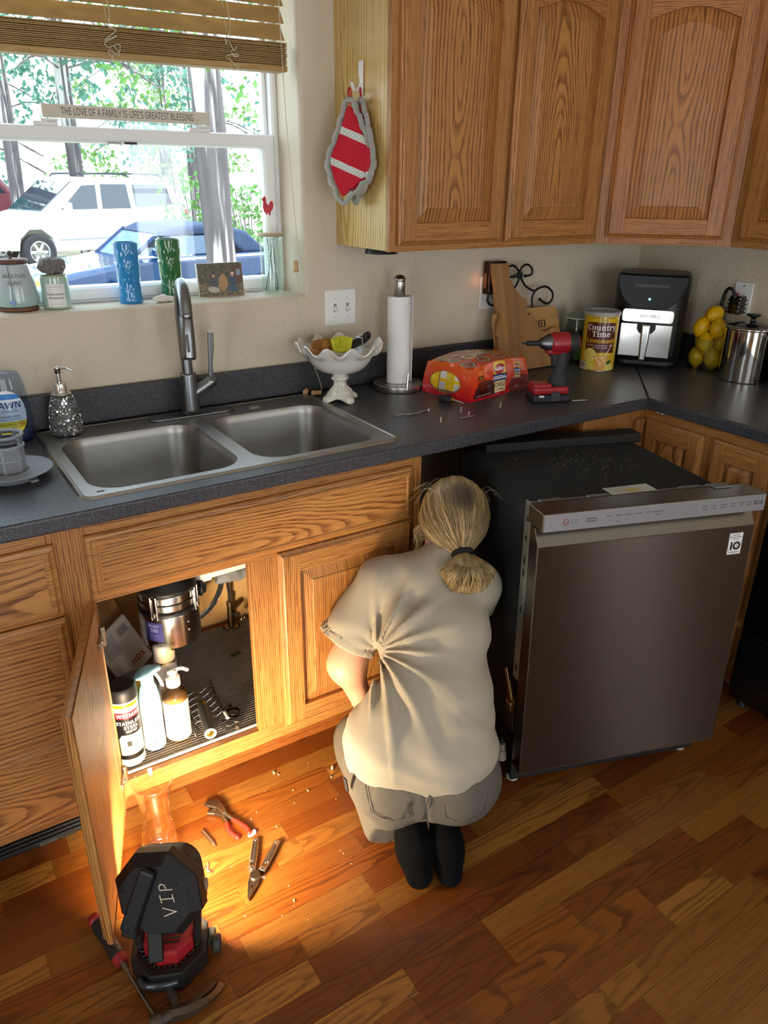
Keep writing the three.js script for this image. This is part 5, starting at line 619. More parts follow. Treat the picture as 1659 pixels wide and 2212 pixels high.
{
  const vx = 1.896, vz = 0.458, v = thing('glass_vase', 'low clear glass vase holding the lemons', 'vase', [vx, CT, vz]); part(v, 'glass', lathe([[0.001, 0.001], [0.067, 0.001], [0.071, 0.005], [0.073, 0.12], [0.071, 0.12], [0.069, 0.006], [0.001, 0.005]], 44), pane(0xf0f4ee, 0.01));
  const lem = nets((x, y, z) => { const q = Math.hypot(y, z), tip = 0.0065 * Math.exp(-(((Math.abs(x) - 0.036) / 0.01) ** 2)); return Math.hypot(x / 1.22, y, z) - 0.0275 - (q < 0.012 ? tip * (1 - q / 0.014) : 0) + 0.0006 * (n3(x * 320 + 50, y * 320 + 50, z * 320 + 50) - 0.5); }, [-0.05, -0.036, -0.036], [0.05, 0.036, 0.036], 0.0026), lm = mat(0xe8b814, 0.36, { bumpMap: peel, bumpScale: 0.0006 });
  const L = []; for (let k = 0; k < 9; k++) { const l = Math.floor(k / 3), a = (k % 3) * 2.094 + 1.9 + l * 1.047; L.push([Math.cos(a) * 0.0365, 0.043 + l * 0.0545, Math.sin(a) * 0.0365, 1.35 + (k % 2) * 0.25, a + 1.3]); } L.push([0.002, 0.203, 0.0, 0.2, 0.1]);
  L.forEach(([x, y, z, a, b], i) => { const o = one('lemon', ['yellow lemon resting on the bottom of the low glass vase', 'yellow lemon in the middle layer at the vase rim', 'yellow lemon heaped above the rim of the vase', 'single yellow lemon crowning the heap in the glass vase'][Math.floor(i / 3)], 'lemon', lem, lm, [vx + x, CT + y, vz + z], b, i === 9 ? null : 'lemons in the glass vase'); o.rotation.set(0, b, a, 'YXZ'); o.scale.setScalar(1.1); });
}
{
  const mk = (x, z, r, h, lbl) => { const c = thing('steel_canister', lbl, 'canister', [x, CT, z], 0, null); part(c, 'body', lathe([[0.001, 0], [r - 0.002, 0], [r, 0.003], [r, h], [r + 0.002, h + 0.002], [r - 0.004, h + 0.004]], 64), metal(0xd2d0cc, 0.07)); const l = part(c, 'lid', lathe([[r + 0.004, h + 0.003], [r + 0.006, h + 0.007], [r + 0.003, h + 0.011], [r - 0.006, h + 0.012]], 56), chrome); part(l, 'lid_glass', lathe([[r - 0.005, h + 0.01], [r * 0.6, h + 0.019], [r * 0.2, h + 0.024], [0.001, h + 0.024]], 48), phys(0x3a3f3c, 0.04, { transmission: 0.6, thickness: 0 })); part(l, 'knob', mv(lathe([[0.001, 0], [0.011, 0], [0.008, 0.008], [0.01, 0.016], [0.024, 0.022], [0.026, 0.026], [0.02, 0.03], [0.001, 0.031]], 28), 0, h + 0.024, 0), phys(0x202224, 0.08, { clearcoat: 1 })); };
  mk(1.862, 0.636, 0.083, 0.178, 'shiny steel canister with a glass lid next to the lemons'); mk(1.884, 0.835, 0.083, 0.15, 'shiny steel canister next to the stove, partly out of view');
}
{
  const o = thing('wall_outlet', 'white wall outlet plate behind the steel canister', 'outlet', [XR - 0.0005, 1.17, 0.497], -PI / 2); part(o, 'plate', mv(bx(0.074, 0.118, 0.006, 0.003), 0, 0, 0.003), white); part(o, 'screw', mv(cyl(0.003, 0.003, 0.001, 10), 0, 0.046, 0.0065, PI / 2), chrome);
  const p = thing('plug_adapter', 'black ribbed power plug with cable in the right outlet', 'plug', [XR - 0.008, 1.15, 0.497], -PI / 2); p.scale.setScalar(1.35); part(p, 'plug', merge(mv(bx(0.036, 0.05, 0.03, 0.006), 0, 0.0, 0.016), ...[0, 1, 2, 3].map((k) => mv(bx(0.04, 0.005, 0.034, 0.002), 0, -0.02 + k * 0.011, 0.016))), blackGloss); part(p, 'cable', tube([[0, 0.02, 0.03], [-0.012, 0.042, 0.034], [-0.03, 0.03, 0.034], [-0.04, -0.04, 0.03], [-0.05, -0.12, 0.02]], 0.0045, 30, 8), black); part(p, 'reset_button', mv(bx(0.006, 0.006, 0.002), 0.006, 0.03, 0.033), mat(0xa02020, 0.5));
}
{
  const s = thing('switch_plate', 'white double light switch plate on the wall beside the window', 'light switch', [0.5042 + 0.058, 1.2331 - 0.057, 0.0005]); part(s, 'plate', mv(loop(0.116, 0.114, [[0, 0], [0, 0.002], [0.003, 0.005], [0.006, 0.006]]), 0, 0, 0), white); part(s, 'face', mv(bx(0.105, 0.103, 0.003), 0, 0, 0.0045), white);
  for (const x of [-0.023, 0.023]) { part(s, 'switch_slot', mv(bx(0.0105, 0.026, 0.001), x, 0, 0.0064), mat(0x9a948a, 0.6)); part(s, 'toggle', mv(bx(0.0085, 0.011, 0.018, 0.002), x, -0.004, 0.011, 0.5), white); for (const y of [-0.03, 0.03]) part(s, 'screw', mv(cyl(0.003, 0.003, 0.0012, 12), x, y, 0.0066, PI / 2), mat(0xd8d8d4, 0.3)); }
}
// ---------- screws and a bit on the worktop ----------
const screwM = metal(0xc9c4b8, 0.28);
const screwG = (L, r = 0.0017) => merge(mv(lathe([[0.001, 0], [r * 2.1, 0], [r * 2, 0.0012], [r * 1.2, 0.0022], [r, 0.0028], [r, L * 0.9], [0.0003, L]], 12), 0, 0, 0), ...Array.from({ length: 6 }, (_, k) => mv(tor(r * 1.12, r * 0.22, 5, 12), 0, L * (0.3 + k * 0.095), 0, PI / 2)));
const sLong = screwG(0.056), sShort = screwG(0.017, 0.0019), sMid = screwG(0.03);
[[0.515, 0.398, -0.08, sLong, 'long'], [0.552, 0.412, 0.02, sLong, 'long'], [0.607, 0.404, 0.2, sLong, 'long'], [0.632, 0.409, 0.9, sMid, 'short'], [1.098, 0.548, -0.35, sLong, 'long'], [0.668, 0.52, 0.0, sLong, 'long']].forEach(([x, z, a, g, k]) => { const o = one('screw', k === 'long' ? 'long thin steel screw lying on the grey worktop' : 'short steel screw lying tilted on the worktop', 'screw', g, screwM, [x, CT + 0.0036, z], 0, k === 'long' ? 'long screws on the worktop' : null); o.rotation.set(0, a, -PI / 2, 'YXZ'); });
[[0.718, 0.46], [0.706, 0.512], [0.856, 0.481], [0.601, 0.514]].forEach(([x, z]) => one('screw', 'short screw standing on its head on the grey worktop', 'screw', sShort, screwM, [x, CT, z], 0, 'screws standing on the worktop'));
{ const b = thing('stubby_screwdriver', 'stubby black handled screwdriver lying in front of the chili pack', 'screwdriver', [0.742, CT + 0.0135, 0.36]); b.rotation.set(0, -1.03, 0); const hx = mv(lathe([[0.001, 0], [0.0115, 0.002], [0.0133, 0.012], [0.0133, 0.03], [0.011, 0.04], [0.007, 0.043], [0.001, 0.043]], 18), -0.03, 0, 0, 0, 0, -PI / 2); part(b, 'handle', hx, mat(0x16181a, 0.7)); part(b, 'collar', mv(cyl(0.008, 0.008, 0.008, 16), 0.017, 0, 0, 0, 0, PI / 2), metal(0xa08a3a, 0.35)); part(b, 'shank', rod([0.02, 0, 0], [0.055, -0.007, 0], 0.0033, 0.0028), chrome); }

// ---------- potholders on the cabinet side ----------
{
  const hook = thing('wall_hook', 'white plastic adhesive hook on the side of the wall cabinet', 'hook', [UX - 0.0005, 1.77, 0.158], -PI / 2); part(hook, 'backplate', mv(bx(0.016, 0.085, 0.006, 0.0028, 3), 0, 0.045, 0.0032), white); part(hook, 'prong', tube([[0, 0.03, 0.006], [0, 0.018, 0.012], [0, 0.014, 0.026], [0, 0.03, 0.034]], 0.0038, 20, 8), white); part(hook, 'cover', mv(bx(0.012, 0.038, 0.006, 0.0028, 3), 0, 0.066, 0.0075), white);
  const knit = tex(512, 512, (u, v, x, y) => { const row = Math.floor(y / 8), fx = ((x + (row % 2) * 5) % 10) / 10 - 0.5, fy = (y % 8) / 8 - 0.5; return cl(1 - 2.6 * (fx * fx + fy * fy)); }, { srgb: false }), wool = (c) => mat(c, 0.95, { bumpMap: rcp(knit, 3.5, 3.5), bumpScale: 0.0012 });
  const redT = tex(256, 256, (u, v, x, y) => { const row = Math.floor(y / 5), fx = ((x + (row % 2) * 4) % 8) / 8 - 0.5, fy = (y % 5) / 5 - 0.5, k = 0.74 + 0.26 * cl(1.1 - 3 * (fx * fx + fy * fy)); const st = (v > 0.3 && v < 0.375) || (v > 0.64 && v < 0.715); return st ? [0.96 * k, 0.97 * k, 0.92 * k] : [0.9 * k, 0.09 * k, 0.2 * k]; });
  const pot = (lbl, x, y, z, ry, rz, tw) => {
    const p = thing('potholder', lbl, 'potholder', [x, y, z], -PI / 2 + ry); p.scale.set(1.1, 0.9, 1); const O = [[-0.006, 0], [0.012, -0.02], [0.03, -0.065], [0.052, -0.12], [0.066, -0.165], [0.058, -0.205], [0.03, -0.24], [0.0, -0.268], [-0.022, -0.285], [-0.036, -0.262], [-0.056, -0.215], [-0.066, -0.165], [-0.05, -0.11], [-0.03, -0.05]].map(([a, b]) => [a * tw, b]);
    const c = new THREE.CatmullRomCurve3(O.map(([a, b]) => V3(a, b, 0)), true), n = 160, pts = c.getSpacedPoints(n); const bend = (a, b) => 0.012 + 0.1 * a * a / 0.01 * 0.06 + 0.008 * Math.sin(b * 16 + a * 12);
    const sh = new THREE.Shape(pts.map((q) => V2(q.x * 0.9, -0.14 + (q.y + 0.14) * 0.9))); const g = clean(ext(sh, 0.007, 0.002, 4)); { const P = g.attributes.position, U = g.attributes.uv; for (let i = 0; i < P.count; i++) { const X = P.getX(i), Y = P.getY(i); U.setXY(i, X / 0.29 + 0.5, (Y + 0.29 + X * 0.42) / 0.29); P.setZ(i, P.getZ(i) + bend(X, Y)); } g.computeVertexNormals(); }
    part(p, 'crocheted_panel', g, mat(0xffffff, 0.95, { map: redT, bumpMap: rcp(knit, 2, 2), bumpScale: 0.001 }));
    const tp = []; for (let i = 0; i < n; i++) { const q = pts[i], s = 1 + 0.075 * Math.abs(Math.sin(i / n * PI * 15)); tp.push([q.x * s, -0.14 + (q.y + 0.14) * s, 0.0035 + bend(q.x, q.y)]); }
    part(p, 'scalloped_border', (() => { const g2 = tube(tp, 0.0075, 360, 8, true), P = g2.attributes.position; g2.computeVertexNormals(); for (let i = 0; i < P.count; i++) { const k = 0.0026 * (n3(P.getX(i) * 260 + 30, P.getY(i) * 260 + 80, P.getZ(i) * 260 + 30) - 0.5) * 2; P.setX(i, P.getX(i) + k); P.setZ(i, P.getZ(i) + k); P.setY(i, P.getY(i) + k); } g2.computeVertexNormals(); return g2; })(), wool(0xf6f5ea));
    part(p, 'hanging_loop', tube([[0.0, -0.012, 0.014], [-0.004, 0.02, 0.016], [0.0, 0.034, 0.018], [0.005, 0.02, 0.018], [0.004, -0.012, 0.016]], 0.0022, 30, 6), mat(0xb01824, 0.8)); return p;
  };
  pot('red and white crocheted potholder hanging behind the other on the hook', UX - 0.006, 1.758, 0.186, -0.12, 0, 0.95); pot('red and white striped crocheted potholder hanging in front on the hook', UX - 0.036, 1.757, 0.168, 0.42, 0, 1);
}

// ---------- dishwasher pulled out of its space ----------
{
  const d = thing('dishwasher', 'stainless steel dishwasher pulled out from under the worktop at an angle', 'dishwasher', [0.4795, 0, 1.0854]); d.rotation.set(-0.038, -0.3198, 0, 'YXZ');
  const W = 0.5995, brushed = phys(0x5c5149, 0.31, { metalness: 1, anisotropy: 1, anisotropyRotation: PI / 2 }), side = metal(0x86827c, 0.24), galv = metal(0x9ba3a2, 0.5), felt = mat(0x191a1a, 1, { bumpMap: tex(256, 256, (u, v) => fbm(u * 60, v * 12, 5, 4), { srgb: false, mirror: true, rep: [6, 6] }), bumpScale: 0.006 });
  const prof = (m) => grain(mv(ext([[0, 0.1], [0, 0.766], [-0.005, 0.774], [-0.024, 0.806], [-0.05, 0.808], [-0.05, 0.1]].map(([z, y]) => [-z, y]), W, 0.002), 0, 0, 0, 0, PI / 2), 'y');
  const dp = part(d, 'door_panel', prof(), side);
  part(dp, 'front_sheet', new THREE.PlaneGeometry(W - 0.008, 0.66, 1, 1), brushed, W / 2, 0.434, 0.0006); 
  const cp = part(d, 'control_panel', grain(mv(bx(W + 0.004, 0.046, 0.078, 0.003, 2), W / 2, 0.834, -0.019), 'x'), side);
  part(cp, 'control_face', mv(new THREE.PlaneGeometry(W - 0.002, 0.042), W / 2, 0.834, 0.0206), phys(0xffffff, 0.34, { metalness: 0.75, map: ctex(2048, 144, (g, w, h) => {
    g.fillStyle = '#a9acb4'; g.fillRect(0, 0, w, h); g.strokeStyle = '#8a3038'; g.lineWidth = 5; g.beginPath(); g.arc(190, 74, 24, 0, 7); g.stroke(); text(g, 'L', 180, 84, 'bold 24px sans-serif', '#8a3038'); text(g, 'G', 200, 84, 'bold 22px sans-serif', '#8a3038'); text(g, 'LG', 262, 92, 'bold 52px sans-serif', '#8d9098');
    const B = (x, a, b) => { text(g, a, x, 64, 'bold 20px sans-serif', '#55585e'); if (b) text(g, b, x, 88, 'bold 20px sans-serif', '#55585e'); }; g.fillStyle = '#6c7078'; g.fillRect(370, 56, 84, 34); text(g, 'POWER', 412, 80, 'bold 20px sans-serif', '#c8cbd2');
    B(570, 'Auto'); B(660, 'Heavy'); B(750, 'Delicate'); B(840, 'Normal'); B(925, 'Turbo'); B(1015, 'Download', 'Cycle'); text(g, 'Steam', 660, 116, '18px sans-serif', '#55585e'); text(g, '\u2022', 1110, 60, '30px sans-serif', '#55585e'); text(g, '\u2022', 1110, 100, '30px sans-serif', '#55585e'); text(g, '\u2022', 1370, 60, '30px sans-serif', '#55585e'); text(g, '\u2022', 1370, 100, '30px sans-serif', '#55585e');
    B(1460, 'Dual', 'Zone'); B(1545, 'Half', 'Load'); B(1640, 'Energy', 'Saver'); B(1730, 'High', 'Temp'); B(1815, 'Extra', 'Dry'); B(1890, 'Delay', 'Start'); g.fillStyle = '#6c7078'; g.fillRect(1938, 52, 84, 34); text(g, 'START', 1980, 77, 'bold 20px sans-serif', '#c8cbd2');
  }) }));
  part(d, 'warranty_sticker', mv(bx(0.042, 0.062, 0.0006), W - 0.05, 0.718, 0.0012), mat(0xffffff, 0.5, { map: ctex(256, 384, (g) => { g.fillStyle = '#d8d8d6'; g.fillRect(0, 0, 256, 384); g.strokeStyle = '#222'; g.lineWidth = 8; g.strokeRect(4, 4, 248, 376); text(g, 'INVERTER', 128, 50, 'bold 26px sans-serif', '#222'); text(g, 'Direct Drive', 128, 92, 'bold 38px sans-serif', '#222'); text(g, 'MOTOR', 128, 124, 'bold 24px sans-serif', '#222'); g.fillStyle = '#181818'; g.fillRect(48, 160, 34, 140); g.lineWidth = 34; g.strokeStyle = '#181818'; g.beginPath(); g.arc(160, 230, 54, 0, 7); g.stroke(); text(g, 'YEAR', 160, 240, 'bold 26px sans-serif', '#222'); text(g, 'WARRANTY', 128, 350, 'bold 32px sans-serif', '#222'); }) }));
  part(d, 'gasket', mv(bx(W - 0.01, 0.012, 0.02, 0.005), W / 2, 0.846, -0.068), black);
  const fl = part(d, 'side_flange', grain(merge(mv(bx(0.0035, 0.5, 0.034, 0.001), 0.006, 0.605, -0.074), mv(bx(0.014, 0.5, 0.003, 0.001), 0.012, 0.605, -0.057)), 'y'), galv); for (const [y, h] of [[0.81, 0.012], [0.76, 0.014], [0.7, 0.024], [0.665, 0.02], [0.56, 0.018], [0.39, 0.02]]) part(fl, 'slot', mv(bx(0.001, h, 0.008), 0.0038, y, -0.074), black);
  part(d, 'top_flange', merge(mv(bx(W - 0.03, 0.003, 0.03, 0.001), W / 2, 0.842, -0.09), ...[0.07, 0.2, 0.46, 0.54].map((x) => mv(bx(0.06, 0.006, 0.022, 0.002), x, 0.846, -0.088)), mv(bx(0.05, 0.003, 0.024, 0.001), 0.52, 0.859, -0.05)), galv);
  part(d, 'rating_label', mv(bx(0.13, 0.0008, 0.05), 0.3, 0.8475, -0.112, 0.0, 0.05, 0), mat(0xffffff, 0.5, { map: ctex(384, 160, (g) => { g.fillStyle = '#c2c3ba'; g.fillRect(0, 0, 384, 160); g.fillStyle = '#7a7c78'; for (let k = 0; k < 9; k++) g.fillRect(16, 14 + k * 15, 200 + (k * 37 % 90), 5); g.fillStyle = '#b9a860'; g.fillRect(150, 60, 110, 80); g.strokeStyle = '#444'; g.beginPath(); g.moveTo(300, 130); g.lineTo(325, 84); g.lineTo(350, 130); g.closePath(); g.stroke(); }) }));
  part(d, 'tub', (() => { const G = new RoundedBoxGeometry(W - 0.03, 0.715, 0.49, 10, 0.035), p = G.attributes.position; for (let i = 0; i < p.count; i++) { const x = p.getX(i), y = p.getY(i), z = p.getZ(i); p.setXYZ(i, x + 0.008 * (n3(x * 9 + 9, y * 9 + 9, z * 9 + 9) - 0.5), y + 0.01 * (n3(x * 7 + 20, y * 7, z * 7 + 9) - 0.5), z); } G.computeVertexNormals(); return grain(mv(G, W / 2, 0.48, -0.345), 'x'); })(), felt);
  part(d, 'rear_rail', mv(bx(W - 0.08, 0.03, 0.07, 0.006), W / 2 + 0.03, 0.85, -0.555), mat(0x131414, 0.6)); part(d, 'base_pan', mv(bx(W - 0.03, 0.07, 0.5, 0.01), W / 2, 0.09, -0.34), mat(0x101010, 0.7)); part(d, 'kick_plate', mv(bx(W - 0.02, 0.075, 0.012, 0.003), W / 2, 0.058, -0.075), mat(0x0f0f10, 0.6));
  for (const [x, z] of [[0.03, -0.1], [W - 0.03, -0.1], [0.03, -0.56], [W - 0.03, -0.56]]) { const l = part(d, 'levelling_leg', mv(cyl(0.012, 0.012, 0.07, 14), x, 0.045, z), mat(0x1a1a1a, 0.6)); part(l, 'foot', mv(lathe([[0.001, 0], [0.017, 0], [0.018, 0.008], [0.012, 0.016], [0.001, 0.017]], 16), x, 0.0, z), mat(0xb8b0a4, 0.6)); }
  part(d, 'hinge_bracket', merge(mv(bx(0.003, 0.1, 0.05, 0.001), -0.002, 0.25, -0.08), mv(bx(0.012, 0.03, 0.03, 0.006), -0.006, 0.27, -0.08), rod([-0.002, 0.36, -0.12], [-0.002, 0.29, -0.07], 0.006)), metal(0x9a7a54, 0.3)); part(d, 'hose_fitting', merge(mv(cyl(0.012, 0.014, 0.03, 14), -0.012, 0.1, -0.09), mv(cyl(0.009, 0.009, 0.02, 14), -0.012, 0.125, -0.09)), mat(0x9a8f80, 0.5));
  part(d, 'drain_hose', tube([[-0.01, 0.14, -0.1], [-0.025, 0.09, -0.14], [-0.02, 0.05, -0.2], [0.0, 0.03, -0.3]], 0.011, 24, 10), black);
  // dust and crumbs on the insulated top
  const R = rng(12), n = 150, im = new THREE.InstancedMesh(new THREE.TetrahedronGeometry(1), mat(0xb8ae8e, 0.7), n), m = new THREE.Matrix4(), inv = new THREE.Matrix4(); d.updateMatrix();
  for (let i = 0; i < n; i++) { const x = 0.32 + (R() + R() + R() - 1.5) * 0.19, z = -0.34 + (R() + R() - 1) * 0.16, s = 0.0006 + R() * R() * 0.0016; m.compose(V3(x, 0.8435, z), new THREE.Quaternion().setFromEuler(new THREE.Euler(R() * 6, R() * 6, 0)), V3(s, s, s)); m.premultiply(d.matrix); im.setMatrixAt(i, m); }
  im.name = 'crumbs'; im.userData = { label: 'pale crumbs scattered on the black top of the dishwasher', category: 'crumbs', kind: 'stuff' }; im.castShadow = true; scene.add(im);
}
{ // black range at the right edge
  const s = thing('kitchen_range', 'black kitchen range at the right end of the base cabinets', 'stove', [0, 0, 0]), bk = phys(0x0a0a0b, 0.25, { clearcoat: 0.4 });
  part(s, 'body', box(1.365, 1.985, 0.03, 0.9, 1.117, 1.87, 0.004), bk); part(s, 'cooktop', box(1.34, 1.985, 0.9, 0.915, 1.117, 1.87, 0.004), blackGloss); part(s, 'oven_door', box(1.342, 1.364, 0.3, 0.78, 1.122, 1.865, 0.006), blackGloss); part(s, 'drawer', box(1.342, 1.364, 0.07, 0.285, 1.122, 1.865, 0.006), bk); part(s, 'handle', merge(rod([1.315, 0.74, 1.17], [1.315, 0.74, 1.82], 0.011), rod([1.315, 0.74, 1.2], [1.345, 0.74, 1.2], 0.009), rod([1.315, 0.74, 1.79], [1.345, 0.74, 1.79], 0.009)), bk); part(s, 'control_panel', box(1.35, 1.364, 0.79, 0.9, 1.122, 1.865, 0.004), bk); for (const z of [1.2, 1.35, 1.62, 1.78]) part(s, 'knob', mv(cyl(0.02, 0.022, 0.024, 20), 1.338, 0.845, z, 0, 0, PI / 2), bk);
  for (const [x, z] of [[1.4, 1.15], [1.4, 1.83], [1.95, 1.15], [1.95, 1.83]]) part(s, 'foot', mv(cyl(0.015, 0.018, 0.03, 12), x, 0.015, z), black);
}

// ---------- inside the sink cabinet ----------
const MY = 0.1645;
{
  const m = thing('shelf_liner', 'grey ribbed liner mat on the floor of the sink cabinet', 'liner', [0.0, 0.155, 0.325]); const w = SB1 - SB0 - 0.03;
  part(m, 'sheet', mv(bx(w, 0.004, 0.535, 0.001), 0, 0.0025, 0), mat(0x827b72, 0.6)); const ribs = []; for (let k = 0; k < 56; k++) ribs.push(mv(cyl(0.0019, 0.0019, w, 5), 0, 0.0058, -0.262 + k * 0.0095, 0, 0, PI / 2)); part(m, 'ribs', merge(ribs), mat(0x8f877d, 0.5)).userData.kind = 'stuff'; part(m, 'front_lip', mv(bx(w, 0.009, 0.004, 0.0015), 0, 0.0045, 0.266), mat(0x9a9894, 0.4));
}
{
  const g = thing('garbage_disposal', 'stainless steel garbage disposal hanging under the left sink bowl', 'disposal', [-0.19, 0, 0.325]), st = metal(0xc3c3c3, 0.22);
  part(g, 'motor_shell', lathe([[0.001, 0.338], [0.06, 0.34], [0.08, 0.352], [0.083, 0.36], [0.083, 0.452], [0.081, 0.456]], 44), st); part(g, 'black_ring', lathe([[0.081, 0.455], [0.084, 0.458], [0.084, 0.467], [0.076, 0.47]], 44), black); part(g, 'grind_chamber', lathe([[0.076, 0.469], [0.079, 0.472], [0.079, 0.512], [0.074, 0.516]], 44), st); part(g, 'band', mv(tor(0.0792, 0.0028, 8, 44), 0, 0.492, 0, PI / 2), black); part(g, 'top_ring', lathe([[0.074, 0.515], [0.082, 0.518], [0.082, 0.53], [0.06, 0.55], [0.045, 0.58], [0.045, 0.7], [0.05, 0.71]], 40), black);
  for (let k = 0; k < 4; k++) part(g, 'clamp', mv(merge(mv(bx(0.022, 0.055, 0.005, 0.002), 0, 0.488, 0.0815), mv(cyl(0.003, 0.003, 0.07, 10), -0.008, 0.488, 0.086), mv(cyl(0.003, 0.003, 0.07, 10), 0.008, 0.488, 0.086), mv(cyl(0.006, 0.006, 0.012, 8), 0, 0.47, 0.087)), 0, 0, 0, 0, k * PI / 2 - 0.75), chrome);
  part(g, 'label', mv(label(0.0834, 0.06, 0.62), 0, 0.412, 0, 0, -0.85), mat(0xffffff, 0.4, { map: ctex(256, 256, (c) => { c.fillStyle = '#3c3a78'; c.fillRect(0, 0, 256, 256); text(c, 'Badger', 128, 60, 'italic bold 48px sans-serif', '#8f90c8'); text(c, '500', 128, 130, 'bold 70px sans-serif', '#8f90c8'); c.fillStyle = '#6a6aa8'; for (let k = 0; k < 5; k++) c.fillRect(50, 160 + k * 16, 150, 5); }) })); part(g, 'outlet', merge(rod([0.07, 0.47, -0.02], [0.11, 0.47, -0.03], 0.024), mv(tor(0.024, 0.005), 0.1, 0.47, -0.027, 0, PI / 2)), black);
  for (const [a, y] of [[0.35, 0.43], [0.35, 0.405]]) part(g, 'shell_screw', mv(mv(sph(0.0035, 10, 6), 0, y, 0.083), 0, 0, 0, 0, a), chrome);
}
{
  const pv = mat(0xf1f0ea, 0.35), p = thing('drain_pipe', 'white plastic drain pipe running under the right sink bowl', 'pipe'); part(p, 'arm', tube([[-0.085, 0.512, 0.3], [-0.04, 0.512, 0.3], [0.12, 0.517, 0.3], [0.19, 0.53, 0.32], [0.2, 0.57, 0.35]], 0.021, 40, 16), pv); part(p, 'tailpiece', rod([0.2, 0.57, 0.356], [0.2, 0.722, 0.356], 0.02), pv); part(p, 'nut', mv(cyl(0.028, 0.028, 0.024, 8), -0.07, 0.512, 0.3, 0, 0, PI / 2), pv); part(p, 'wall_arm', tube([[0.12, 0.51, 0.29], [0.14, 0.45, 0.2], [0.16, 0.44, 0.1], [0.16, 0.44, 0.032]], 0.021, 30, 14), pv);
  const w = thing('pipe_wrap', 'grey foam wrap bunched around the drain pipe', 'insulation', [0.02, 0.47, 0.27]); part(w, 'foam', nets((x, y, z) => ell(x, y, z, [0, 0, 0], [0.055, 0.03, 0.035]) + 0.012 * (n3(x * 40 + 9, y * 40 + 9, z * 40) - 0.5), [-0.07, -0.045, -0.05], [0.07, 0.045, 0.05], 0.004), mat(0x7d8086, 0.8));
  const braid = metal(0xb4b6ba, 0.35, { bumpMap: tex(32, 64, (u, v, x, y) => ((x + y) % 8 < 4) ? 1 : 0, { srgb: false, rep: [3, 60] }), bumpScale: 0.001 });
  const h = thing('braided_hose', 'braided steel supply hose curving down behind the disposal', 'hose'); part(h, 'hose', tube([[0.0, 0.52, 0.22], [0.004, 0.47, 0.22], [0.006, 0.4, 0.21], [-0.02, 0.33, 0.19], [-0.07, 0.29, 0.18], [-0.11, 0.27, 0.16]], 0.0085, 48, 10), braid); part(h, 'nut', rod([-0.105, 0.272, 0.163], [-0.125, 0.262, 0.155], 0.011), chrome);
  const k = thing('braided_hose', 'thin braided steel hose arching to the shut-off valve', 'hose'); part(k, 'hose', tube([[-0.12, 0.41, 0.14], [-0.04, 0.425, 0.12], [0.02, 0.42, 0.1], [0.065, 0.37, 0.09], [0.076, 0.3, 0.085], [0.076, 0.262, 0.083]], 0.0058, 48, 8), braid); part(k, 'nut', rod([0.076, 0.262, 0.083], [0.076, 0.243, 0.083], 0.011), metal(0x8a7a60, 0.35));
  const v = thing('shutoff_valve', 'tarnished brass shut-off valve on the cabinet floor under the thin hose', 'valve', [0.076, MY, 0.083]); part(v, 'body', merge(mv(cyl(0.01, 0.012, 0.075, 14), 0, 0.04, 0), mv(cyl(0.011, 0.011, 0.04, 12), 0.012, 0.05, 0.014, PI / 2 - 0.4, 0.6)), metal(0x5c4c38, 0.45)); part(v, 'handle', mv(tor(0.017, 0.0035, 8, 24), 0.03, 0.04, 0.034, 0.4, 0.7, 0), metal(0xa89478, 0.3)); part(v, 'escutcheon', lathe([[0.001, 0.004], [0.02, 0.003], [0.028, 0], [0.001, 0]], 24), metal(0x7a6a54, 0.4));
  const v2 = thing('shutoff_valve', 'chrome shut-off valve on the cabinet floor behind the disposal', 'valve', [-0.055, MY, 0.07]); part(v2, 'body', merge(mv(cyl(0.009, 0.011, 0.06, 14), 0, 0.03, 0), mv(cyl(0.01, 0.01, 0.03, 12), 0, 0.045, 0.016, PI / 2)), chrome); part(v2, 'handle', mv(sph(1, 18, 10), 0.0, 0.045, 0.034, 0, 0, 0, [0.022, 0.013, 0.006]), chrome);
  const es = thing('wall_pipe_cap', 'white plastic pipe collar on the back of the sink cabinet', 'pipe', [0.225, 0.335, 0.0305]); part(es, 'collar', mv(lathe([[0.001, 0], [0.045, 0], [0.044, 0.006], [0.03, 0.014], [0.03, 0.03], [0.001, 0.031]], 28), 0, 0, 0, PI / 2), mat(0xd8d4cc, 0.45)); part(es, 'cap', mv(cyl(0.024, 0.026, 0.02, 20), 0, 0, 0.04, PI / 2), mat(0xc8c4bc, 0.45));
}
const cfl = (x, z, extra = 0) => faceCam(x, z) + extra;
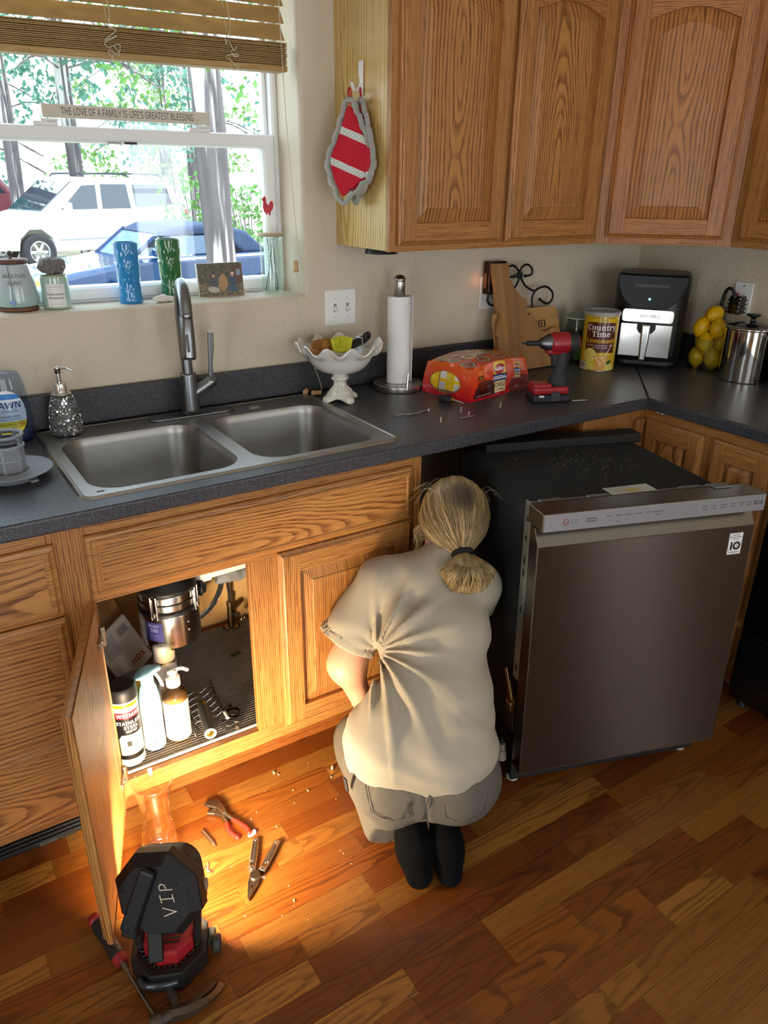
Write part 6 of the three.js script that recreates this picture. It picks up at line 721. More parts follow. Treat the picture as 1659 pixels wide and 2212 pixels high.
{
  const x = -0.391, z = 0.546, c = thing('wipes_canister', 'black lidded stainless steel wipes canister just inside the open cabinet', 'canister', [x, MY, z], cfl(x, z, 0.12)), r = 0.036; 
  part(c, 'label_sleeve', mv(new THREE.CylinderGeometry(r, r, 0.19, 44, 1, true, -PI, 2 * PI), 0, 0.103, 0), phys(0xffffff, 0.3, { map: ctex(1024, 864, (g, W, H) => { g.fillStyle = '#17181a'; g.fillRect(0, 0, W, H); const cx = W / 2; g.fillStyle = '#d6d6d4'; g.fillRect(0, 0, W, 150); g.fillStyle = '#f2e21c'; g.fillRect(0, 0, W, 64); text(g, '20% MORE', cx + 60, 50, 'bold 44px sans-serif', '#1a1a1a'); text(g, 'PROTECTS BEST', cx + 40, 100, 'bold 26px sans-serif', '#444'); g.save(); g.translate(cx, 180); g.fillStyle = '#b81c2c'; g.fillRect(-140, -54, 340, 88); text(g, 'WEIMAN', 30, 18, 'bold 74px sans-serif', '#fff'); g.restore(); text(g, 'STAINLESS', cx + 20, 300, 'bold 64px sans-serif', '#f2f2f0'); text(g, 'STEEL', cx + 30, 362, 'bold 64px sans-serif', '#f2f2f0'); text(g, 'WIPES', cx + 30, 410, 'bold 46px sans-serif', '#f2f2f0'); g.fillStyle = '#c9c7c2'; g.beginPath(); g.moveTo(cx - 130, 500); g.lineTo(cx - 90, 440); g.lineTo(cx + 190, 440); g.lineTo(cx + 190, 720); g.lineTo(cx - 130, 730); g.fill(); g.fillStyle = '#8e8c88'; g.fillRect(cx + 30, 450, 6, 270); g.fillStyle = '#3a3a3c'; g.fillRect(cx - 40, 530, 50, 70); g.fillStyle = '#d0d0ce'; g.fillRect(0, 790, W, 74); text(g, '90 WIPES', cx, 840, 'bold 36px sans-serif', '#555'); }) })); part(c, 'bottom', lathe([[0.001, 0], [0.034, 0], [0.0365, 0.003], [0.0365, 0.009], [0.036, 0.01]], 36), mat(0xcfcfcc, 0.4)); part(c, 'lid', lathe([[0.036, 0.198], [0.0375, 0.2], [0.0375, 0.222], [0.034, 0.232], [0.03, 0.236], [0.001, 0.237]], 40), mat(0x202124, 0.5)); part(c, 'lid_ring', lathe([[0.0368, 0.194], [0.038, 0.197], [0.0368, 0.201]], 36), mat(0xa4a6a8, 0.4));
}
{
  const x = -0.322, z = 0.528, c = thing('air_freshener_can', 'pale blue air freshener spray bottle between the wipes and the pump bottle', 'spray bottle', [x, MY, z], cfl(x, z, 0.1));
  part(c, 'body', lathe([[0.001, 0], [0.026, 0], [0.0285, 0.004], [0.0285, 0.02], [0.0275, 0.07], [0.0285, 0.12], [0.027, 0.16], [0.021, 0.19], [0.016, 0.2]], 40), phys(0xffffff, 0.25, { clearcoat: 0.4, map: ctex(1024, 512, (g, W, H) => { const q = g.createLinearGradient(0, H, 0, 0); q.addColorStop(0, '#2f7fd0'); q.addColorStop(0.18, '#4f9fe4'); q.addColorStop(0.22, '#e6eef8'); q.addColorStop(0.6, '#d8e6f4'); q.addColorStop(0.75, '#9fd4ea'); q.addColorStop(1, '#a8dcec'); g.fillStyle = q; g.fillRect(0, 0, W, H); for (const c2 of [0, W / 2, W]) { g.strokeStyle = '#3f6aa8'; g.lineWidth = 8; g.beginPath(); g.ellipse(c2, 240, 80, 58, 0, 0, 7); g.stroke(); g.fillStyle = '#f4f8fc'; g.fill(); text(g, 'febreze', c2, 252, 'italic bold 40px serif', '#2c3c5c'); text(g, 'A I R', c2, 336, 'bold 36px sans-serif', '#3a4c68'); g.fillStyle = '#6fa8dc'; g.beginPath(); g.moveTo(c2 - 60, 372); g.lineTo(c2, 356); g.lineTo(c2 - 20, 380); g.fill(); g.beginPath(); g.moveTo(c2 + 20, 380); g.lineTo(c2 + 70, 358); g.lineTo(c2 + 50, 386); g.fill(); text(g, 'LINEN & SKY', c2 + 20, 430, 'bold 16px sans-serif', '#46608a'); } }) }), 0, 0, 0, 0, PI / 2 * 0, 0);
  part(c, 'spray_head', nets((X, Y, Z) => smin(smin(cap(X, Y, Z, [0, 0.195, 0], [0, 0.225, 0], 0.0165, 0.0175), Math.max(ell(X, Y, Z, [-0.004, 0.236 + X * 0.35, 0.004], [0.031, 0.007, 0.021]), -1), 0.014), cap(X, Y, Z, [0.014, 0.235, 0.006], [0.03, 0.243, 0.012], 0.008, 0.006), 0.01), [-0.05, 0.17, -0.035], [0.05, 0.262, 0.04], 0.0026), phys(0xa3d8e8, 0.3)); part(c, 'trigger', tube([[0.022, 0.228, 0.012], [0.03, 0.212, 0.018], [0.034, 0.196, 0.02]], 0.0045, 12, 8), white);
}
{
  const x = -0.256, z = 0.527, c = thing('pump_bottle', 'amber pump bottle with a plain white label on the liner', 'bottle', [x, MY, z], cfl(x, z, 0.5)), r = 0.033;
  part(c, 'bottle', lathe([[0.001, 0.001], [r - 0.004, 0.001], [r, 0.005], [r, 0.135], [r - 0.004, 0.15], [r - 0.014, 0.163], [0.0155, 0.168], [0.0155, 0.172]], 40), pane(0xf8e6c6, 0.03)); part(c, 'lotion', lathe([[0.001, 0.003], [r - 0.005, 0.003], [r - 0.0015, 0.006], [r - 0.0015, 0.128], [0.001, 0.129]], 36), phys(0xe7c79a, 0.2)); part(c, 'label', mv(new THREE.CylinderGeometry(r + 0.0004, r + 0.0004, 0.118, 40, 1, true, -2.4, 4.8), 0, 0.068, 0), mat(0xf4f2ea, 0.5));
  part(c, 'pump', merge(mv(lathe([[0.001, 0.168], [0.0185, 0.168], [0.0185, 0.192], [0.016, 0.195], [0.007, 0.197], [0.007, 0.205], [0.001, 0.206]], 28), 0, 0, 0), mv(lathe([[0.001, 0.205], [0.013, 0.205], [0.013, 0.214], [0.001, 0.218]], 24), 0, 0, 0), tube([[0.0, 0.212, 0], [0.022, 0.213, 0.008], [0.036, 0.204, 0.014]], 0.0055, 14, 8)), mat(0xf2efe6, 0.4));
}
{
  const x = -0.232, z = 0.375, c = thing('cleaner_spray_can', 'cleaner spray can with a white cap behind the pump bottle', 'spray can', [x, MY, z], cfl(x, z, 0.3)), r = 0.031;
  part(c, 'can', lathe([[0.001, 0], [r, 0], [r, 0.15], [r - 0.002, 0.156]], 36), phys(0xffffff, 0.3, { map: ctex(512, 512, (g, W, H) => { g.fillStyle = '#e6e4e0'; g.fillRect(0, 0, W, H); g.fillStyle = '#2c2a6e'; g.fillRect(0, 0, W, 90); for (const cx of [60, 190, 316, 440]) { g.fillStyle = '#1c1a1a'; g.beginPath(); g.ellipse(cx, 130, 54, 46, 0, 0, 7); g.fill(); text(g, 'zep', cx, 148, 'italic bold 54px sans-serif', '#f0d020'); text(g, 'Oven', cx, 250, 'bold 34px sans-serif', '#3a2a5a'); text(g, '& Grill', cx, 290, 'bold 34px sans-serif', '#3a2a5a'); } }) })); part(c, 'cap', lathe([[0.0295, 0.15], [0.0295, 0.196], [0.027, 0.204], [0.018, 0.206], [0.001, 0.2035]], 36), mat(0xe2ddd6, 0.45));
}
{
  const p = thing('purple_cap_bottle', 'clear bottle with a purple cap behind the air freshener', 'bottle', [-0.292, MY, 0.405]); part(p, 'bottle', lathe([[0.001, 0.001], [0.02, 0.001], [0.022, 0.006], [0.022, 0.11], [0.01, 0.135]], 28), phys(0xcfc4dc, 0.2, { transmission: 0.5, thickness: 0 })); part(p, 'cap', lathe([[0.012, 0.133], [0.013, 0.135], [0.012, 0.155], [0.001, 0.157]], 20), mat(0x5a2a9c, 0.4));
  one('plastic_cup', 'off-white plastic cup lying on its side behind the wipes', 'cup', mv(lathe([[0.001, 0], [0.024, 0], [0.034, 0.075], [0.0325, 0.075], [0.023, 0.003], [0.001, 0.003]], 32), 0, 0, 0, 0.9, 0.5, 0.5), mat(0xd9c8b0, 0.5), [-0.375, MY + 0.063, 0.41]); one('yellow_scoop', 'yellow plastic scoop cup beside the off-white cup', 'scoop', mv(lathe([[0.001, 0], [0.022, 0], [0.029, 0.05], [0.027, 0.05], [0.02, 0.003], [0.001, 0.003]], 28), 0, 0, 0, -0.7, 0, 0.2), mat(0xe4c418, 0.4), [-0.318, MY + 0.085, 0.43]);
  const rb = thing('red_bottle', 'red plastic bottle leaning on the left side of the cabinet', 'bottle', [-0.424, MY + 0.002, 0.475]); rb.rotation.z = 0.0; part(rb, 'bottle', mv(lathe([[0.001, 0], [0.014, 0], [0.0165, 0.004], [0.0165, 0.1], [0.008, 0.13], [0.008, 0.15], [0.001, 0.151]], 24), 0, 0, 0), phys(0xb01c2e, 0.3));
  const bl = (name, lbl, x, y, z, rx, ry, rz, w, h, draw) => { const t = thing(name, lbl, 'package', [x, y, z]); t.rotation.set(rx, ry, rz); part(t, 'card', mv(bx(w, h, 0.012, 0.004), 0, 0, 0), mat(0xffffff, 0.6, { map: ctex(384, 512, draw) })); part(t, 'plastic', mv(bx(w + 0.014, h + 0.014, 0.02, 0.006), 0, 0, 0), pane(0xf4f4f4, 0.12)); };
  bl('hardware_package', 'clear plastic hardware package with brown card in the back of the cabinet', -0.36, MY + 0.235, 0.18, -0.35, 0.55, 0.35, 0.15, 0.21, (g) => { g.fillStyle = '#9a6a3a'; g.fillRect(0, 0, 384, 512); g.fillStyle = '#d8cec0'; g.fillRect(0, 0, 384, 150); g.fillStyle = '#b48a58'; g.fillRect(220, 60, 120, 120); g.fillStyle = '#2a2422'; g.beginPath(); g.arc(90, 60, 26, 0, 7); g.fill(); text(g, 'Repair Kit', 230, 46, 'bold 34px sans-serif', '#4a4038'); });
  bl('white_package', 'white plastic package with red printing leaning in the back of the cabinet', -0.315, MY + 0.135, 0.245, -0.5, 0.5, 0.45, 0.14, 0.16, (g) => { g.fillStyle = '#d4ccc4'; g.fillRect(0, 0, 384, 512); text(g, 'HDX', 260, 440, 'bold 80px sans-serif', '#b03a2c'); g.fillStyle = '#7a726a'; for (let k = 0; k < 9; k++) g.fillRect(30, 60 + k * 22, 150, 7); g.fillStyle = '#3a3836'; for (let k = 0; k < 14; k++) g.fillRect(230 + k * 8, 60, 3 + k % 3, 80); });
  one('rubber_hose_coil', 'grey rubber hose coiled on the left of the cabinet floor', 'hose', merge(mv(tor(0.05, 0.008, 10, 40), 0, 0.06, 0, 0.25, 0.2, 0), mv(tor(0.046, 0.008, 10, 40), 0.006, 0.058, -0.014, 0.35, 0.3, 0)), mat(0x6e7076, 0.5), [-0.335, MY, 0.325]);
}
{
  const w = thing('wire_rack', 'small chrome wire rack lying on the liner behind the pump bottle', 'rack', [0, MY, 0]), ch = metal(0xc4c4c4, 0.18); const Y = 0.014;
  part(w, 'side_rail', rod([-0.108, Y + 0.012, 0.37], [-0.122, Y - 0.008, 0.535], 0.0032), metal(0x6a6662, 0.4)); part(w, 'side_rail', rod([-0.19, Y, 0.37], [-0.21, Y - 0.006, 0.555], 0.0032), ch); part(w, 'side_rail', rod([-0.205, Y, 0.39], [-0.222, Y - 0.006, 0.57], 0.003), ch); part(w, 'end_cap', rod([-0.119, Y - 0.004, 0.51], [-0.122, Y - 0.004, 0.542], 0.0048), white);
  for (let k = 0; k < 6; k++) { const z = 0.395 + k * 0.025; part(w, 'cross_wire', tube([[-0.192 - k * 0.003, Y, z], [-0.17, Y + 0.007, z], [-0.15, Y - 0.001, z], [-0.13, Y + 0.008, z], [-0.112 - k * 0.002, Y + 0.003, z - 0.004]], 0.0023, 20, 6), ch); }
  const r = thing('aerator_tube', 'grey ribbed tube with a brass-centred end lying on the liner', 'tube', [0, MY + 0.017, 0]); part(r, 'tube', rod([-0.168, 0, 0.475], [-0.188, 0, 0.583], 0.0165, 0.0165, 20), mat(0x5a5a5a, 0.3, { metalness: 0.5 })); part(r, 'end_ring', mv(tor(0.0135, 0.0035, 8, 24), -0.1883, 0, 0.585, 0, -0.18, 0), mat(0xd4d4d0, 0.4)); part(r, 'insert', mv(sph(0.01, 14, 8), -0.188, 0, 0.583, 0, 0, 0, [1, 1, 0.4]), metal(0xb09a4a, 0.3)); part(r, 'collar', rod([-0.164, 0.001, 0.455], [-0.168, 0.001, 0.475], 0.014), metal(0x9a8436, 0.35));
  const hc = (lbl, x, z, y, ry, c) => { const t = thing('hose_clamp', lbl, 'clamp', [x, MY + y, z], ry); part(t, 'band', lathe([[0.019, 0], [0.0198, 0], [0.0198, 0.012], [0.019, 0.012]], 36), c); part(t, 'screw_housing', merge(mv(bx(0.012, 0.013, 0.01, 0.002), 0.023, 0.006, 0), mv(cyl(0.0045, 0.0045, 0.026, 10), 0.024, 0.006, 0.006, PI / 2), mv(cyl(0.006, 0.006, 0.005, 8), 0.024, 0.006, 0.021, PI / 2)), c); };
  hc('bright steel hose clamp lying in front of the dull one', -0.127, 0.557, 0, -0.4, chrome); hc('dull steel hose clamp lying behind the bright one', -0.098, 0.52, 0, 2.2, metal(0x6a6056, 0.4));
  one('rubber_scrap', 'torn scrap of black rubber on the grey liner', 'scrap', mv(ext([[-0.016, -0.006], [-0.008, -0.009], [0.004, -0.007], [0.017, -0.008], [0.015, 0.006], [0.004, 0.004], [-0.004, 0.008], [-0.015, 0.005]], 0.006, 0.001), 0, 0, 0, -PI / 2), black, [0.022, MY, 0.246], 0.3);
  const R = rng(21), n = 60, im = new THREE.InstancedMesh(new THREE.TetrahedronGeometry(1), mat(0xbfb6a4, 0.8), n), m = new THREE.Matrix4(); for (let i = 0; i < n; i++) { const s = 0.0006 + R() * R() * 0.002; m.compose(V3(-0.12 + R() * 0.28, MY + s * 0.5, 0.06 + R() * 0.4), new THREE.Quaternion().setFromEuler(new THREE.Euler(R() * 6, R() * 6, 0)), V3(s, s, s)); im.setMatrixAt(i, m); } im.name = 'crumbs'; im.userData = { label: 'pale debris crumbs scattered on the grey cabinet liner', category: 'crumbs', kind: 'stuff' }; scene.add(im); im.name = numbered('debris_crumbs');
}

// ---------- on the floor ----------
{
  const v = thing('hurricane_vase', 'tall waisted clear glass vase with gold flecks on the floor', 'vase', [-0.392, 0, 0.748]);
  const out = [[0.001, 0.001], [0.04, 0.001], [0.046, 0.006], [0.047, 0.03], [0.042, 0.075], [0.036, 0.12], [0.0345, 0.15], [0.037, 0.19], [0.043, 0.225], [0.0475, 0.245]]; part(v, 'glass', lathe([...out, [0.0462, 0.245], [0.0415, 0.225], [0.0355, 0.19], [0.033, 0.15], [0.0345, 0.12], [0.0405, 0.075], [0.0455, 0.03], [0.0445, 0.007], [0.001, 0.006]], 56), pane(0xfffefa, 0.02, { ior: 1.8 })); part(v, 'lip', mv(tor(0.047, 0.0011, 8, 56), 0, 0.2455, 0, PI / 2), pane(0xffffff, 0.01));
  const R = rng(6), L = []; for (let k = 0; k < 130; k++) { const y = 0.008 + R() * R() * 0.16, i = out.findIndex((q, j) => j > 1 && q[1] >= y), a = out[i - 1], b = out[i], r = lerp(a[0], b[0], (y - a[1]) / (b[1] - a[1])) - 0.0022, t = R() * 6.28; L.push(mv(mv(bx(0.0006, 0.004 + R() * 0.009, 0.0005), 0, 0, r, 0, 0, R() * 3), 0, y, 0, 0, t)); } part(v, 'gold_flecks', merge(L), metal(0xd8a840, 0.25)).userData.kind = 'stuff';
}
// work light: head glows towards the open cabinet
{
  const w = thing('work_light', 'black and red stand work light with hand lettered VIP on its head', 'work light', [-0.456, 0, 1.02], -0.42), bk = mat(0x131314, 0.5), rd = mat(0x9a1c22, 0.45);
  const oct = (r, sx = 1) => Array.from({ length: 8 }, (_, k) => [Math.cos(k * PI / 4 + PI / 8) * r * sx, Math.sin(k * PI / 4 + PI / 8) * r]);
  const base = grp(w, 'base'); base.scale.set(0.9, 1, 0.9); const s = poly(oct(0.098, 0.95)); s.holes.push(new THREE.Path(oct(0.08, 0.94).map((q) => V2(...q)))); part(base, 'skirt', mv(ext(s, 0.05, 0.003), 0, 0.004, 0, -PI / 2), bk); part(base, 'floor_plate', mv(ext(oct(0.085, 0.94), 0.008), 0, 0.004, 0, -PI / 2), bk);
  for (let k = 0; k < 8; k++) { const a = oct(0.088, 0.95)[k], b = oct(0.088, 0.95)[(k + 1) % 8], c = oct(0.066, 0.95)[k], d = oct(0.066, 0.95)[(k + 1) % 8], L = []; for (let j = 0; j < 4; j++) { const t = j / 4, u = (j + 1) / 4, p = [lerp(a[0], b[0], t), 0.05, lerp(a[1], b[1], t)], q = [lerp(c[0], d[0], (t + u) / 2), 0.05, lerp(c[1], d[1], (t + u) / 2)], r = [lerp(a[0], b[0], u), 0.05, lerp(a[1], b[1], u)]; L.push(rod(p, q, 0.0013, 0.0013, 5), rod(q, r, 0.0013, 0.0013, 5)); } part(base, 'lattice', merge(L), mat(0x3a3833, 0.5)); }
  part(base, 'red_housing', mv(ext(oct(0.064, 0.95), 0.075, 0.006), 0, 0.008, 0, -PI / 2), rd); for (let k = 0; k < 7; k++) part(base, 'vent_slot', mv(bx(0.055 - Math.abs(k - 3) * 0.004, 0.002, 0.0045), 0.006, 0.0832, -0.036 + k * 0.0115), black);
  part(base, 'handle_bar', tube([[-0.06, 0.03, 0.078], [-0.045, 0.033, 0.092], [-0.01, 0.033, 0.096], [0.02, 0.03, 0.09]], 0.009, 30, 10), mat(0x22282e, 0.25)); part(base, 'wheel', merge(mv(lathe([[0.005, -0.01], [0.018, -0.01], [0.021, -0.006], [0.021, 0.006], [0.018, 0.01], [0.005, 0.01]], 24), 0.107, 0.024, -0.0, 0, 0, PI / 2), mv(bx(0.02, 0.02, 0.04, 0.005), 0.094, 0.03, -0.015)), mat(0x2a2724, 0.6));
  const arm = part(w, 'yoke', merge(rod([-0.058, 0.06, 0.01], [-0.07, 0.2, -0.005], 0.009), rod([0.058, 0.06, 0.01], [0.07, 0.2, -0.005], 0.009), mv(bx(0.03, 0.09, 0.02, 0.005), -0.02, 0.11, 0.04, -0.4)), bk); part(arm, 'knob', mv(lathe([[0.001, 0], [0.014, 0], [0.012, 0.012], [0.001, 0.014]], 16), 0.078, 0.2, -0.005, 0, 0, -PI / 2), mat(0x8a7a68, 0.4));
  const hd = grp(w, 'head', -0.005, 0.2, 0, -0.28, -0.3, 0.12);
  part(hd, 'shell', mv(ext(oct(0.098), 0.034, 0.006), 0, 0, -0.022), bk); part(hd, 'back_cover', (() => { const A = oct(0.096), B = oct(0.078), pos = []; for (let k = 0; k < 8; k++) { const a = A[k], b = A[(k + 1) % 8], c = B[(k + 1) % 8], d = B[k]; pos.push(...a, 0.012, ...b, 0.012, ...c, 0.03, ...a, 0.012, ...c, 0.03, ...d, 0.03, 0, 0, 0.03, ...d, 0.03, ...c, 0.03); } return fromTris(pos); })(), bk);
  part(hd, 'back_handle', merge(mv(bx(0.034, 0.15, 0.014, 0.006), -0.03, 0.006, 0.04, 0, 0, -0.5), mv(bx(0.034, 0.04, 0.02, 0.006), -0.06, -0.055, 0.034, 0, 0, -0.3)), mat(0x15161a, 0.42)); for (const [x, y] of [[-0.062, 0.02], [0.048, -0.04], [0.055, 0.03], [0.0, 0.066]]) part(hd, 'screw_boss', mv(cyl(0.005, 0.005, 0.003, 12), x, y, 0.03, PI / 2), black);
  part(hd, 'hand_lettering', mv(new THREE.PlaneGeometry(0.052, 0.116), 0.03, 0.0, 0.0312), mat(0xffffff, 0.7, { transparent: true, map: ctex(180, 400, (g) => { g.clearRect(0, 0, 180, 400); g.save(); g.translate(90, 200); g.rotate(-PI / 2); g.strokeStyle = '#c9bca6'; g.lineWidth = 9; g.lineCap = 'round'; const L = (p) => { g.beginPath(); p.forEach((q, i) => i ? g.lineTo(...q) : g.moveTo(...q)); g.stroke(); }; L([[-120, -45], [-88, 48], [-58, -48]]); L([[-18, -48], [36, -52]]); L([[8, -48], [12, 44]]); L([[-14, 48], [40, 42]]); L([[78, 50], [76, -44]]); g.beginPath(); g.ellipse(92, -22, 28, 24, 0, -1.7, 1.7); g.stroke(); g.restore(); }) }));
  part(hd, 'added_shroud', mv(loop(0.15, 0.15, [[0, 0], [0, 0.032], [0.006, 0.034], [0.011, 0.03], [0.013, 0]], 0.04), 0, 0, -0.022, PI, 0, 0), bk);  // shroud added round the lens to cut side light on the open door
  part(hd, 'glowing_lens', mv(ext(oct(0.072), 0.002), 0, 0, -0.0255), mat(0xfff2d8, 0.4, { emissive: 0xffd9a0, emissiveIntensity: 12 }));
  const l = new THREE.RectAreaLight(0xffe6c0, 520, 0.11, 0.11); l.position.set(0, 0, -0.029); hd.add(l);
}
{
  const s = thing('screwdriver', 'long flat screwdriver with red and black handle lying beside the open door', 'screwdriver', [-0.568, 0.017, 0.905]); s.rotation.y = -1.4; // local +x runs along the tool
  part(s, 'grip', mv(lathe([[0.001, -0.075], [0.012, -0.075], [0.0155, -0.068], [0.0165, -0.04], [0.014, 0], [0.0155, 0.04], [0.013, 0.055], [0.001, 0.056]], 20), 0.02, 0, 0, 0, 0, -PI / 2), mat(0x1d1a19, 0.6)); part(s, 'end_cap', mv(lathe([[0.001, 0], [0.013, 0.001], [0.016, 0.008], [0.0165, 0.022], [0.001, 0.022]], 20), -0.062, 0, 0, 0, 0, -PI / 2), mat(0x8c1a20, 0.45)); part(s, 'collar', mv(cyl(0.013, 0.0165, 0.016, 20), 0.078, 0, 0, 0, 0, -PI / 2), mat(0x8c1a20, 0.45));
  part(s, 'shank', merge(rod([0.084, 0, 0], [0.104, -0.002, 0], 0.008, 0.006, 6), rod([0.1, -0.002, 0], [0.25, -0.0135, 0], 0.0042, 0.0036), mv(bx(0.035, 0.002, 0.009, 0.0006), 0.262, -0.0148, 0)), metal(0x8f8678, 0.35));
}
{
  const h = thing('hammer', 'worn steel claw hammer lying in front of the work light', 'hammer', [-0.488, 0, 1.15]), st = metal(0x6d645a, 0.45, { bumpMap: peel, bumpScale: 0.001 });
  part(h, 'shaft', merge(rod([0.0, 0.016, 0.0], [0.004, 0.013, -0.09], 0.0085, 0.0095, 10)), st); part(h, 'grip', rod([0.004, 0.013, -0.088], [0.012, 0.014, -0.2], 0.0125, 0.014, 14), mat(0x24344c, 0.35));
  part(h, 'claw', (() => { const p = [], c = [[-0.012, 0.02, 0.004], [0.02, 0.021, 0.012], [0.05, 0.019, 0.009], [0.076, 0.013, -0.002], [0.094, 0.006, -0.018]], cv = new THREE.CatmullRomCurve3(c.map((q) => V3(...q))), n = 20, S2 = []; for (let i = 0; i <= n; i++) { const t = i / n, q = cv.getPoint(t), tg = cv.getTangent(t), nx = V3(-tg.z, 0, tg.x).normalize(), hw = lerp(0.012, 0.016, sm(t)), ht = lerp(0.012, 0.0022, t), g0 = sst(0.45, 0.55, t) * 0.003; S2.push([-1, 1].map((s) => [[s * g0, ht], [s * hw, ht * 0.6], [s * hw, -ht], [s * g0, -ht]].map(([a, b]) => [q.x + nx.x * a, Math.max(0.001, q.y + b), q.z + nx.z * a]))); } for (let i = 0; i < n; i++) for (let s = 0; s < 2; s++) for (let k = 0; k < 4; k++) { const a = S2[i][s][k], b = S2[i][s][(k + 1) % 4], d = S2[i + 1][s][(k + 1) % 4], e = S2[i + 1][s][k]; p.push(...a, ...b, ...d, ...a, ...d, ...e); } const E = S2[n]; for (let s = 0; s < 2; s++) p.push(...E[s][0], ...E[s][1], ...E[s][2], ...E[s][0], ...E[s][2], ...E[s][3]); return fromTris(p, 0.7); })(), st);
  part(h, 'poll', merge(rod([-0.008, 0.019, 0.004], [-0.035, 0.018, 0.002], 0.0125, 0.011, 14), rod([-0.033, 0.018, 0.002], [-0.055, 0.018, 0.0], 0.0145, 0.0145, 18)), st);
}
{
  const p = thing('slip_joint_pliers', 'adjustable pliers with red dipped handles on the floor', 'pliers', [-0.213, 0.006, 0.712], 0), st = metal(0x8a8378, 0.35), rd = phys(0xd8281c, 0.3, { clearcoat: 0.3 });
  part(p, 'upper_jaw', mv(ext([[-0.004, 0.0], [-0.012, 0.03], [-0.03, 0.05], [-0.034, 0.058], [-0.012, 0.062], [0.004, 0.054], [0.01, 0.03], [0.008, 0]], 0.009, 0.002), 0, 0.0045, -0.002, -PI / 2), st); part(p, 'lower_jaw', mv(ext([[0.0, 0.02], [-0.012, 0.036], [-0.032, 0.04], [-0.036, 0.032], [-0.02, 0.02], [-0.008, 0.0], [0.002, -0.006]], 0.009, 0.002), 0, -0.003, 0, -PI / 2), st); part(p, 'pivot', mv(cyl(0.006, 0.006, 0.014, 16), 0.0, 0.005, -0.022), chrome);
  part(p, 'shank', merge(rod([0.002, 0.006, -0.006], [0.018, 0.005, 0.03], 0.006, 0.005, 10), rod([-0.004, 0.004, -0.002], [-0.004, 0.004, 0.03], 0.006, 0.005, 10)), st);
  part(p, 'handle', tube([[0.015, 0.004, 0.026], [0.026, 0.004, 0.05], [0.033, 0.004, 0.07], [0.033, 0.004, 0.088]], 0.0062, 24, 10), rd); part(p, 'handle', tube([[-0.005, 0.003, 0.028], [-0.009, 0.003, 0.05], [-0.006, 0.003, 0.07], [0.001, 0.003, 0.086]], 0.0062, 24, 10), rd);
  one('paper_scrap', 'small crumpled white paper scrap by the red plier handles', 'scrap', nets((x, y, z) => Math.abs(y - 0.006 - 0.006 * (n2(x * 120 + 8, z * 120 + 8, 4) - 0.3)) - 0.0012 + Math.max(0, Math.hypot(x / 1.3, z) - 0.01) * 2, [-0.02, -0.002, -0.018], [0.02, 0.02, 0.018], 0.0016), mat(0xf2f0ea, 0.8), [-0.174, 0, 0.802], 0.5);
}
{
  const b = thing('driver_bit', 'short steel double-ended driver bit lying on the floor', 'bit', [-0.2735, 0.0052, 0.756], -1.4), st = metal(0xa89a84, 0.35); part(b, 'shaft', rod([-0.03, 0, 0], [0.022, 0, 0], 0.0052, 0.0052, 6), st); part(b, 'tip', rod([0.022, 0, 0], [0.034, -0.001, 0], 0.0042, 0.0018, 8), st);
}
{
  const m = thing('multi_tool', 'folding steel multi-tool plier opened on the floor', 'multi-tool', [-0.212, 0, 0.918], -0.67), st = metal(0xb4aca0, 0.24), d = metal(0x8c8478, 0.3); // local -z towards the handles
  for (const s of [-1, 1]) { const h = grp(m, 'handle', s * 0.012, 0, 0.0, 0, -s * 0.17 - 0.02, 0); part(h, 'frame', mv(ext([[-0.0085, 0], [0.0085, 0], [0.0095, 0.05], [0.008, 0.096], [0.0, 0.102], [-0.008, 0.096], [-0.0095, 0.05]], 0.013, 0.002), 0, 0, 0, -PI / 2), st); part(h, 'blade_slot', mv(bx(0.006, 0.002, 0.06, 0.0008), 0, 0.0133, -0.052), mat(0x2a2622, 0.5)); part(h, 'folded_blade', mv(bx(0.0035, 0.003, 0.05, 0.001), s * 0.005, 0.0142, -0.05), d); part(h, 'rivet', mv(sph(0.0055, 12, 8), 0, 0.012, -0.092, 0, 0, 0, [1, 0.5, 1]), chrome); part(h, 'rivet', mv(sph(0.007, 12, 8), 0, 0.012, -0.006, 0, 0, 0, [1, 0.5, 1]), chrome); }
  part(m, 'pivot', mv(cyl(0.0125, 0.0135, 0.015, 20), 0, 0.0085, 0.016), d); for (const s of [-1, 1]) part(m, 'jaw', mv(ext([[0, 0], [0.013, -0.004], [0.0125, -0.022], [0.006, -0.048], [0.0012, -0.066], [0.0006, -0.066], [0.0006, -0.04], [0.004, -0.032], [0.0006, -0.024]].map(([a, b]) => [s * a, b]), 0.009, 0.0008), 0, 0.003, 0.014, -PI / 2), st);
}
[[-0.333, 0.832, 0.5, 0], [-0.318, 0.838, 2.4, 0], [-0.312, 0.853, 1.2, 1], [-0.305, 0.862, 1.9, 1], [-0.327, 0.849, 0.9, 0]].forEach(([x, z, a, k]) => { const o = one('screw', 'small steel screw in the little heap on the floor', 'screw', k ? sMid : sShort, screwM, [x, 0.0042, z], 0, 'screws heaped on the floor'); o.rotation.set(0, a, -PI / 2 + 0.02, 'YXZ'); });
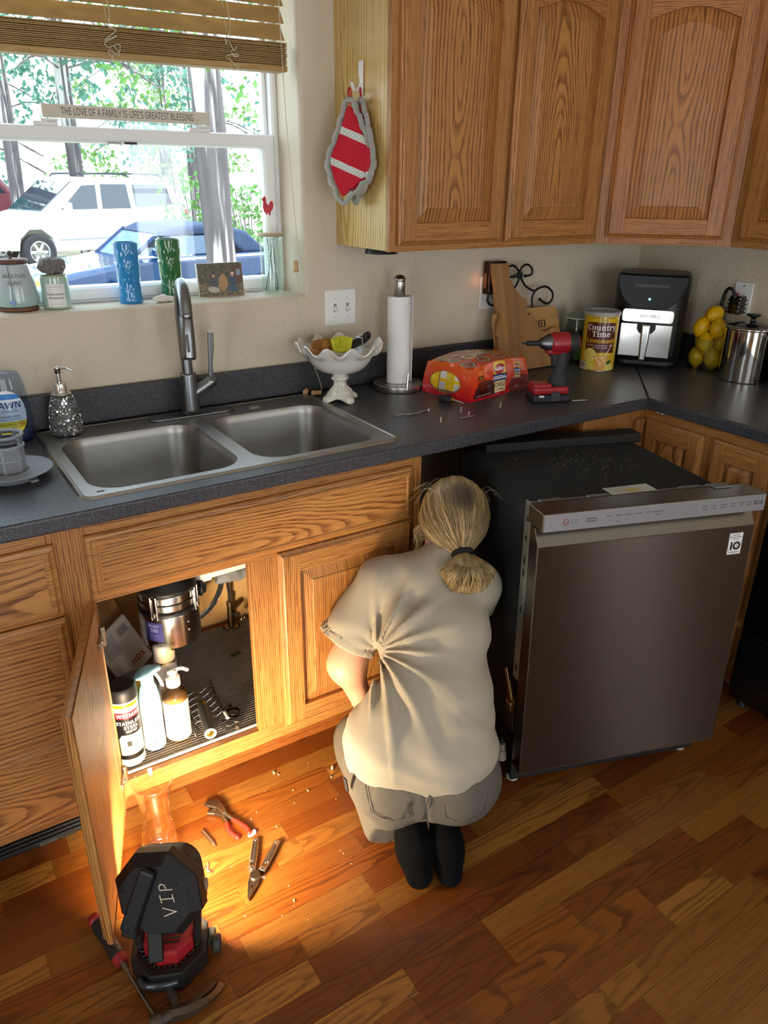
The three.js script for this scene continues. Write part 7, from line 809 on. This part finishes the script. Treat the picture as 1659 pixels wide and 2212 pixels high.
{
  const R = rng(44), n = 46, im = new THREE.InstancedMesh(new THREE.IcosahedronGeometry(1, 0), mat(0xe2d2a8, 0.8), n), m = new THREE.Matrix4(), big = [[-0.03, 0.628, 0.005], [-0.022, 0.64, 0.003], [0.12, 0.7, 0.006], [0.1, 0.73, 0.003], [0.02, 0.74, 0.0025]];
  for (let i = 0; i < n; i++) { const b = big[i], s = b ? b[2] : 0.0008 + R() * R() * 0.0022, x = b ? b[0] : -0.3 + R() * 0.65, z = b ? b[1] : 0.62 + R() * 0.5; m.compose(V3(x, s * 0.6, z), new THREE.Quaternion().setFromEuler(new THREE.Euler(R() * 6, R() * 6, 0)), V3(s * (1 + R() * 0.6), s, s * 0.7)); im.setMatrixAt(i, m); }
  im.name = 'floor_crumbs'; im.userData = { label: 'pale crumbs and chips scattered on the laminate floor', category: 'crumbs', kind: 'stuff' }; im.castShadow = true; scene.add(im);
}

// ---------- the kneeling person ----------
{
  // local axes: x to her right, y up, z backwards (towards the photographer); points below are [a, y, b] with b = forwards
  const L3 = (a, y, b) => [a, y, -b];
  const P = thing('person', 'person in a cream t-shirt and grey jeans kneeling with head bent into the dishwasher space', 'person', [0.125, 0, 1.185], -0.576);
  const H = L3(0.058, 0.752, 0.532), skin = phys(0xd9a284, 0.5, { sheen: 0.3 });
  const U = (list, k) => (x, y, z) => { let d = 1e3; for (const [a, b, ra, rb] of list) d = smin(d, cap(x, y, z, a, b, ra, rb), k); return d; };
  // body: one continuous skin surface
  const core = [[L3(-0.02, 0.2, 0.2), L3(0, 0.36, 0.29), 0.1, 0.095], [L3(0, 0.36, 0.29), L3(0, 0.55, 0.42), 0.095, 0.085], [L3(-0.12, 0.575, 0.465), L3(0.11, 0.575, 0.465), 0.05, 0.05], [L3(0.005, 0.58, 0.445), L3(0.045, 0.69, 0.52), 0.05, 0.046],
    [L3(-0.145, 0.575, 0.465), L3(-0.222, 0.375, 0.385), 0.05, 0.043], [L3(-0.222, 0.375, 0.385), L3(-0.178, 0.205, 0.428), 0.043, 0.026], [L3(0.13, 0.57, 0.465), L3(0.105, 0.43, 0.575), 0.05, 0.043], [L3(0.105, 0.43, 0.575), L3(0.045, 0.3, 0.64), 0.042, 0.027],
    [L3(-0.09, 0.19, 0.2), L3(-0.19, 0.08, 0.44), 0.085, 0.052], [L3(0.08, 0.19, 0.2), L3(0.075, 0.08, 0.48), 0.085, 0.052], [L3(-0.19, 0.072, 0.44), L3(-0.06, 0.058, 0.19), 0.05, 0.034], [L3(0.075, 0.072, 0.48), L3(0.03, 0.058, 0.2), 0.05, 0.034], [L3(-0.06, 0.058, 0.19), L3(-0.037, 0.032, 0.03), 0.034, 0.022], [L3(0.03, 0.058, 0.2), L3(0.035, 0.032, 0.035), 0.034, 0.022]];
  const bodyF = U(core, 0.05);
  const fN = [0, -0.78, -0.62]; // face axis (forward and down)
  const headF = (x, y, z) => {
    let d = ell(x, y, z, H, [0.074, 0.092, 0.088]); const px = x - H[0], py = y - H[1], pz = z - H[2];
    d = smin(d, cap(x, y, z, [H[0], H[1] - 0.04, H[2] - 0.03], [H[0], H[1] - 0.085, H[2] - 0.04], 0.062, 0.045), 0.05);       // jaw
    d = smin(d, cap(x, y, z, [H[0], H[1] - 0.018, H[2] - 0.083], [H[0], H[1] - 0.045, H[2] - 0.1], 0.008, 0.012), 0.012);       // nose
    d = smin(d, ell(x, y, z, [H[0], H[1] - 0.075, H[2] - 0.075], [0.022, 0.007, 0.012]), 0.01);                                   // mouth
    for (const s of [-1, 1]) { d = Math.max(d, -(Math.hypot(px - s * 0.03, py + 0.008, pz + 0.088) - 0.013)); d = smin(d, Math.hypot(px - s * 0.03, py + 0.008, pz + 0.078) - 0.0125, 0.004); d = smin(d, Math.abs(ell(x, y, z, [H[0] + s * 0.076, H[1] - 0.02, H[2] + 0.0], [0.012, 0.03, 0.02])) - 0.003, 0.008); }
    return smin(d, cap(x, y, z, L3(0.02, 0.62, 0.47), L3(0.052, 0.71, 0.52), 0.048, 0.05), 0.03);
  };
  function handF(wr, dir, side, curl) { // wr wrist, dir unit fingers direction, side unit towards the thumb, palm normal = dir x side
    const w = V3(...wr), d = V3(...dir).normalize(), s = V3(...side).normalize(), n = d.clone().cross(s).normalize(), at = (f, l, h) => { const q = w.clone().addScaledVector(d, f).addScaledVector(s, l).addScaledVector(n, h); return [q.x, q.y, q.z]; }, B = [[at(-0.02, 0, 0), at(0.02, 0, 0), 0.024, 0.024], [at(0.02, 0.016, 0), at(0.075, 0.026, 0), 0.016, 0.012], [at(0.02, 0.0, 0), at(0.08, 0.004, 0), 0.016, 0.012], [at(0.02, -0.014, 0), at(0.07, -0.028, 0), 0.015, 0.011]];
    const F = []; [[0.027, 0.068], [0.008, 0.076], [-0.011, 0.07], [-0.029, 0.055]].forEach(([l, len], i) => { const a = at(0.078 - i * i * 0.0015, l, 0), b = at(0.078 + len * 0.5, l * 1.06, -curl * len * 0.25), c = at(0.078 + len * (1 - 0.35 * curl), l * 1.08, -curl * len * 0.8); F.push([[a, b, 0.0092, 0.0084], [b, c, 0.0084, 0.0068]]); });
    F.push([[at(0.015, 0.02, -0.004), at(0.04, 0.046, -0.012), 0.0125, 0.0105], [at(0.04, 0.046, -0.012), at(0.072, 0.052, -0.022), 0.0105, 0.0078]]);
    return (x, y, z) => { let e = 1e3; for (const b of B) e = smin(e, cap(x, y, z, ...b), 0.014); for (const f of F) { let g = 1e3; for (const b of f) g = smin(g, cap(x, y, z, ...b), 0.004); e = smin(e, g, 0.005); } return e; };
  }
  const wl = L3(-0.178, 0.205, 0.428), hl = handF(wl, [0.02, -0.5, -0.85], [0.95, 0.1, 0.05], 0.7), wr2 = L3(0.045, 0.3, 0.64), hr = handF(wr2, [-0.1, -0.5, -0.85], [-0.95, 0.1, 0], 0.6);
  const around = (c, r) => [[c[0] - r, c[1] - r, c[2] - r], [c[0] + r, c[1] + r, c[2] + r]];
  const skinG = merge(nets((x, y, z) => smin(bodyF(x, y, z), headF(x, y, z), 0.02), [-0.32, -0.01, -0.75], [0.24, 0.88, 0.03], 0.0075), nets(hl, ...around([wl[0], wl[1] - 0.06, wl[2] - 0.09], 0.125), 0.0034), nets(hr, ...around([wr2[0], wr2[1] - 0.06, wr2[2] - 0.09], 0.125), 0.0034));
  part(P, 'body', skinG, skin);
  // t-shirt
  const armpit = [-0.142, 0.0], sp = (y, z) => (y - 0.46) * 0.82 + (-z - 0.32) * 0.57;
  const tee = [[L3(-0.1, 0.582, 0.452), L3(0.095, 0.582, 0.452), 0.073, 0.07], [L3(-0.04, 0.49, 0.365), L3(0.045, 0.49, 0.365), 0.106, 0.106], [L3(-0.03, 0.37, 0.27), L3(0.035, 0.37, 0.265), 0.112, 0.116], [L3(-0.09, 0.265, 0.21), L3(0.03, 0.262, 0.207), 0.134, 0.134], [L3(-0.01, 0.6, 0.45), L3(0.03, 0.64, 0.48), 0.07, 0.064]];
  const teeC = U(tee, 0.055), slA = L3(-0.13, 0.585, 0.46), slB = L3(-0.222, 0.43, 0.405), sdir = (() => { const d = [slB[0] - slA[0], slB[1] - slA[1], slB[2] - slA[2]], l = Math.hypot(...d); return d.map((q) => q / l); })();
  const slR = L3(0.12, 0.575, 0.46), slR2 = L3(0.115, 0.455, 0.555);
  const teeF = (x, y, z) => {
    let b = teeC(x, y, z); const hem = 0.186 + 0.42 * Math.max(0, -z - 0.09) + 0.012 * Math.sin(x * 16 + 1) - y; b = Math.max(b, hem * 0.8);
    const tS = (x - slB[0]) * sdir[0] + (y - slB[1]) * sdir[1] + (z - slB[2]) * sdir[2];
    let s = Math.max(cap(x, y, z, slA, slB, 0.07, 0.08), tS); s = Math.max(s, -Math.max(cap(x, y, z, slA, slB, 0.06, 0.074), -(tS + 0.03)));
    let d = smin(b, s, 0.018); d = smin(d, Math.max(cap(x, y, z, slR, slR2, 0.068, 0.07), 0.46 - y), 0.02);
    if (Math.abs(d) < 0.03) {
      const u = x - armpit[0], v = sp(y, z), rho = Math.hypot(u, v), th = Math.atan2(v, u), right = x > armpit[0] - 0.015;
      if (right && z > -0.5) { const f = Math.sin(th * 15 + 2.2 * n2(th * 3 + 9, 2, 5) + rho * 9), q = Math.pow(0.5 + 0.5 * f, 2.2); const low = th < -0.6 ? 1.35 : 1, reach = 0.11 + 0.1 * n2(Math.floor((th * 15 + 9) / 6.283) * 5.3 + 20, 1, 3); d -= (q - 0.28) * 0.0165 * sst(0.004, 0.045, rho) * Math.exp(-Math.pow(rho / (reach * low), 3)); }
      d -= 0.006 * (n3(x * 13 + 40, y * 13 + 40, z * 13 + 40) - 0.5) + 0.0022 * Math.sin((x * 0.6 + y) * 60 + 5 * n3(x * 8 + 9, y * 8 + 9, z * 8 + 9)) * sst(0.02, -0.12, x - 0.05) ;
      d -= 0.0035 * Math.sin(y * 95 + x * 30 + 4 * n2(x * 14 + 9, y * 14 + 9, 2)) * sst(-0.02, 0.1, x) * Math.exp(-Math.pow((y - 0.4) / 0.07, 2)) + 0.003 * Math.sin((y + 0.5 * x) * 70 + 5 * n2(x * 10 + 30, y * 10 + 30, 4)) * Math.exp(-Math.pow((y - 0.27) / 0.06, 2));
      const hb = -hem; d -= 0.0018 * sst(0.0, 0.003, hb) * (1 - sst(0.016, 0.019, hb)); const tb = -tS; if (x < -0.12 && s < b + 0.01) d -= 0.0018 * (1 - sst(0.016, 0.02, tb)) + 0.0025 * Math.sin(th * 9 + x * 60) * sst(0.0, 0.05, tb);
      d += 0.0016 * Math.exp(-Math.pow((b - s) / 0.0035, 2)) * (y > 0.5 ? 1 : 0);
    }
    return d;
  };
  const weave = tex(128, 128, (u, v, x, y) => 0.5 + 0.3 * ((x + y) % 4 < 2 ? 1 : -1) * h3(x, y, 1), { srgb: false, rep: [40, 40] });
  part(P, 'tshirt', nets(teeF, [-0.34, 0.15, -0.62], [0.25, 0.74, 0.0], 0.005), mat(0xa89e8b, 0.9, { bumpMap: weave, bumpScale: 0.0004 }));
  // jeans
  const jn = [[L3(-0.1, 0.185, 0.182), L3(0.05, 0.185, 0.182), 0.105, 0.105], [L3(-0.02, 0.24, 0.225), L3(-0.02, 0.3, 0.25), 0.116, 0.11], [L3(-0.1, 0.17, 0.19), L3(-0.195, 0.088, 0.435), 0.102, 0.066], [L3(0.07, 0.17, 0.19), L3(0.075, 0.088, 0.475), 0.102, 0.066], [L3(-0.195, 0.072, 0.435), L3(-0.112, 0.064, 0.135), 0.062, 0.054], [L3(0.075, 0.07, 0.475), L3(0.06, 0.064, 0.26), 0.062, 0.054]];
  const jF0 = U(jn, 0.045), pk = (x, y, cx, cy) => { const u = (x - cx) * 0.93 + (y - cy) * 0.36 * Math.sign(cx + 0.02), v = (y - cy) * 0.93 - (x - cx) * 0.36 * Math.sign(cx + 0.02); return Math.max(Math.abs(u) - 0.044, Math.abs(v) - 0.05 + 0.25 * Math.abs(u)); };
  const jeansF = (x, y, z) => {
    let d = jF0(x, y, z); if (z > -0.17 && y < 0.11 && x > -0.2) { const cuff = -0.115 - 0.25 * (x + 0.1) + 0.35 * (y - 0.06); if (x < -0.03 && y < 0.095) d = Math.max(d, z - cuff); }
    d = Math.max(d, 0.006 - y);
    if (Math.abs(d) < 0.02) { if (z > -0.16 && y > 0.1) { for (const cx of [-0.105, 0.075]) { const p = pk(x, y, cx, 0.195); d -= 0.0022 * (1 - sst(-0.002, 0.001, p)) + 0.0014 * Math.exp(-Math.pow((p + 0.004) / 0.0016, 2)); } d += 0.0035 * Math.exp(-Math.pow((x + 0.015 + 0.1 * (y - 0.15)) / 0.004, 2)) - 0.002 * Math.exp(-Math.pow((x + 0.005 + 0.1 * (y - 0.15)) / 0.004, 2)); } d -= 0.006 * (n3(x * 18 + 30, y * 18 + 30, z * 18 + 30) - 0.5); if (x < -0.13) d -= 0.004 * Math.sin(z * 55 + y * 40) * sst(-0.13, -0.17, x); }
    return d;
  };
  part(P, 'jeans', nets(jeansF, [-0.33, -0.006, -0.58], [0.24, 0.4, 0.0], 0.0055), mat(0x5d574d, 0.9, { bumpMap: weave, bumpScale: 0.0006 }));
  const onJ = (a, y, off = 0.0008) => { let z = 0.06; while (z > -0.3 && jeansF(a, y, z) > 0) z -= 0.0015; return [a, y, z + off]; };
  const stitch = (pts) => { const o = []; for (let i = 0; i + 1 < pts.length; i++) for (let k = 0; k < 5; k++) o.push(onJ(lerp(pts[i][0], pts[i + 1][0], k / 5), lerp(pts[i][1], pts[i + 1][1], k / 5))); o.push(onJ(...pts[pts.length - 1])); return tube(o, 0.0011, o.length * 3, 5); };
  const seamM = mat(0x453f37, 0.95); for (const q of [[[-0.165, 0.225], [-0.15, 0.165], [-0.095, 0.138], [-0.052, 0.155], [-0.058, 0.2]], [[-0.158, 0.222], [-0.144, 0.17], [-0.095, 0.145], [-0.059, 0.16], [-0.064, 0.2]], [[0.025, 0.2], [0.03, 0.155], [0.07, 0.14], [0.12, 0.165], [0.13, 0.21]]]) part(P, 'pocket_seam', stitch(q), seamM);
  part(P, 'centre_seam', merge(stitch([[-0.012, 0.22], [-0.018, 0.18], [-0.03, 0.13]]), stitch([[-0.006, 0.22], [-0.012, 0.18], [-0.024, 0.13]])), seamM);
  part(P, 'belt_loop', merge(mv(bx(0.012, 0.04, 0.004, 0.001), -0.212, 0.215, -0.115, 0.2, -0.9, 0.2)), mat(0x2c2a2c, 0.8));
  // socks
  const sock = (l) => nets((x, y, z) => { const d = Math.max(U(l, 0.03)(x, y, z), 0.004 - y); return Math.abs(d) < 0.02 ? d - 0.003 * (n3(x * 30 + 30, y * 30 + 30, z * 30 + 30) - 0.5) : d; }, [-0.17, -0.004, -0.46], [0.14, 0.14, 0.05], 0.0055), sm_ = phys(0x09090a, 0.95, { specularIntensity: 0.25, bumpMap: weave, bumpScale: 0.0008 });
  part(P, 'sock', sock([[L3(-0.034, 0.036, 0.012), L3(-0.042, 0.048, 0.075), 0.033, 0.041], [L3(-0.042, 0.048, 0.075), L3(-0.062, 0.075, 0.19), 0.041, 0.047], [L3(-0.062, 0.075, 0.19), L3(-0.09, 0.07, 0.4), 0.049, 0.05]]), sm_);
  part(P, 'sock', sock([[L3(0.04, 0.034, 0.018), L3(0.036, 0.046, 0.08), 0.031, 0.039], [L3(0.036, 0.046, 0.08), L3(0.032, 0.075, 0.2), 0.039, 0.045], [L3(0.032, 0.075, 0.2), L3(0.05, 0.07, 0.4), 0.048, 0.05]]), sm_);
  // hair: a combed shell, strands gathered to a tie, and a short looped tail
  const T = V3(...L3(0.072, 0.69, 0.44)), Hc = V3(...H), tdir = T.clone().sub(Hc).normalize(), crown = V3(0.1, 0.62, 0.45).normalize();
  const ref = V3(0, 1, 0).cross(tdir).normalize(), ref2 = tdir.clone().cross(ref);
  const streak = (x, y, z) => { const q = V3(x, y, z).sub(Hc), a = Math.atan2(q.dot(ref), q.dot(ref2)); return n2(a * 30 + 90, 3, 7) * 0.6 + n2(a * 80 + 90, 5, 9) * 0.4; };
  const blond = (x, y, z) => { const k = streak(x, y, z), q = V3(x, y, z).sub(Hc).normalize(), root = sst(0.86, 0.985, q.dot(crown) + 0.05 * (k - 0.5)); const c = mixc([0.15, 0.09, 0.035], [0.46, 0.33, 0.155], k); return mixc(c, [0.075, 0.052, 0.04], root * 0.85); };
  const hairF = (x, y, z) => {
    const px = x - H[0], py = y - H[1], pz = z - H[2]; let d = ell(x, y, z, [H[0], H[1], H[2]], [0.089, 0.1, 0.098]); const face = px * fN[0] + py * fN[1] + pz * fN[2];
    d = smin(d, cap(x, y, z, [H[0], H[1] - 0.02, H[2] + 0.05], [T.x, T.y, T.z], 0.055, 0.017), 0.05); d = Math.max(d, (face - 0.052));
    d = smin(d, cap(x, y, z, [H[0] - 0.078, H[1] - 0.02, H[2] - 0.01], [H[0] - 0.09, H[1] - 0.1, H[2] + 0.0], 0.016, 0.007), 0.02);
    if (Math.abs(d) < 0.02) d -= 0.0042 * (streak(x, y, z) - 0.5); return d;
  };
  const hm = phys(0xffffff, 0.42, { vertexColors: true, sheen: 0.4 }), hg = nets(hairF, [H[0] - 0.12, H[1] - 0.12, H[2] - 0.13], [H[0] + 0.12, H[1] + 0.12, H[2] + 0.16], 0.0036, blond);
  const hair = part(P, 'hair', hg, hm);
  const tailC = V3(...L3(0.082, 0.648, 0.382)), tailCol = (x, y, z) => { const q = n3(x * 110 + 50, y * 24 + 50, z * 30 + 50); return mixc([0.14, 0.085, 0.03], [0.48, 0.35, 0.16], q); };
  part(hair, 'ponytail', nets((x, y, z) => { const d = smin(ell(x, y, z, [tailC.x, tailC.y, tailC.z], [0.064, 0.046, 0.042]), cap(x, y, z, [T.x, T.y, T.z], [tailC.x, tailC.y + 0.004, tailC.z], 0.01, 0.03), 0.03); return Math.abs(d) < 0.02 ? d - 0.005 * (n3(x * 150 + 50, y * 22 + 50, z * 30 + 50) - 0.5) : d; }, [tailC.x - 0.09, tailC.y - 0.07, tailC.z - 0.08], [tailC.x + 0.09, tailC.y + 0.09, tailC.z + 0.07], 0.0034, tailCol), hm);
  part(hair, 'hair_tie', (() => { const g = tor(0.0215, 0.0085, 10, 24), q = new THREE.Quaternion().setFromUnitVectors(V3(0, 0, 1), tailC.clone().sub(T).normalize()); g.applyQuaternion(q); const c = T.clone().lerp(tailC, 0.14); g.translate(c.x, c.y, c.z); return g; })(), mat(0x101012, 0.9));
  const R = rng(91), strands = [], cs = [];
  const strand = (pts, r, col) => { const g = clean(new THREE.TubeGeometry(new THREE.CatmullRomCurve3(pts), 12, r, 4, false)), n = g.attributes.position.count, c = new Float32Array(n * 3); for (let i = 0; i < n; i++) { const q = typeof col === 'function' ? col(g.attributes.position.getX(i), g.attributes.position.getY(i), g.attributes.position.getZ(i)) : col; c.set(q, i * 3); } g.setAttribute('color', new THREE.BufferAttribute(c, 3)); strands.push(g); };
  for (let i = 0; i < 520; i++) {
    const a = R() * 6.283, t0 = 0.5 + R() * 1.5, dir = (t) => tdir.clone().multiplyScalar(Math.cos(t)).addScaledVector(ref, Math.sin(t) * Math.sin(a + (t - t0) * (R() - 0.5) * 0.2)).addScaledVector(ref2, Math.sin(t) * Math.cos(a)), pts = [], lift = 0.001 + R() * R() * 0.004;
    if (dir(t0).dot(V3(...fN)) > 0.5) continue;
    for (let k = 0; k <= 6; k++) { const t = lerp(t0, 0.06, k / 6), q = dir(t); let r = 0.06; for (let m = 0; m < 26; m++) { const p = Hc.clone().addScaledVector(q, r); if (hairF(p.x, p.y, p.z) > 0) break; r += 0.0035; } pts.push(Hc.clone().addScaledVector(q, r + lift * Math.sin(k / 6 * PI) - 0.0012)); }
    pts.push(T.clone().add(V3((R() - 0.5) * 0.016, (R() - 0.5) * 0.012, (R() - 0.5) * 0.016)));
    const b = 0.55 + R() * 0.8; strand(pts, 0.0007 + R() * 0.0007, (x, y, z) => blond(x, y, z).map((q) => Math.min(0.8, q * b)));
  }
  for (let i = 0; i < 260; i++) { const q = V3(R() - 0.5, R() * 0.9 - 0.55, R() * 0.9 - 0.2).normalize(), e = tailC.clone().add(V3(q.x * 0.066, q.y * 0.05, q.z * 0.045)), m = tailC.clone().add(V3(q.x * 0.045 + (R() - 0.5) * 0.02, 0.035, q.z * 0.045 + 0.008)), b = 0.8 + R() * 0.6; strand([T.clone(), T.clone().lerp(m, 0.6), m, m.clone().lerp(e, 0.6).add(V3(q.x * 0.012, 0, 0.01)), e], 0.0007 + R() * 0.0006, (x, y, z) => tailCol(x, y, z).map((s) => Math.min(0.8, s * b))); }
  for (let i = 0; i < 16; i++) { const s = R() < 0.75 ? -1 : 1, a = Hc.clone().add(V3(s * (0.02 + R() * 0.05), 0.065 + R() * 0.02, 0.01 + R() * 0.04)), e = a.clone().add(V3(s * (0.02 + R() * 0.05), 0.02 * R() - 0.05 * R(), (R() - 0.5) * 0.05)); strand([a, a.clone().lerp(e, 0.5).add(V3(0, 0.02, 0.0)), e], 0.00022, [0.6, 0.48, 0.3]); }
  for (let i = 0; i < 9; i++) { const a = Hc.clone().add(V3(-0.085, -0.02 - R() * 0.03, 0.01 + R() * 0.02)); strand([a, a.clone().add(V3(-0.016 - R() * 0.012, -0.02, 0.004)), a.clone().add(V3(-0.012, -0.05, 0.006)), a.clone().add(V3(-0.006 - R() * 0.02, -0.085, 0.008))], 0.0009, [0.5, 0.36, 0.18]); }
  const sg = mergeGeometries(strands); part(hair, 'strands', sg, hm).userData.kind = 'stuff';
}
renderer.render(scene, camera);
